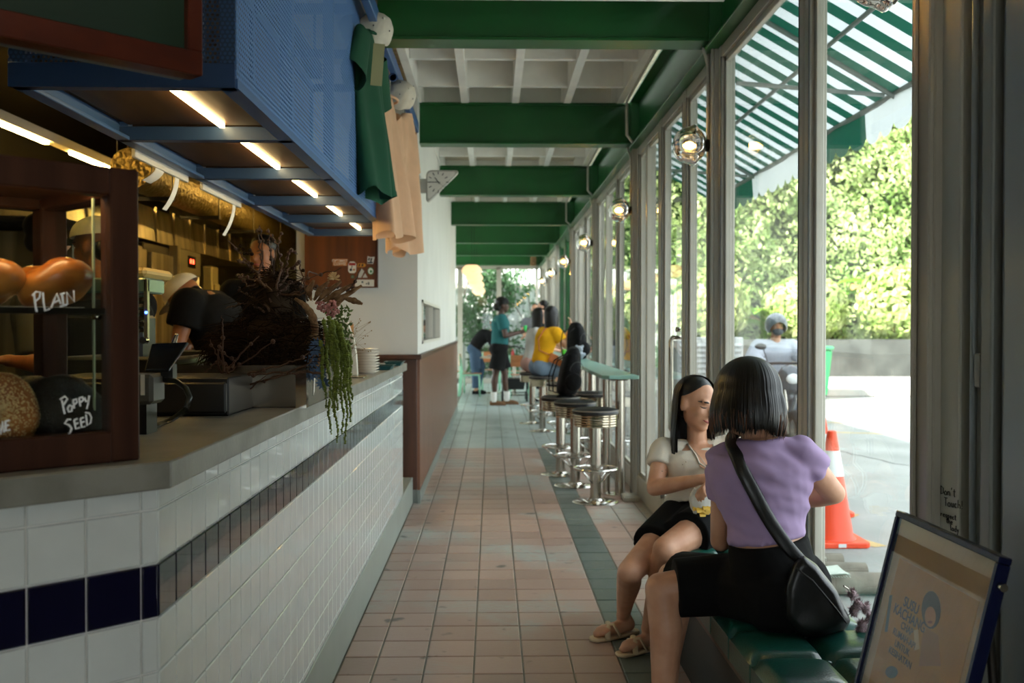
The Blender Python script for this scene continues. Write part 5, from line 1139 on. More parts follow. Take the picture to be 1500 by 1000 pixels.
# black trolley with basket
tr = thing('stroller', 'black folding trolley with a low basket on small wheels', 'trolley', (.42, 18.3, 0))
obj('basket', MB().loft([[V((.42 + sx * .17, 18.3 + sy * .25, .22)) for sx, sy in ((-1, -1), (1, -1), (1, 1), (-1, 1))], [V((.42 + sx * .20, 18.3 + sy * .28, .42)) for sx, sy in ((-1, -1), (1, -1), (1, 1), (-1, 1))]]), m_plast, tr, bev=.01)
for sx in (-1, 1):
    obj('frame', MB().tube([(.42 + sx * .22, 18.02, .12), (.42 + sx * .21, 18.1, .5), (.42 + sx * .2, 18.6, .95)], .012, 8), m_plast, tr, smooth=True)
    for y in (18.02, 18.58): obj('wheel', MB().lathe([(.02, -.02), (.075, -.018), (.08, 0), (.075, .018), (.02, .02)], (.42 + sx * .22, y, .08), 20, (1, 0, 0)), m_plast, tr, smooth='auto')
obj('axle', MB().cyl((.20, 18.02, .12), (.64, 18.02, .12), .008).cyl((.20, 18.02, .17), (.64, 18.02, .17), .008), m_plast, tr)
obj('handle', MB().tube([(.22, 18.6, .95), (.42, 18.65, 1.0), (.62, 18.6, .95)], .014, 8), m_plast, tr, smooth=True)
# ================================================================ BAGS AND CUPS
m_bpk = mat('black_nylon', '#09090a', rough=.7, spec=.2, bump=.5, bs=30, bdist=.01)
def backpack(label, c, s=1.0, lean=.1, rz=0):
    c = V(c); t = thing('backpack', label, 'backpack', c); R = Matrix.Rotation(rz, 3, 'Z')
    def q(x, y, z): return c + R @ V((x * s + lean * z * s, y * s, z * s))
    mb = MB(); rings = []
    for z, wx, wy in ((0, .08, .12), (.02, .10, .15), (.12, .11, .165), (.30, .10, .16), (.42, .08, .14), (.49, .05, .09), (.51, .02, .03)):
        rings.append([q(math.copysign(abs(math.cos(a)) ** .7, math.cos(a)) * wx, math.copysign(abs(math.sin(a)) ** .7, math.sin(a)) * wy, z) for a in [2 * PI * k / 28 for k in range(28)]])
    mb.loft(rings); bd = obj('body', blob(mb, .012, 3), m_bpk, t, smooth=True)
    pk = MB().ell(q(.02, -.15, .14), (.09 * s, .05 * s, .10 * s), n=16, m=10); obj('front_pocket', pk, m_bpk, t, smooth=True)
    for sg in (-1, 1): obj('shoulder_strap', MB().tube([q(-.06, sg * .07, .43), q(-.17, sg * .08, .36), q(-.20, sg * .09, .2), q(-.17, sg * .1, .04), q(-.10, sg * .1, .02)], .012 * s, 8, flat=.5), m_bpk, t, smooth=True)
    obj('top_loop', MB().tube([q(-.03, -.03, .45), q(-.03, -.02, .49), q(-.03, .02, .49), q(-.03, .03, .45)], .008 * s, 6), m_bpk, t, smooth=True)
    zp = MB().tube([q(.07 * math.cos(a) + .03, -.165, .26 + .09 * math.sin(a)) for a in [PI * k / 10 for k in range(11)]], .003, 5); obj('zip', zp, m_framed, t)
    return t
backpack('black backpack standing on a bar stool', (.68, 9.05, .733), .86, .16, .15)
backpack('black backpack standing on the bar table before the woman in yellow', (1.0, 11.6, .977), .85, -.05, .5)
m_tote = mat('pale_plush', '#c3ccd8', rough=.95, bump=.8, bs=60)
pq_ = MB(); c = P(849, 497, 11.3); z0 = .977
for a in ((0, 0, .05, .05), (0, 0, .12, .04), (.035, 0, .155, .015), (-.035, 0, .155, .015), (.05, -.01, .06, .02), (-.05, -.01, .06, .02)): pq_.ell((c.x + a[0], 11.3 + a[1], z0 + a[2]), a[3], n=14, m=10)
tag(obj('plush_toy', blob(pq_, .006, 3), m_tote, smooth=True), 'pale blue plush toy beside the backpack on the bar table', 'plush toy')
cp = thing('drink_cup', 'plastic cup of bright green drink on the bar table', 'cup', (.92, 12.6, .977))
obj('drink', MB().lathe([(0, .003), (.03, .003), (.04, .085), (0, .085)], (.92, 12.6, .977), 20), mat('green_drink', '#5ed22e', rough=.3, emit='#3fae1a', es=.0), cp, smooth='auto'); obj('cup_wall', MB().lathe([(0, 0), (.033, 0), (.046, .12), (.0455, .12), (.0325, .002)], (.92, 12.6, .977), 20), glassmat('cup_plastic'), cp, smooth='auto')
obj('lid', MB().lathe([(0, .12), (.048, .12), (.048, .128), (0, .13)], (.92, 12.6, .977), 20), glassmat('cup_plastic'), cp)
# ================================================================ PEOPLE
from mathutils.bvhtree import BVHTree
SKINS = {'tan': ('#b5805c', '#a67150'), 'light': ('#c9987a', '#b98566'), 'dark': ('#4a2c1c', '#3d2416'), 'warm': ('#9c6238', '#8a542e')}
def skin(k): a, b = SKINS[k]; return mat('skin_' + k, a, rough=.48, col2=b, vs=14, bump=.08, bs=250, bdist=.002)
m_hair = mat('black_hair', '#0d0a08', rough=.38, var=.3, vs=60, stretch=(1, 1, .05), spec=.4)
m_eyew = mat('eye_white', '#d9d3c9', rough=.2); m_iris = mat('iris_dark', '#1a100a', rough=.1); m_lip = mat('lip_rose', '#9a4a44', rough=.4)
def Rot(yaw, pitch=0, roll=0):
    """columns: forward, left, up"""
    f = V((math.cos(yaw) * math.cos(pitch), math.sin(yaw) * math.cos(pitch), math.sin(pitch))); l = V((-math.sin(yaw), math.cos(yaw), 0)); u = f.cross(l)
    q = Matrix.Rotation(roll, 3, f); l, u = q @ l, q @ u
    return Matrix((f, l, u)).transposed()
def ering(c, a, b, n=22, p=2.0):
    return [c + a * math.copysign(abs(math.cos(t)) ** (2 / p), math.cos(t)) + b * math.copysign(abs(math.sin(t)) ** (2 / p), math.sin(t)) for t in [2 * PI * k / n for k in range(n)]]
def head_prims(mb, c, R, s=1.0):
    def L(f, l, u): return c + R @ (V((f, l, u)) * s)
    def E(f, l, u, rf, rl, ru): mb.ell(L(f, l, u), (rf * s, rl * s, ru * s), R, 18, 12)
    E(-.012, 0, .032, .094, .074, .084); E(.018, 0, -.03, .070, .060, .078); E(.055, 0, -.088, .031, .030, .024); E(.03, 0, -.07, .045, .047, .032)
    for sg in (-1, 1):
        E(.045, sg * .034, -.022, .034, .026, .03); E(-.008, sg * .073, -.008, .020, .011, .032); E(.076, sg * .030, .024, .014, .024, .008); E(.083, sg * .013, -.034, .011, .009, .008)
    mb.cap(L(.082, 0, .012), .009 * s, L(.100, 0, -.028), .0125 * s, 10, 4)
    E(.079, 0, -.056, .013, .025, .0075); E(.077, 0, -.067, .013, .021, .008)
def face_parts(c, R, s, t, closed=False, lips=None, smile=0, body=None):
    off = WORLD[body.name]; bv = BVHTree.FromPolygons([v.co + off for v in body.data.vertices], [tuple(p.vertices) for p in body.data.polygons]); fwd = R @ V((1, 0, 0))
    def L(f, l, u):                                  # features sit on the skin, a hair proud of it
        h = bv.ray_cast(c + R @ (V((.25, l, u)) * s), -fwd, .4)[0]
        return h + fwd * (.0006 + (f if f < .02 else 0)) if h else c + R @ (V((f, l, u)) * s)
    for sg in (-1, 1):
        if closed:
            obj('eyelash', MB().tube([L(.0775 - .006 * abs(k), sg * .031 + k * .0135, .003 - .004 * (1 - k * k)) for k in (-1, -.5, 0, .5, 1)], [.001, .0022, .0028, .0024, .001], 6), m_hair, t, smooth=True)
        else:
            e = obj('eye', MB().ell(L(-.004, sg * .031, .003), (.0095 * s, .013 * s, .0075 * s), R, 14, 8), m_eyew, t, smooth=True); obj('iris', MB().ell(L(.003, sg * .031, .003), (.0045 * s, .0062 * s, .0062 * s), R, 12, 8), m_iris, e, smooth=True)
            obj('eyelash', MB().tube([L(.079 - .006 * abs(k), sg * .031 + k * .0145, .010 - .004 * k * k) for k in (-1, -.5, 0, .5, 1)], .0012 * s, 6), m_hair, t, smooth=True)
        obj('eyebrow', MB().tube([L(.089 - .010 * abs(k) ** 1.5, sg * .033 + k * .019, .026 - .004 * k * k + .001) for k in (-1, -.5, 0, .5, 1)], [.0018, .0038, .0045, .0036, .0014], 6), m_hair, t, smooth=True)
    obj('lips', MB().tube([L(.0885 - .012 * k * k, k * .024, -.060 + smile * .006 * k * k) for k in (-1, -.6, -.2, .2, .6, 1)], [.0014, .0042, .0058, .0058, .0042, .0014], 8), lips or m_lip, t, smooth=True)
def hand(mb, w, d, n, side, s=1.0, curl=.5, spread=.12):
    """w wrist, d pointing to fingers, n palm normal (fingers curl towards n), side=+1 thumb on d x n side"""
    d = V(d).normalized(); n = V(n); n = (n - d * n.dot(d)).normalized(); x = d.cross(n).normalized() * side
    mb.cap(w, .024 * s, w + d * .03 * s, .027 * s)
    mb.obox(w + d * .055 * s, d * .042 * s, x * .036 * s, n * .011 * s); mb.ell(w + d * .055 * s, (.042 * s, .036 * s, .016 * s), Matrix((d, x, n)).transposed())
    for k, (off, ln) in enumerate(((.028, .068), (.0095, .076), (-.0095, .071), (-.027, .056))):
        p = w + d * .092 * s + x * off * s; ang = curl * .6; dr = (d + x * (off * spread * 12 * .35)).normalized()
        for j, fr in enumerate((.42, .32, .26)):
            e = p + (dr * math.cos(ang) + n * math.sin(ang)) * ln * fr * s; mb.cap(p, (.0088 - .0008 * j) * s, e, (.0080 - .0009 * j) * s, 8, 3); p = e; ang += curl * (.75 if j == 0 else .6)
    p = w + d * .03 * s + x * .028 * s
    for j, (vx, ln) in enumerate((((.55, .75, .25), .038), ((.8, .35, .45), .032), ((.9, .0, .5), .026))):
        e = p + (d * vx[0] + x * vx[1] + n * vx[2]).normalized() * ln * s; mb.cap(p, (.0115 - .001 * j) * s, e, (.0105 - .0012 * j) * s, 8, 3); p = e
def person(label, sp):
    """sp: pel, neck (points); hipyaw, cheyaw; head, hyaw, hpitch, hroll; el, wr, kn, an (pairs left, right); toe yaw; clothes"""
    vox = sp.get('vox', .011); s = sp.get('s', 1.0); fem = sp.get('fem', True); sk = skin(sp.get('skin', 'tan'))
    pel, neck, hd_ = V(sp['pel']), V(sp['neck']), V(sp['head'])
    t = thing('person', label, 'person', (pel.x, pel.y, sp.get('base', 0)))
    hl = V((-math.sin(sp['hipyaw']), math.cos(sp['hipyaw']), 0)); cl = V((-math.sin(sp['cheyaw']), math.cos(sp['cheyaw']), 0)); hf = V((math.cos(sp['hipyaw']), math.sin(sp['hipyaw']), 0))
    axis = (neck - pel); Lt = axis.length; axis.normalize()
    if sp.get('tilt'): cl = (cl + V((0, 0, sp['tilt']))).normalized()
    bend = sp.get('bend', 0)
    W = [(-.04, .150, .095), (.06, .168, .112), (.16, .158, .108), (.36, .122, .088), (.52, .128, .092), (.68, .148, .108), (.80, .155, .108), (.90, .150, .085), (.97, .09, .062), (1.02, .055, .052)] if fem else [(-.04, .15, .10), (.08, .162, .112), (.2, .158, .112), (.36, .150, .108), (.52, .160, .112), (.68, .178, .122), (.80, .188, .122), (.90, .178, .095), (.97, .11, .07), (1.02, .062, .06)]
    def ringat(f, wi, dp, e=0, p=2.3, n=26):
        side = hl.lerp(cl, min(1, max(0, (f - .15) / .55))).normalized(); side = (side - axis * side.dot(axis)).normalized(); fr = side.cross(axis).normalized()
        if fr.dot(hf) < 0 and f < .2: fr = -fr
        c = pel.lerp(neck, f) - fr * bend * math.sin(PI * min(1, max(0, f)))
        return ering(c, side * (wi * s + e), fr * (dp * s + e), n, p)
    def wat(f):
        for (a, w0, d0), (b, w1, d1) in zip(W, W[1:]):
            if a <= f <= b: k = (f - a) / (b - a); return w0 + (w1 - w0) * k, d0 + (d1 - d0) * k
        return W[-1][1:] if f > 1 else W[0][1:]
    def torso(mb, f0, f1, e, nseg=14, flare=0):
        mb.loft([ringat(f, *wat(f), e + flare * (1 - (f - f0) / (f1 - f0)) ** 2) for f in [f0 + (f1 - f0) * k / nseg for k in range(nseg + 1)]])
    sw = (.165 if fem else .19) * s
    sh_ = [neck - axis * .055 * s + cl * sw, neck - axis * .055 * s - cl * sw]
    if 'sh' in sp: sh_ = [V(p) for p in sp['sh']]
    hips = [pel + hl * .088 * s, pel - hl * .088 * s]
    b = MB(); torso(b, -.04, 1.02, 0)
    for h in hips: b.ell(h - hf * .035 * s + V((0, 0, -.01)), (.10 * s, .10 * s, .10 * s))
    b.cap(neck - axis * .03, (.046 if fem else .058) * s, hd_ - (hd_ - neck) * .25, (.044 if fem else .055) * s)
    R = Rot(sp['hyaw'], sp.get('hpitch', 0), sp.get('hroll', 0)); head_prims(b, hd_, R, s * sp.get('hs', 1.0))
    am = 1.0 if fem else 1.18; lm = 1.0 if fem else 1.05
    for k in (0, 1):
        el, wr = V(sp['el'][k]), V(sp['wr'][k]); b.cap(sh_[k], .050 * s * am, sh_[k].lerp(el, .5), .042 * s * am); b.cap(sh_[k].lerp(el, .5), .042 * s * am, el, .035 * s * am)
        mid = el.lerp(wr, .3); b.cap(el, .035 * s * am, mid, .037 * s * am); b.cap(mid, .037 * s * am, wr, .024 * s * am)
        b.cap(neck - axis * .03 * s, .045 * s, sh_[k], .05 * s * am)
        hdv = V(sp['hd'][k]) if 'hd' in sp else (wr - el); pn = V(sp['pn'][k]) if 'pn' in sp else V((0, 0, -1))
        hand(b, wr, hdv, pn, sp.get('ts', (1, -1))[k], s * (1.0 if fem else 1.1), sp.get('curl', (.5, .5))[k])
        kn, an = V(sp['kn'][k]), V(sp['an'][k]); h = hips[k]
        b.cap(h, .088 * s * lm, h.lerp(kn, .5), .074 * s * lm); b.cap(h.lerp(kn, .5), .074 * s * lm, kn, .052 * s * lm)
        back = (an - kn).cross(hl); back = -hf if back.length < 1e-4 else back.normalized(); back = back if back.dot(hf) < 0 else -back
        ca = kn.lerp(an, .28) + back * .014; b.cap(kn, .052 * s * lm, ca, .054 * s * lm); b.cap(ca, .054 * s * lm, kn.lerp(an, .65), .040 * s * lm); b.cap(kn.lerp(an, .65), .040 * s * lm, an, .031 * s * lm)
        ty = sp['toe'][k]; td = V((math.cos(ty), math.sin(ty), sp.get('tdz', (0, 0))[k])).normalized(); ft = an + V((0, 0, -.045 * s))
        b.cap(an, .034 * s, ft - td * .03 * s, .032 * s); b.cap(ft - td * .03 * s, .030 * s, ft + td * .09 * s + V((0, 0, -.008)), .030 * s); b.cap(ft + td * .09 * s + V((0, 0, -.008)), .030 * s, ft + td * .155 * s + V((0, 0, -.014)), .018 * s)
        b.ell(ft + td * .10 * s + V((0, 0, -.006)), (.06 * s, .04 * s, .024 * s), Matrix((td, td.cross(V((0, 0, 1))), V((0, 0, 1)))).transposed())
    bod = obj('body', blob(b, vox, sp.get('it', 5)), sk, t, smooth=True)
    info = dict(t=t, R=R, hd=hd_, s=s * sp.get('hs', 1.0), sh=sh_, hips=hips, axis=axis, cl=cl, hl=hl, hf=hf, torso=torso, ringat=ringat, wat=wat, pel=pel, neck=neck, vox=vox)
    if sp.get('face', True): face_parts(hd_, R, s * sp.get('hs', 1.0), t, sp.get('closed', False), sp.get('lips'), sp.get('smile', 0), bod)
    # clothes
    if 'top' in sp:
        m, f0, f1, slv, e = sp['top']; c = MB(); torso(c, f0, f1, e, 16, sp.get('flare', 0))
        for k in (0, 1):
            el = V(sp['el'][k]); r0, r1 = (.050 * am * s + e), (.043 * am * s + e + .006)
            c.cap(neck - axis * .045 * s, .045 * s + e, sh_[k], .05 * s * am + e)
            end = sh_[k].lerp(el, min(slv, 1.0)); c.cyl(sh_[k], end, r0, r1, 22); c.ell(sh_[k], r0)
            if slv > 1:
                wr = V(sp['wr'][k]); e2 = el.lerp(wr, slv - 1); c.ell(el, r1); c.cyl(el, e2, r1, r1 * .85, 20)
        me = blob(c, vox, 3)
        if 'fold' in sp: wrinkle(me, sp['fold'])
        info['top'] = obj('shirt', me, m, t, smooth=True)
    if 'bot' in sp:
        m, f1, leg, e, fl = sp['bot']; c = MB(); torso(c, -.06, f1, e, 8)
        for k in (0, 1):
            h, kn, an = hips[k], V(sp['kn'][k]), V(sp['an'][k]); c.ell(h - hf * .035 * s + V((0, 0, -.01)), .10 * s + e)
            end = h.lerp(kn, min(1, leg)); c.cyl(h, end, .09 * s * lm + e, .074 * s * lm + e + fl, 24); c.ell(h, .09 * s * lm + e)
            if leg > 1:
                c.ell(kn, .055 * lm * s + e + fl); c.cyl(kn, kn.lerp(an, leg - 1), .056 * s * lm + e + fl, .045 * s * lm + e + fl, 20)
        if sp.get('skirt'):
            k0, k1 = hips[0].lerp(V(sp['kn'][0]), leg), hips[1].lerp(V(sp['kn'][1]), leg); c.cap(hips[0], .088 * s, hips[1], .088 * s); c.loft([ering((hips[0] + hips[1]) / 2, (hips[0] - hips[1]) * .9, V((0, 0, .09 * s + e))), ering((k0 + k1) / 2, (k0 - k1) * .75, V((0, 0, .075 * s + e)))])
        info['bot'] = obj(sp.get('botname', 'shorts'), blob(c, vox, 3), m, t, smooth=True)
    if 'shoe' in sp:
        m = sp['shoe']
        for k in (0, 1):
            an = V(sp['an'][k]); ty = sp['toe'][k]; td = V((math.cos(ty), math.sin(ty), 0)); ft = an + V((0, 0, -.045 * s)); c = MB()
            c.cap(ft - td * .035 * s, .040 * s, ft + td * .10 * s - V((0, 0, .006)), .040 * s).cap(ft + td * .10 * s - V((0, 0, .006)), .040 * s, ft + td * .165 * s - V((0, 0, .012)), .026 * s)
            sl = ft - V((0, 0, .033 * s)); c.obox(sl + td * .065 * s, td * .135 * s, td.cross(V((0, 0, 1))) * .038 * s, (0, 0, .010))
            obj('shoe', blob(c, min(vox, .008), 2), m, t, smooth=True)
    return info
def hair_short(I, e=.012, lite=False):
    c, R, s = I['hd'], I['R'], I['s']; b = MB(); L = lambda f, l, u: c + R @ (V((f, l, u)) * s)
    if not lite: b.ell(L(-.028, 0, .054), ((.086 + e) * s, (.074 + e) * s, (.070 + e) * s), R, 22, 14)
    b.ell(L(-.055, 0, -.015), (.05 * s, .068 * s, .06 * s), R, 18, 12)
    obj('hair', blob(b, min(I['vox'], .008), 3), I.get('hm', m_hair), I['t'], smooth=True)
def hair_long(I, length=.35, open_=1.15, open2=None, thick=.016, m=None, wave=.004, tip=.03, flare=.0, n=120, part='centre', drape=None, fringe=0):
    """hair as a grooved curtain falling from the crown, open over the face"""
    c, R, s = I['hd'], I['R'], I['s']; up = R @ V((0, 0, 1)); mb = MB(); rnd = random.Random(2); gr = [rnd.uniform(-1, 1) for _ in range(n + 1)]; tl = [rnd.uniform(-1, 1) for _ in range(n + 1)]
    def pt(a, b, e):
        o2 = open_ if open2 is None else open2; th = open_ + (2 * PI - open_ - o2) * a; gi = gr[int(round(a * (n - 1)))]; ti = tl[int(round(a * (n - 1)))]
        k = min(1, b / .42); ph = PI / 2 * (1 - k)
        rf, rl, ru = (.100 + thick) * s, (.080 + thick) * s, (.090 + thick) * s
        g = 1 + .006 * gi * min(1, b * 3)
        if k < 1: loc = V((-.014 + math.cos(th) * rf * math.cos(ph), math.sin(th) * rl * math.cos(ph), .03 + ru * math.sin(ph))) * 1.0; q = c + R @ (V((loc.x * g, loc.y * g, loc.z)) + V((0, 0, 0))); return q - (q - c).normalized() * e
        d = (b - .42) / .58; w = 1 + flare * math.sin(d * PI * .55) - .14 * d * d; base = c + R @ V(((-.014 + math.cos(th) * rf * w * g), math.sin(th) * rl * w * g, .03))
        drop = (length + tip * ti) * d; q = base - up * drop * .35 - V((0, 0, drop * .65)) + (R @ V((math.cos(th * 5), math.sin(th * 4), 0))) * wave * d
        if drape: q = drape(q, d, th)
        cc = c - V((0, 0, drop)); nn_ = (q - cc); nn_.z = 0
        return q - nn_.normalized() * e if nn_.length > 1e-5 else q
    nv = 40; mb.grid(lambda a, b: pt(a, b, 0), n, nv); mb.grid(lambda a, b: pt(1 - a, b, .012), n, nv)
    o = obj('hair', mb, m or m_hair, I['t'], smooth=True); return o
def capless(I, m, brim=None, e=.016, lift=.0, bl=.075):
    """baseball cap as a part of the clothing"""
    c, R, s = I['hd'], I['R'], I['s']; L = lambda f, l, u: c + R @ (V((f, l, u)) * s)
    def pt(a, b): th = 2 * PI * a; ph = b * PI / 2; return L(-.014 + (.098 + e) * math.cos(ph) * math.cos(th), (.079 + e) * math.cos(ph) * math.sin(th), .045 + lift + (.075 + e) * math.sin(ph))
    o = obj('cap', MB().grid(pt, 32, 10, True), m, I['t'], smooth=True)
    bp = lambda a, b: L(-.014 + (.098 + e) * math.cos(-1.0 + 2 * a) + bl * b * math.cos((-1 + 2 * a) * .9), (.079 + e) * math.sin(-1.0 + 2 * a), .046 + lift - .012 * b)
    obj('brim', MB().grid(bp, 16, 5).grid(lambda a, b: bp(1 - a, b) - R @ V((0, 0, .004)), 16, 5), brim or m, o, smooth=True)

# ---------------------------------------------------------------- woman in the lilac top, back to the viewer
m_lilac = mat('lilac_cotton', '#a28ab0', rough=.85, var=.06, vs=10, bump=.25, bs=600, bdist=.001)
m_blkc = mat('black_cotton', '#0d0d0d', rough=.9, spec=.15, bump=.25, bs=400, bdist=.001)
def folds(v):
    a = noise.noise(V((v.x * 6, v.y * 6, v.z * 30 + v.x * 9))); b = noise.noise(V((v.x * 12 + 3, v.y * 12, v.z * 30 + v.x * 20))); return .005 + .009 * a + .004 * b
yl = 3.02
W1 = dict(vox=.006, it=6, s=.98, skin='light', fem=True, hipyaw=2.55, cheyaw=1.78, pel=(.865, yl - .02, .555), neck=P(1112, 645, yl), head=P(1092, 588, yl + .03), hyaw=1.75, hpitch=-.12, hroll=.08,
          sh=[P(1064, 674, yl + .02), P(1170, 664, yl - .02)],
          el=[P(1056, 792, yl + .10), P(1222, 722, yl + .04)], wr=[P(1090, 752, yl + .30), P(1150, 735, yl + .26)], hd=[(.5, .8, .3), (-.9, .4, .0)], pn=[(0, .3, -1), (-.3, .6, -.7)], curl=(.8, .8),
          kn=[P(985, 845, yl + .30), P(968, 862, yl + .06)], an=[V((.60, yl + .34, .09)), V((.535, yl + .02, .09))], toe=(2.6, 2.7), bend=-.01,
          top=(m_lilac, .335, 1.0, .42, .007), bot=(m_blkc, .315, .88, .012, .006), fold=folds, face=False)
I1 = person('woman in a lilac crop top and black shorts sitting with her back turned', W1)
m_hairb = mat('brown_tipped_hair', '#0e0a08', rough=.4, var=.3, vs=60, stretch=(1, 1, .05))
def bob_drape(q, d, th): return q
hair_long(I1, length=.125, open_=.75, thick=.022, flare=.20, n=320, tip=.014, wave=.002)
mt = mat('hair_tips', '#6b3d1c', rough=.45, island=.3)
tp = MB(); rnd = random.Random(8); c, R = I1['hd'], I1['R']
for k in range(170):
    th = rnd.uniform(.9, 5.4); p = c + R @ V((-.014 + math.cos(th) * .132, math.sin(th) * .116, .0)) - V((0, 0, rnd.uniform(.03, .06))); e = c + R @ V((-.014 + math.cos(th) * .118, math.sin(th) * .104, .0)) - V((0, 0, rnd.uniform(.095, .125)))
    tp.tube([p, p.lerp(e, .5) + (p - c) * .02, e], [.0004, .0011, .0003], 3, False)
obj('hair_tips', tp, mt, I1['t'])['kind'] = 'stuff'
for k in (0, 1):                                     # sandals
    an = V(W1['an'][k]); td = V((math.cos(W1['toe'][k]), math.sin(W1['toe'][k]), 0)); q = td.cross(V((0, 0, 1))); obj('sandal', MB().obox(an + td * .06 - V((0, 0, .08)), td * .125, q * .04, (0, 0, .008)).tube([an + td * .08 + q * .042 - V((0, 0, .075)), an + td * .085 - V((0, 0, .022)), an + td * .08 - q * .042 - V((0, 0, .075))], .009, 8), m_blkc, I1['t'], bev=.004)
# sling bag: strap over the left shoulder, bag at the right hip
m_bagl = mat('black_leather', '#131313', rough=.38, bump=.3, bs=40, bdist=.004)
bg_ = thing('shoulder_bag', 'slouchy black leather bag slung across the lilac top', 'bag', P(1205, 930, yl - .10))
def bvh_of(objs):
    vs, fs = [], []
    for o_ in objs:
        off = WORLD[o_.name]; k0 = len(vs); vs += [v.co + off for v in o_.data.vertices]; fs += [tuple(i + k0 for i in p.vertices) for p in o_.data.polygons]
    return BVHTree.FromPolygons(vs, fs)
bv1 = bvh_of([I1['top'], I1['bot']])
def oncloth(px, py, lift=.008):
    d = ray(px, py).normalized(); h = bv1.ray_cast(EYE, d)[0]
    return (h - d * lift) if h else P(px, py, yl - .14)
pts = [P(1076, 634, yl + .10), P(1072, 640, yl + .04)] + [oncloth(x, y) for x, y in ((1072, 652), (1078, 665), (1088, 690), (1100, 712), (1113, 737), (1127, 762), (1142, 785), (1158, 806), (1176, 826))] + [P(1190, 842, yl - .20)]
sm = []
for i in range(len(pts) - 1): sm += [pts[i].lerp(pts[i + 1], k / 5) for k in range(5)]
sm.append(pts[-1])
for _ in range(4): sm = [sm[0]] + [(sm[i - 1] + sm[i] * 2 + sm[i + 1]) / 4 for i in range(1, len(sm) - 1)] + [sm[-1]]
mb = MB().tube(sm, .021, 14, True, .42); obj('strap', mb, m_bagl, bg_, smooth=True)
bm_ = MB(); poly = [(1176, 812), (1196, 826), (1228, 868), (1246, 908), (1238, 922), (1200, 935), (1172, 932), (1150, 905), (1150, 860), (1162, 825)]
rings = []
for dy, kk in ((-.235, .80), (-.22, .97), (-.17, 1.0), (-.13, .95), (-.115, .8)):
    cx = sum(p[0] for p in poly) / len(poly); cy = sum(p[1] for p in poly) / len(poly); rings.append([P(cx + (x - cx) * kk, cy + (y - cy) * kk, yl + dy) for x, y in poly])
bm_.loft(rings); bme = blob(bm_, .007, 8); wrinkle(bme, lambda v: .006 * noise.noise(V((v.x * 14, v.y * 14, v.z * 9)))); obj('pouch', bme, m_bagl, bg_, smooth=True)
obj('flap_seam', MB().tube([P(1166, 832, yl - .235), P(1190, 850, yl - .245), P(1225, 892, yl - .24), P(1240, 912, yl - .23)], .003, 6), mat('seam', '#2a2a2a', rough=.5), bg_, smooth=True)
pc = P(1263, 897, yl - .16); fz = MB(); rnd = random.Random(4); m_fluff = mat('mauve_fluff', '#a58f93', rough=.95, island=.3)
cores = [P(x, y, yl - .16) for x, y in ((1248, 870), (1256, 885), (1268, 890), (1275, 905), (1262, 915), (1270, 925), (1280, 918), (1250, 895), (1258, 928))]
ch_ = thing('bag_charm', 'fluffy mauve charm dangling from the black bag', 'charm', pc)
cb = MB()
for q in cores: cb.ell(q, .014, n=10, m=7)
obj('charm_core', blob(cb, .006, 2), m_fluff, ch_, smooth=True)
for _ in range(1500):
    q = rnd.choice(cores); d = V((rnd.gauss(0, 1), rnd.gauss(0, 1), rnd.gauss(0, 1))).normalized(); x = frame_of(d)[0] * .0022; fz.add([q + d * .011 - x, q + d * .011 + x, q + d * rnd.uniform(.018, .026)], [(0, 1, 2)])
obj('fluff', fz, m_fluff, ch_)['kind'] = 'stuff'
obj('charm_ring', MB().tube([P(1236, 858, yl - .2), P(1242, 862, yl - .18), P(1246, 868, yl - .17)], .0025, 6), m_steel, ch_)

# ---------------------------------------------------------------- woman in the white blouse
m_blouse = mat('white_eyelet', '#d8d0bf', rough=.85, var=.04, vs=10, bump=.3, bs=300, bdist=.002, trl=.12)
yw = 4.27
def folds2(v): return .002 + .004 * noise.noise(V((v.x * 26, v.y * 26, v.z * 6))) + .003 * noise.noise(V((v.x * 10, v.y * 10, v.z * 14)))
W2 = dict(vox=.006, it=6, s=.95, skin='light', fem=True, hipyaw=-2.35, cheyaw=-1.45, pel=(.92, yw - .03, .55), neck=P(1020, 650, yw), head=P(1020, 592, yw - .04), hyaw=-.95, hpitch=-.18, hroll=-.12, tilt=.05,
          sh=[P(1072, 655, yw - .02), P(972, 660, yw + .0)],
          el=[P(1080, 735, yw - .12), P(958, 715, yw - .08)], wr=[P(1052, 712, yw - .34), P(1026, 702, yw - .30)], hd=[(-.8, -.5, 0), (.95, -.3, .05)], pn=[(0, -.6, -.6), (.2, .5, -.7)], curl=(.9, .9),
          kn=[P(974, 804, yw - .42), P(922, 838, yw - .38)], an=[V((.655, 4.13, .085)), V((.575, 4.32, .085))], toe=(-2.5, -2.6), bend=-.005,
          top=(m_blouse, .22, .93, .40, .010), flare=.025, bot=(m_blkc, .36, .62, .014, .012), botname='skirt', skirt=True, fold=folds2, closed=True, smile=1)
I2 = person('smiling woman in a white eyelet blouse and black skirt facing the lilac top', W2)
def drape2(q, d, th): return q + V((0, -.02 * d, 0)) * (1 if d > .3 else d / .3)
hair_long(I2, length=.27, open_=1.0, open2=1.75, thick=.010, n=260, tip=.03, flare=.10, drape=drape2)
hair_short(I2, .004)
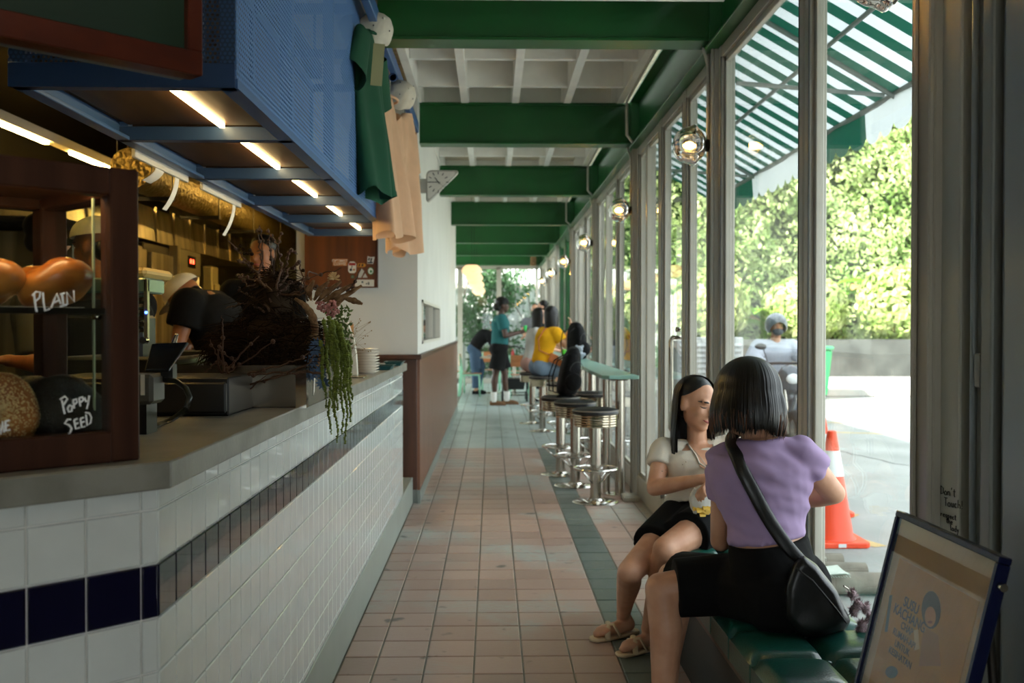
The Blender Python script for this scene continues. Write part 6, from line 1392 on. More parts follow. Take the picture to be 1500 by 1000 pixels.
# neckline skin patch, necklace and eyelet trim
nk = I2['neck']; ff = V((math.cos(W2['cheyaw']), math.sin(W2['cheyaw']), 0)); fl_ = V((-ff.y, ff.x, 0))
vn = MB(); n_ = 14
bv2 = bvh_of([I2['top'], [o_ for o_ in I2['t'].children if o_.name.startswith('body')][0]])
def chest(a, b):                                     # V neckline wedge lying on the blouse front
    wd = .050 * (1 - b) + .001; q = nk + fl_ * (a - .5) * 2 * wd - V((0, 0, -.005 + .175 * b)); h = bv2.ray_cast(q + ff * .5, -ff, .6)[0]
    return (h if h else q + ff * .08) + ff * .003
vn.grid(chest, n_, 16); obj('neckline', vn, skin('light'), I2['t'], smooth=True)
obj('necklace', MB().tube([chest(a, .05 + .40 * math.sin(PI * a)) + ff * .004 for a in [k / 16 for k in range(17)]], .0008, 5).ell(chest(.5, .46) + ff * .006, .005, n=10, m=7), mat('silver_teal', '#7fb0ac', rough=.2, metal=.6), I2['t'], smooth=True)
for e_ in (0, 1):
    obj('neck_trim', MB().tube([chest(e_, b) + ff * .005 for b in [k / 10 for k in range(11)]], .004, 6), m_blouse, I2['t'], smooth=True)
ey = MB()
for (x, y) in ((975, 742), (980, 738), (985, 742), (978, 746), (995, 744), (970, 690), (975, 688), (1000, 680), (1005, 676)):
    h = bv2.ray_cast(EYE, ray(x, y).normalized())[0]
    if h: ey.ell(h, (.0028, .0028, .0028), n=8, m=6)
obj('eyelet', ey, mat('eyelet_dark', '#8a7c68', rough=.8), I2['t'])
m_sandal = mat('cream_leather', '#c9b28f', rough=.5)
for k in (0, 1):
    an = V(W2['an'][k]); td = V((math.cos(W2['toe'][k]), math.sin(W2['toe'][k]), 0)); q = td.cross(V((0, 0, 1))); c = an - V((0, 0, .075))
    sn = obj('sandal', MB().prism([(-.07, -.03), (.10, -.042), (.165, -.03), (.18, 0), (.165, .03), (.10, .042), (-.07, .03), (-.085, 0)], c - V((0, 0, .010)), td, q, (0, 0, .014)), m_sandal, I2['t'], bev=.004)
    for sg in (-1, 1): obj('strap', MB().tube([c + td * .05 + q * sg * .045, c + td * .07 + q * sg * .02 + V((0, 0, .052)), c + td * .10 - q * sg * .02 + V((0, 0, .042)), c + td * .12 - q * sg * .046], .012, 8, True, .45), m_sandal, sn, smooth=True)
# snack bag in her hand
sb = thing('snack_bag', 'crinkled clear snack bag held by the woman in white', 'bag', P(1030, 748, yw - .28)); c = P(1028, 735, yw - .31)
def bagf(a, b):
    th = 2 * PI * a; w = .03 + .018 * math.sin(PI * b) ; return c + V((math.cos(th) * w + .004 * math.sin(9 * th + 7 * b), math.sin(th) * w * .6, -.045 + .10 * b)) + V((0, 0, .004 * math.sin(5 * th)))
obj('film', MB().grid(bagf, 30, 14, True), mat('white_film', '#dcdcd6', rough=.2, trl=.3), sb, smooth=True)
cr = MB(); rnd = random.Random(6)
for k in range(14): cr.obox(c + V((rnd.uniform(-.035, .035), rnd.uniform(-.035, -.015), rnd.uniform(-.05, -.015))), V((.012, .003, 0)), V((0, .006, .004)), V((0, .002, .004)))
obj('crisps', cr, mat('crisp_yellow', '#d0a93c', rough=.6), sb)
# ---------------------------------------------------------------- people further down the aisle
def C(name, col, **k): return mat(name, col, rough=.9, spec=.15, var=.06, vs=9, bump=.2, bs=300, bdist=.002, **k)
# standing man, teal shirt
yt = 17.3; bx = .14
M1 = dict(fem=False, s=1.06, skin='dark', hipyaw=.15, cheyaw=.1, pel=(bx, yt, .98), neck=(bx + .02, yt, 1.55), head=(bx + .06, yt, 1.735), hyaw=.05, hpitch=-.05, el=[(bx + .06, yt + .25, 1.22), (bx + .10, yt - .24, 1.20)], wr=[(bx + .34, yt + .16, 1.25), (bx + .36, yt - .14, 1.27)], pn=[(0, 0, 1), (0, 0, 1)],
          kn=[(bx + .09, yt + .1, .53), (bx - .07, yt - .08, .53)], an=[(bx + .13, yt + .12, .09), (bx - .10, yt - .1, .09)], toe=(-.1, -.05), top=(C('teal_tee', '#2b5f61'), -.02, .99, .62, .03), bot=(C('black_shorts', '#131313'), .18, .80, .03, .03), shoe=C('brown_suede', '#6b4f38'))
J = person('man in a teal printed t-shirt, black shorts and cap standing in the aisle', M1); J['hm'] = m_hair; hair_short(J, .02); capless(J, mat('cap_black', '#141414', rough=.8))
obj('hair_bun', blob(MB().ell(J['hd'] + V((-.12, 0, -.03)), (.06, .065, .07)).ell(J['hd'] + V((-.08, 0, -.05)), (.06, .07, .06)), .01, 3), m_hair, J['t'], smooth=True)
for k in (0, 1):
    a = V(M1['an'][k]); obj('sock', MB().cyl(a + V((0, 0, -.03)), a + V((0, 0, .14)), .048, .056, 18), C('white_sock', '#d9d6cf'), J['t'], smooth='auto')
for i, (z, y, cc, h) in enumerate(((1.43, .06, '#c8742c', .05), (1.36, .03, '#8a3524', .035), (1.28, .0, '#23384a', .05), (1.20, .02, '#c8742c', .04), (1.14, -.03, '#8a3524', .03))):
    obj('back_print', MB().obox((bx - .158 + .012 * i, yt + y, z), (.006, 0, 0), (0, .05, 0), (0, 0, h / 2)), C('print' + str(i % 3), cc), J['t'])
tag(obj('drink_glass', MB().lathe([(0, 0), (.028, 0), (.034, .11), (.03, .11), (.025, .006), (0, .006)], (bx + .44, yt - .12, 1.27), 16), mat('green_glass', '#2fae54', rough=.2), smooth='auto'), 'green drink glass held by the man in teal', 'glass')
# bending man
yb = 20.2; bx = -.30
M2 = dict(fem=False, s=1.0, skin='light', hipyaw=.0, cheyaw=.0, pel=(bx - .05, yb, .92), neck=(bx + .30, yb, 1.24), head=(bx + .42, yb, 1.37), hyaw=.0, hpitch=-.5, el=[(bx + .36, yb + .25, .98), (bx + .36, yb - .24, .96)], wr=[(bx + .52, yb + .18, .84), (bx + .53, yb - .15, .84)], kn=[(bx + .08, yb + .1, .50), (bx - .02, yb - .1, .50)], an=[(bx, yb + .12, .09), (bx - .02, yb - .12, .09)], toe=(0, 0), bend=.06,
          top=(C('black_tee', '#161617'), -.05, .99, .8, .03), bot=(C('blue_jeans', '#43566b'), .16, 1.92, .015, .012), shoe=C('black_shoe', '#161616'))
J = person('man in a black t-shirt and jeans bending over a table', M2); hair_short(J)
# woman in yellow on her stool
ys = 12.9; bx = .66
M3 = dict(s=.96, skin='light', hipyaw=.35, cheyaw=.55, pel=(bx, ys, .845), neck=(bx + .10, ys - .02, 1.33), head=(bx + .13, ys + .02, 1.50), hyaw=.7, el=[(bx + .26, ys + .22, 1.10), (bx + .30, ys - .18, 1.09)], wr=[(bx + .36, ys + .06, 1.32), (bx + .36, ys - .20, 1.34)], hd=[(.2, -.2, 1), (-.1, .1, 1)], pn=[(-1, 0, 0), (-1, .2, 0)],
          kn=[(bx + .40, ys + .10, .80), (bx + .40, ys - .08, .78)], an=[(bx + .20, ys + .06, .37), (bx + .16, ys - .10, .36)], toe=(-.2, -.3), tdz=(-.5, -.5), bend=.03, top=(C('yellow_tee', '#e0a41d'), .03, .99, .55, .028), bot=(C('denim_blue', '#7d90a3'), .26, .78, .025, .02), shoe=C('tan_sandal', '#5a3a26'), face=False)
J = person('woman in a mustard yellow t-shirt and denim shorts sitting on a stool', M3); hair_long(J, length=.24, open_=.9, thick=.014, n=60, tip=.02)
tag(obj('crossbody_bag', blob(MB().obox((bx + .17, ys - .19, .93), (.09, 0, -.04), (0, .03, 0), (.02, 0, .055)), .008, 3), mat('tan_leather', '#b5652b', rough=.5), smooth=True), 'tan leather crossbody bag at the hip of the woman in yellow', 'bag')
J['x'] = obj('bag_strap', MB().tube([(bx + .12, ys - .2, .98), (bx - .05, ys - .165, 1.05), (bx - .06, ys - .15, 1.2), (bx + .02, ys - .10, 1.32), (bx + .09, ys - .01, 1.36)], .009, 6), mat('tan_leather', '#b5652b', rough=.5), J['t'], smooth=True)
# woman in pale grey
ys = 13.95; bx = .56
M4 = dict(s=.96, skin='light', hipyaw=.1, cheyaw=.1, pel=(bx, ys, .845), neck=(bx + .06, ys, 1.33), head=(bx + .12, ys - .02, 1.50), hyaw=-.25, el=[(bx + .2, ys + .24, 1.08), (bx + .18, ys - .2, 1.06)], wr=[(bx + .40, ys + .15, 1.05), (bx + .38, ys - .1, 1.02)], kn=[(bx + .42, ys + .1, .80), (bx + .42, ys - .08, .78)], an=[(bx + .26, ys + .08, .36), (bx + .24, ys - .08, .36)], toe=(0, 0), tdz=(-.4, -.4),
          top=(C('pale_grey_tee', '#b9b8b4'), .04, .99, .6, .024), bot=(C('dusty_pink', '#b58f86'), .24, .85, .02, .012), shoe=C('tan_sandal', '#5a3a26'))
J = person('woman with glasses and long dark hair in a pale grey top on a stool', M4); hair_long(J, length=.30, open_=.85, thick=.014, n=60, tip=.02)
c, R = J['hd'], J['R']; gl = MB()
for sg in (-1, 1): gl.tube([c + R @ V((.092, sg * .034 + .022 * math.cos(a), .002 + .018 * math.sin(a))) for a in [2 * PI * k / 14 for k in range(15)]], .0018, 5)
for sg in (-1, 1): gl.tube([c + R @ V((.090, sg * .056, .006)), c + R @ V((0, sg * .080, .004))], .0018, 5)
obj('glasses', gl, m_framed, J['t'])
# two men behind, at the dining tables
yq = 18.2; bx = .98
M5 = dict(fem=False, s=1.0, skin='light', hipyaw=PI, cheyaw=2.9, pel=(bx, yq, .99), neck=(bx - .02, yq, 1.54), head=(bx - .05, yq, 1.72), hyaw=2.9, el=[(bx - .1, yq - .24, 1.25), (bx - .1, yq + .24, 1.25)], wr=[(bx - .3, yq - .15, 1.2), (bx - .3, yq + .15, 1.2)], kn=[(bx, yq - .1, .52), (bx, yq + .1, .52)], an=[(bx, yq - .1, .09), (bx, yq + .1, .09)], toe=(PI, PI), top=(C('maroon_tee', '#6a1f42'), 0, .99, .6, .025), bot=(C('dark_trousers', '#23252b'), .18, 1.9, .015, .02), shoe=C('black_shoe', '#161616'))
J = person('bearded man in a maroon t-shirt standing by the green posts', M5); hair_short(J, .008); c, R = J['hd'], J['R']
obj('beard', blob(MB().ell(c + R @ V((.035, 0, -.075)), (.055, .058, .045), R), .009, 3), mat('brown_hair', '#2b1c12', rough=.6), J['t'], smooth=True)
yq = 19.6; bx = .86
M6 = dict(M5); M6.update(hipyaw=-1.57, cheyaw=-1.6, hyaw=-1.7, pel=(bx, yq, .99), neck=(bx, yq, 1.52), head=(bx - .0, yq - .03, 1.70), el=[(bx + .24, yq - .06, 1.25), (bx - .24, yq - .06, 1.25)], wr=[(bx + .15, yq - .28, 1.18), (bx - .15, yq - .28, 1.18)], kn=[(bx + .1, yq, .52), (bx - .1, yq, .52)], an=[(bx + .1, yq, .09), (bx - .1, yq, .09)], toe=(-1.57, -1.57), top=(C('grey_tee', '#6d6f74'), 0, .99, .6, .025))
J = person('man in a grey t-shirt facing the bearded man', M6); hair_short(J, .004)
# ---------------------------------------------------------------- kitchen staff
m_capk = mat('cap_cream', '#cfc6ad', rough=.85); m_capg = mat('cap_green', '#23452f', rough=.85); m_kb = C('kitchen_black', '#0a0a0a')
yk = 4.4; hx = P(138, 362, yk)
K1 = dict(fem=False, skin='warm', hipyaw=2.9, cheyaw=2.8, base=.2, pel=(hx.x + .10, yk, 1.0), neck=(hx.x + .06, yk, hx.z - .20), head=hx, hyaw=2.85, hpitch=-.1, el=[(hx.x - .06, yk - .25, 1.18), (hx.x - .02, yk + .25, 1.18)], wr=[(hx.x - .25, yk - .2, 1.2), (hx.x - .25, yk + .15, 1.2)], kn=[(hx.x + .06, yk - .1, .65), (hx.x + .1, yk + .1, .65)], an=[(hx.x + .1, yk - .1, .285), (hx.x + .12, yk + .1, .285)], toe=(2.8, 2.8), top=(m_kb, 0, .99, .6, .025), bot=(m_kb, .18, 1.9, .015, .02), shoe=m_kb)
J = person('kitchen worker in a cream and green cap seen through the display case', K1); hair_short(J, .004, True); capless(J, m_capk, m_capg, bl=.085)
yk = 4.9; hx = P(70, 350, yk)
K2 = dict(K1); K2.update(skin='light', hipyaw=.2, cheyaw=.2, hyaw=.2, hpitch=-.1, pel=(hx.x, yk, 1.0), neck=(hx.x - .02, yk, hx.z - .20), head=hx, el=[(hx.x + .08, yk + .25, 1.18), (hx.x + .06, yk - .25, 1.18)], wr=[(hx.x + .3, yk + .15, 1.2), (hx.x + .3, yk - .15, 1.2)], kn=[(hx.x, yk + .1, .65), (hx.x, yk - .1, .65)], an=[(hx.x, yk + .1, .285), (hx.x, yk - .1, .285)], toe=(.2, .2), top=(C('grey_work_shirt', '#5f5f55'), 0, .99, .9, .025))
J = person('kitchen worker in a grey shirt facing the capped worker', K2); hair_short(J, .006)
yk = 5.45; hx = P(272, 438, yk); mx = -1.47
K3 = dict(fem=False, skin='warm', hipyaw=PI, cheyaw=PI - .1, base=.2, pel=(-1.46, yk + .05, 1.02), neck=P(292, 432, yk), head=hx, hyaw=PI, hpitch=-.75, el=[P(262, 500, yk - .22), P(275, 500, yk + .25)], wr=[P(250, 545, yk - .25), P(252, 545, yk + .15)], kn=[(-1.48, yk - .1, .65), (-1.46, yk + .12, .65)], an=[(-1.42, yk - .1, .285), (-1.42, yk + .12, .285)], toe=(PI, PI), bend=.05, top=(m_kb, -.02, .97, .62, .03), bot=(m_kb, .16, 1.9, .02, .02), shoe=m_kb, vox=.010)
J = person('kitchen worker in black with a white cap bending over the prep bench', K3); hair_short(J, .004, True); capless(J, m_capk, bl=.06)
yk = 6.5; hx = P(384, 372, yk)
K4 = dict(K1); K4.update(skin='warm', hipyaw=-1.4, cheyaw=-1.4, hyaw=-1.9, hpitch=-.15, pel=(hx.x, yk + .02, 1.02), neck=(hx.x, yk + .02, hx.z - .19), head=hx, el=[(hx.x + .21, yk + .03, 1.25), (hx.x - .25, yk, 1.25)], wr=[(hx.x + .1, yk - .2, 1.2), (hx.x - .2, yk - .25, 1.2)], kn=[(hx.x + .1, yk, .65), (hx.x - .1, yk, .65)], an=[(hx.x + .1, yk, .285), (hx.x - .1, yk, .285)], toe=(-1.5, -1.5))
J = person('kitchen worker in black standing behind the dried flowers', K4); hair_short(J, .006)
yk = 9.4
K5 = dict(K1); K5.update(skin='light', hipyaw=0, cheyaw=0, hyaw=.1, pel=(-.98, yk, .85), neck=(-.98, yk, 1.34), head=(-.96, yk, 1.50), el=[(-.95, yk + .26, 1.08), (-.95, yk - .26, 1.08)], wr=[(-.78, yk + .2, 1.05), (-.78, yk - .2, 1.05)], kn=[(-.98, yk + .1, .5), (-.98, yk - .1, .5)], an=[(-.98, yk + .1, .09), (-.98, yk - .1, .09)], toe=(0, 0), base=0)
J = person('kitchen worker in black with a white cap behind the pass window', K5); capless(J, mat('cap_white', '#d8d6cf', rough=.8))
# ================================================================ OUTSIDE
m_conc_g = mat('forecourt_concrete', '#9a9c98', rough=.8, col2='#878a86', vs=1.2, bump=.2, bs=30, detail=8)
struct('ground', MB().box(1.26, 60, -12, 80, -.12, -.03).box(-30, 1.26, 24.2, 80, -.12, -.03).box(-30, 1.26, -30, -2.1, -.12, -.03).box(1.26, 60, -30, -12, -.12, -.03).box(-30, -4.4, -2.1, 24.2, -.12, -.03), m_conc_g, label='grey concrete forecourt outside the glass front', loc=(0, 0, -.03))
struct('sill_1', MB().box(1.14, 1.30, .2, 24.2, -.03, .0), m_conc, label='concrete sill under the glass front')
pv = thing('trim_90', 'pale concrete pavement and kerb across the road', None, (8, 22, -.03), kind='structure')
for i in range(14): obj('kerb_stone', MB().box(2.0 + i * 1.4, 3.39 + i * 1.4, 19.6, 19.85, -.03, .13), mat('kerb_concrete', '#b5b2a9', rough=.8, var=.08), pv, bev=.02)
obj('pavement', MB().box(1.6, 22, 19.85, 24.6, -.03, .12), mat('pavement_concrete', '#b9b7ae', rough=.85, var=.08, vs=2), pv)
struct('retaining_wall', MB().box(1.8, 24, 24.6, 25.0, -.03, 1.05), mat('shaded_concrete', '#303331', rough=.9, col2='#474a47', vs=1.5), label='low concrete wall below the hedge, darkened for shade')  # colour darkened to stand for the shade of the overhanging shrubs
m_ypaint = mat('road_yellow', '#b5a06a', rough=.8, var=.15, vs=8)
for (a, b) in (((1232, 783), (1290, 800)), ((1195, 775), (1250, 752)), ((1195, 632), (1330, 636)), ((1195, 618), (1330, 621))):
    p, q = PZ(a[0], a[1], -.028), PZ(b[0], b[1], -.028); d = (q - p).normalized(); n = V((-d.y, d.x, 0)) * .05
    tag(obj('road_line', MB().add([p - n, p + n, q + n, q - n], [(0, 1, 2, 3)]), m_ypaint), 'faded yellow line painted on the forecourt', 'road marking', 'yellow forecourt lines')
# cracks
ckm = MB(); rnd = random.Random(2); prev = PZ(1222, 660, -.0285)
for k in range(16):
    nx_ = prev + V((.04, -.16 + rnd.uniform(-.05, .05), 0)) + V((rnd.uniform(-.06, .06), 0, 0)); ckm.obox((prev + nx_) / 2, (nx_ - prev) / 2, V((.008, 0, 0)), (0, 0, .0008)); prev = nx_
tag(obj('ground_crack', ckm, mat('crack', '#4e4f4c', rough=.9)), 'dark crack running across the forecourt concrete', 'crack')
# ---------------------------------------------------------------- awning
m_aw = mat('awning_white', '#d9dfdf', rough=.8, trl=.45); m_ag = mat('awning_green', '#1d5c4a', rough=.8, trl=.30); m_bar_ = mat('awning_frame', '#8d938f', rough=.5)
aw = thing('awning', 'green and white striped awning over the glass front', 'awning', (1.7, 9, 2.4))
AX0, AZ0, AX1, AZ1 = 1.28, 3.05, 2.12, 2.57; mb = MB(); y = .6; k = 0
while y < 9.6:
    mb.mi = k % 2; mb.add([(AX0, y, AZ0), (AX1, y, AZ1), (AX1, y + .11, AZ1), (AX0, y + .11, AZ0)], [(0, 1, 2, 3)]); y += .11; k += 1
obj('canopy', mb, [m_aw, m_ag], aw)
mb = MB(); y = .6
blocks = [(5.5, 6.45), (8.0, 9.1), (10.6, 11.7), (13.2, 14.3), (2.9, 3.9)]
while y < 9.6:
    mb.mi = 1 if any(a <= y < b for a, b in blocks) else 0; n = 6
    for j in range(n):
        a, b = y + .22 * j / n, y + .22 * (j + 1) / n; za, zb = (AZ1 - .15 - .05 * math.sin(PI * j / n) ** .6, AZ1 - .15 - .05 * math.sin(PI * (j + 1) / n) ** .6) if True else 0
        x = lambda q: AX1 + .012 * math.sin(q * 7)
        mb.add([(x(a), a, AZ1), (x(b), b, AZ1), (x(b) + .01, b, zb), (x(a) + .01, a, za)], [(0, 1, 2, 3)])
    y += .22
obj('valance', mb, [m_aw, m_ag], aw)
obj('front_bar', MB().cyl((AX1, .6, AZ1), (AX1, 9.6, AZ1), .018, n=10), m_bar_, aw)
for y in (2.7, 5.2, 8.0):
    obj('rafter', MB().cyl((AX0, y, AZ0 - .02), (AX1, y, AZ1 - .02), .014, n=8), m_bar_, aw); obj('strut', MB().cyl((AX0, y, 2.62), (AX1 - .06, y, AZ1 - .01), .012, n=8), m_bar_, aw)
obj('purlin', MB().cyl((1.72, .6, 2.78), (1.72, 9.6, 2.78), .012, n=8), m_bar_, aw)
# ---------------------------------------------------------------- foliage
def leaf_cloud(name, pts, nrm, size, m, par, rnd, asp=.5):
    n = len(pts); r = np.random.RandomState(rnd); d = r.normal(size=(n, 3)); d -= nrm * (d * nrm).sum(1, keepdims=True); d[:, 2] -= .4; d /= np.linalg.norm(d, axis=1, keepdims=True)
    nn_ = nrm + r.normal(scale=.55, size=(n, 3)); q = np.cross(d, nn_); q /= np.linalg.norm(q, axis=1, keepdims=True) + 1e-9; sz = (size * r.uniform(.6, 1.4, size=(n, 1)))
    up = np.cross(q, d) * sz * .12
    v = np.stack([pts - d * sz * .5, pts + q * sz * asp * .5 + up, pts + d * sz * .5, pts - q * sz * asp * .5 + up], 1).reshape(-1, 3)
    me = bpy.data.meshes.new(name); me.vertices.add(4 * n); me.vertices.foreach_set('co', v.ravel().astype(np.float32)); me.loops.add(4 * n); me.loops.foreach_set('vertex_index', np.arange(4 * n, dtype=np.int32)); me.polygons.add(n); me.polygons.foreach_set('loop_start', np.arange(0, 4 * n, 4, dtype=np.int32)); me.update(calc_edges=True); me.validate()
    o = obj(name, me, m, par); o['kind'] = 'stuff'; return o
m_l1 = mat('hedge_leaf', '#86a65a', rough=.5, island=.45, trl=.4, col2='#c3cf94', vs=1.2); m_l2 = mat('shrub_leaf', '#97b45c', rough=.45, island=.35, trl=.4, col2='#cfd79a', vs=2.5); m_l3 = mat('vine_leaf', '#466a44', rough=.5, island=.4, trl=.4)
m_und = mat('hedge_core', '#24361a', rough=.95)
R_ = np.random.RandomState(3)
hg = thing('hedge', 'tall dense green hedge sunlit across the road', 'hedge', (10, 26.5, 1))
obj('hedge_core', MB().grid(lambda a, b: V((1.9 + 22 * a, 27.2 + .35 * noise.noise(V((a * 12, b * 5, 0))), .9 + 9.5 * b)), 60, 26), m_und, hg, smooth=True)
n = 70000; a = R_.uniform(0, 1, n); b = R_.uniform(0, 1, n) ** .9; X = 1.9 + 22 * a; Z = .9 + 9.5 * b
Y = 27.0 - .8 * R_.uniform(0, 1, n) - .6 * np.sin(X * 1.7 + Z * .9) * np.sin(Z * 1.3 + X * .4) - .25 * np.sin(X * 5.1) * np.sin(Z * 4.3)
leaf_cloud('hedge_foliage', np.stack([X, Y, Z], 1), np.tile([0, -1, .35], (n, 1)) / 1.06, .16, m_l1, hg, 4)
for i, (x, w, h, lab) in enumerate(((3.3, 1.6, 1.6, 'pale shrub growing from the wall near the bar table windows'), (5.6, 1.8, 1.9, 'leafy shrub growing on the wall behind the rider'), (8.0, 2.0, 1.7, 'broad light green shrub on the wall behind the traffic cones'), (10.4, 2.0, 2.0, 'large yellow green shrub at the end of the low wall'), (12.8, 2.0, 1.8, 'leafy shrub half hidden by the window post'))):
    t = thing('shrub', lab, 'shrub', (x, 25.5, 1.05)); n = 1700; u = R_.normal(size=(n, 3)); u /= np.linalg.norm(u, axis=1, keepdims=True); r = R_.uniform(.6, 1, (n, 1)) ** .5
    p = np.array([x, 25.25, 1.05 + h * .45]) + u * r * np.array([w * .55, .6, h * .5]); leaf_cloud('foliage', p, u, .22, m_l2, t, i, .55)
    for k in range(5): obj('stem', MB().tube([(x + (k - 2) * .1, 25.5, 1.0), (x + (k - 2) * .22, 25.5, 1.05 + h * .6)], .018, 5), m_twig, t)
# big-leaved plants
m_big = mat('banana_leaf', '#7fb03a', rough=.4, trl=.45, island=.2); m_bigr = mat('dry_leaf', '#c98d5e', rough=.6, trl=.3)
def bigleaf(mb, o, d, L, w_, droop=.5):
    o, d = V(o), V(d).normalized(); sd = d.cross(V((0, 0, 1))).normalized()
    def f(a, b): q = o + d * L * b + V((0, 0, -droop * L * b * b)); ww = w_ * math.sin(PI * min(1, .08 + .92 * b)) ** .7; return q + sd * (a - .5) * 2 * ww + V((0, 0, .35 * ww * abs(2 * a - 1)))
    mb.grid(f, 5, 10)
for i, (px, py, Y, s, lab) in enumerate(((1120, 468, 25.8, 1.2, 'broad leaved tropical plant behind the rider'), (1280, 425, 26.0, 1.2, 'tropical plant with long pale leaves above the low wall'), (1005, 430, 25.8, 1.0, 'broad leaved tropical plant behind the glass door'))):
    c = P(px, py, Y); t = thing('tropical_plant', lab, 'plant', (c.x, c.y, .1)); obj('stem', MB().tube([(c.x, c.y, .1), (c.x, c.y, c.z)], [.05, .04], 8), m_big, t)
    for k in range(9):
        a = 2 * PI * k / 9 + i; mb = MB(); bigleaf(mb, c + V((0, 0, -.15 * (k % 3))), (math.cos(a), math.sin(a), .75), 1.05 * s, .22 * s, .5); obj('leaf', mb, m_bigr if k == 4 else m_big, t, smooth=True)
# climbers and corrugated wall beyond the end windows
mb = MB(); xs = [-4 + .07 * k for k in range(84)]
mb.loft([[V((x, 27.0 + (.03 if k % 2 else 0), z)) for k, x in enumerate(xs)] for z in (-.03, 5)], cap=False, closed=False)
struct('wall_corrugated', mb, mat('corrugated_white', '#c3c9c6', rough=.6), label='pale corrugated wall beyond the end windows')
tag(obj('wall_rail', MB().box(-4, 1.8, 26.9, 26.96, 2.42, 2.5), m_frame), 'grey rail fixed across the corrugated wall', 'rail')
for i, (x, h, w_, nn_, lab) in enumerate(((-.35, 3.2, .5, 1300, 'dense climbing plant beside the paper lanterns'), (.25, 3.0, .3, 600, 'climbing plant behind the standing man'), (.95, 2.9, .4, 230, 'sparse creeper on the corrugated wall'), (-1.5, 3.0, .6, 900, 'climbing plant at the hidden end of the corrugated wall'))):
    t = thing('climbing_plant', lab, 'plant', (x, 26.6, -.03)); z = R_.uniform(.1, h, nn_); cl_ = np.sin(z * 3.1 + i) * .3; p = np.stack([x + cl_ + R_.normal(scale=w_ * .5, size=nn_), 26.6 + R_.uniform(-.35, .2, nn_), z], 1)
    leaf_cloud('foliage', p, np.tile([0., -1., .3], (nn_, 1)), .15, m_l3, t, 20 + i, .45)
    for k in range(4): obj('vine', MB().tube([(x + .1 * (k - 1.5), 26.65, -.03), (x + .25 * math.sin(k), 26.6, h * .35), (x + .4 * math.sin(k * 2 + 1), 26.65, h * .7), (x + .35 * math.sin(k * 3), 26.6, h)], .012, 5), m_twig, t)
# ---------------------------------------------------------------- traffic cones
m_or = mat('cone_orange', '#e8471c', rough=.45, var=.06); m_ref = mat('cone_reflective', '#d5d9d8', rough=.35)
def cone(label, x, y, tilt=0):
    t = thing('traffic_cone', label, 'traffic cone', (x, y, -.03), None); z = -.03
    obj('base', MB().prism([(-.16, -.19), (.16, -.19), (.19, -.16), (.19, .16), (.16, .19), (-.16, .19), (-.19, .16), (-.19, -.16)], (x, y, z), (1, 0, 0), (0, 1, 0), (0, 0, .035)), m_or, t, bev=.006)
    R0 = lambda h: .14 - .112 * h / .68
    obj('body', MB().lathe([(R0(0) + .02, .03), (R0(.04), .06), (R0(.68), .71), (R0(.68) - .008, .715), (0, .715)], (x, y, z), 32), m_or, t, smooth='auto')
    obj('reflective_band', MB().lathe([(R0(.40) + .0025, .43), (R0(.56) + .0025, .59)], (x, y, z), 32), m_ref, t, smooth='auto'); obj('label', MB().box(x - .02, x + .03, y - .1915, y - .19, z + .008, z + .03), m_ref, t)
cone('orange traffic cone with a white band standing nearest the glass', 2.17, 6.3); cone('orange traffic cone half hidden behind the other cone', 2.44, 7.3)
# ---------------------------------------------------------------- split logs with pale mats by the glass
m_log = mat('weathered_wood', '#7c7568', rough=.85, var=.2, vs=9, bump=.4, bs=40); m_mat = mat('woven_mat', '#c6d0c4', rough=.9, var=.08, vs=40)
for k in range(5):
    y = 5.05 + .22 * k; tag(obj('log', MB().tube([(1.38, y, .03), (1.7, y + .01, .032), (2.05 - .05 * k, y, .03)], [.055, .06, .055], 12), m_log, smooth='auto'), 'weathered grey log lying on the ground outside the bench window', 'log', 'logs outside the bench window')
for k in range(3):
    y = 5.05 + .36 * k; mb = MB(); mb.grid(lambda a, b: V((1.45 + .36 * a, y - .09 + .2 * b, .098 + .005 * math.sin(a * 9 + b * 4))), 14, 8); mb.grid(lambda a, b: V((1.45 + .36 * a, y - .09 + .2 * b, .092 + .005 * math.sin(a * 9 + b * 4))), 14, 8)
    for j in range(26): mb.box(1.45 + .36 * j / 26, 1.452 + .36 * j / 26, y - .12, y - .09, .09, .093)
    tag(obj('woven_mat', mb, m_mat, smooth=True), 'pale fringed mat draped over the logs outside', 'mat', 'mats on the logs')
# white louvred unit and green bin outside
lv = thing('louvred_unit', 'white louvred outdoor unit beyond the glass door', 'louvre', P(1040, 560, 12.5).to_tuple()[:2] + (-.03,)); c = WORLD[lv.name]
obj('housing', MB().box(c.x - .42, c.x + .42, c.y, c.y + .35, -.03, 1.22), mat('unit_white', '#c9ccc9', rough=.5), lv, bev=.01)
for k in range(16): obj('slat', MB().obox((c.x, c.y - .012, .12 + k * .067), (.39, 0, 0), (0, .016, .018), (0, -.003, .003)), mat('unit_white', '#c9ccc9', rough=.5), lv)
gb = thing('wheelie_bin', 'green wheeled bin standing across the road', 'bin', P(1192, 590, 19.0).to_tuple()[:2] + (-.03,)); c = WORLD[gb.name]
obj('body', MB().loft([[c + V((sx * .2, sy * .2, .08)) for sx, sy in ((-1, -1), (1, -1), (1, 1), (-1, 1))], [c + V((sx * .27, sy * .27, .95)) for sx, sy in ((-1, -1), (1, -1), (1, 1), (-1, 1))]]), mat('bin_green', '#2f8a55', rough=.45), gb, bev=.02)
obj('lid', MB().box(c.x - .29, c.x + .29, c.y - .3, c.y + .3, c.z + .95, c.z + 1.02), mat('bin_green', '#2f8a55', rough=.45), gb, bev=.02); obj('wheel', MB().cyl((c.x - .25, c.y + .18, c.z + .09), (c.x + .25, c.y + .18, c.z + .09), .09), m_plast, gb)
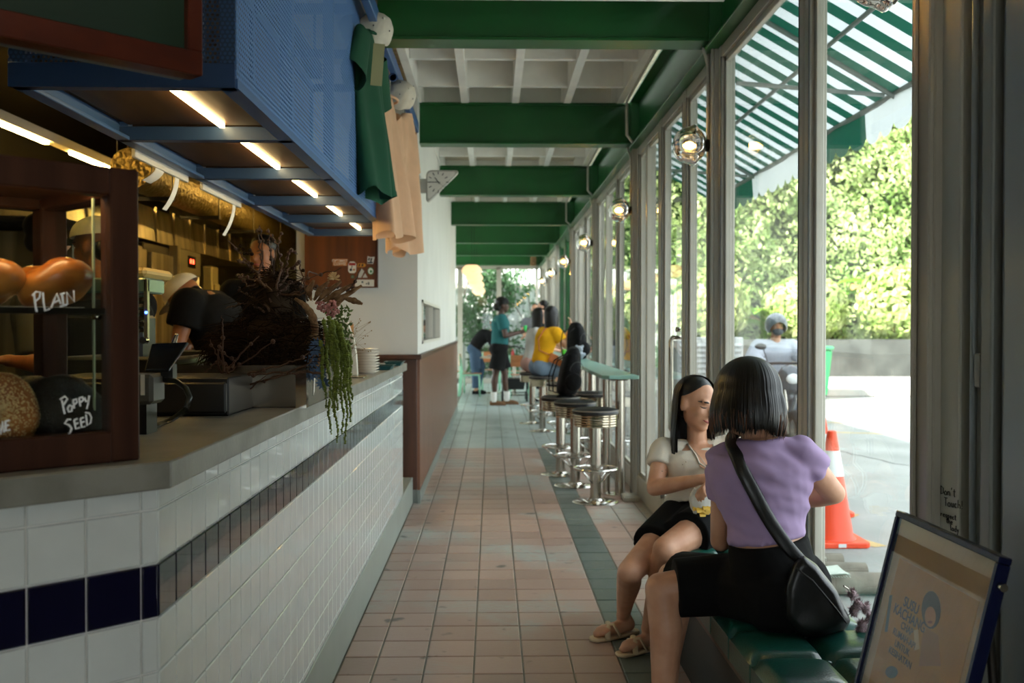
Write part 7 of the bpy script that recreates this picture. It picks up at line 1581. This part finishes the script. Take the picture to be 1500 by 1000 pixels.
# parked car far down the forecourt, seen through the bar table windows
# ---------------------------------------------------------------- rider on a motorbike
yr = 11.1; rx = P(1137, 480, yr).x; zr = P(1137, 478, yr).z
m_hood = C('pale_hoodie', '#aab1ba'); m_jr = C('pale_jeans', '#7c8794')
RD = dict(fem=False, s=1.0, skin='tan', base=-.03, hipyaw=-1.5, cheyaw=-1.5, pel=(rx, yr + .12, .83), neck=(rx, yr + .03, zr - .185), head=(rx, yr, zr), hyaw=-1.55, hpitch=-.05, el=[(rx + .30, yr - .12, .98), (rx - .30, yr - .12, .98)], wr=[(rx + .27, yr - .38, .94), (rx - .27, yr - .38, .94)], kn=[(rx + .2, yr - .28, .62), (rx - .2, yr - .28, .62)], an=[(rx + .18, yr - .05, .20), (rx - .18, yr - .05, .20)], toe=(-1.5, -1.5), top=(m_hood, .02, .99, 1.95, .04), bot=(m_jr, .2, 1.9, .02, .015), shoe=C('black_shoe', '#161616'))
J = person('motorcyclist in a pale grey hoodie with helmet and dark face mask', RD); c, R = J['hd'], J['R']; L = lambda f, l, u: c + R @ V((f, l, u))
m_hel = mat('helmet_grey', '#7d858c', rough=.15, coat=.6, col2='#4a5157', vs=9)
hp = MB()
def hel(a, b):
    th = 2 * PI * a; ph = -.75 + (.75 + PI / 2) * b; fr = math.cos(th)
    lo = -.75 if fr < .35 else -.75 + (fr - .35) / .65 * 1.0; ph = lo + (PI / 2 - lo) * b
    return L(-.008 + .145 * math.cos(ph) * fr, .125 * math.cos(ph) * math.sin(th), .02 + .135 * math.sin(ph))
hp.grid(hel, 40, 16, True); hm = obj('helmet', hp, m_hel, J['t'], smooth=True)
obj('visor', MB().grid(lambda a, b: L(-.008 + .152 * math.cos(.75 + .35 * b) * math.cos(-1.1 + 2.2 * a), .132 * math.cos(.75 + .35 * b) * math.sin(-1.1 + 2.2 * a), .02 + .14 * math.sin(.55 + .4 * b)), 18, 6), mat('visor_smoke', '#20262b', rough=.1, coat=.5), hm, smooth=True)
obj('face_mask', blob(MB().ell(L(.06, 0, -.055), (.055, .062, .045), R).ell(L(.09, 0, -.035), (.025, .025, .02), R), .008, 3), C('mask_grey', '#4a4f55'), J['t'], smooth=True)
mk = thing('motorbike', 'grey motorbike carrying the rider in the pale hoodie', 'motorbike', (rx, yr - .2, -.03)); m_bike = mat('bike_grey', '#4d555b', rough=.25, metal=.4, coat=.4); m_tyre = mat('tyre', '#151515', rough=.8)
for y in (yr - .72, yr + .58):
    obj('wheel', MB().lathe([(.20 + .055 * math.cos(a), .055 * math.sin(a)) for a in [2 * PI * k / 12 for k in range(13)]], (rx, y, .225), 30, (1, 0, 0)), m_tyre, mk, smooth=True)
    obj('wheel_rim', MB().cyl((rx - .03, y, .225), (rx + .03, y, .225), .15, n=24), m_steel, mk)
for sg in (-1, 1): obj('fork', MB().tube([(rx + sg * .07, yr - .72, .225), (rx + sg * .07, yr - .50, .92)], .018, 8), m_steel, mk, smooth=True)
obj('fairing', blob(MB().ell((rx, yr - .52, .78), (.15, .12, .17)).cap((rx, yr - .5, .6), .09, (rx, yr - .35, .42), .10).cap((rx, yr - .3, .38), .11, (rx, yr + .4, .52), .13), .015, 4), m_bike, mk, smooth=True)
obj('headlight', MB().ell((rx, yr - .635, .80), (.075, .03, .055)), m_ref, mk, smooth=True)
obj('saddle', blob(MB().cap((rx, yr - .0, .70), .10, (rx, yr + .55, .73), .11), .012, 3), m_vinyl, mk, smooth=True)
obj('handlebar', MB().tube([(rx - .36, yr - .40, .94), (rx - .15, yr - .46, .96), (rx + .15, yr - .46, .96), (rx + .36, yr - .40, .94)], .015, 8), m_plast, mk, smooth=True)
for sg in (-1, 1):
    mr_ = obj('mirror', MB().ell((rx + sg * .30, yr - .46, 1.14), (.065, .012, .035), Rot(0, 0, sg * .25)), m_plast, mk, smooth=True); obj('mirror_stalk', MB().tube([(rx + sg * .22, yr - .45, .95), (rx + sg * .27, yr - .46, 1.12)], .006, 6), m_plast, mr_)
    obj('indicator', MB().ell((rx + sg * .17, yr - .6, .83), (.03, .02, .02)), mat('amber', '#d9762a', rough=.3), mk, smooth=True)
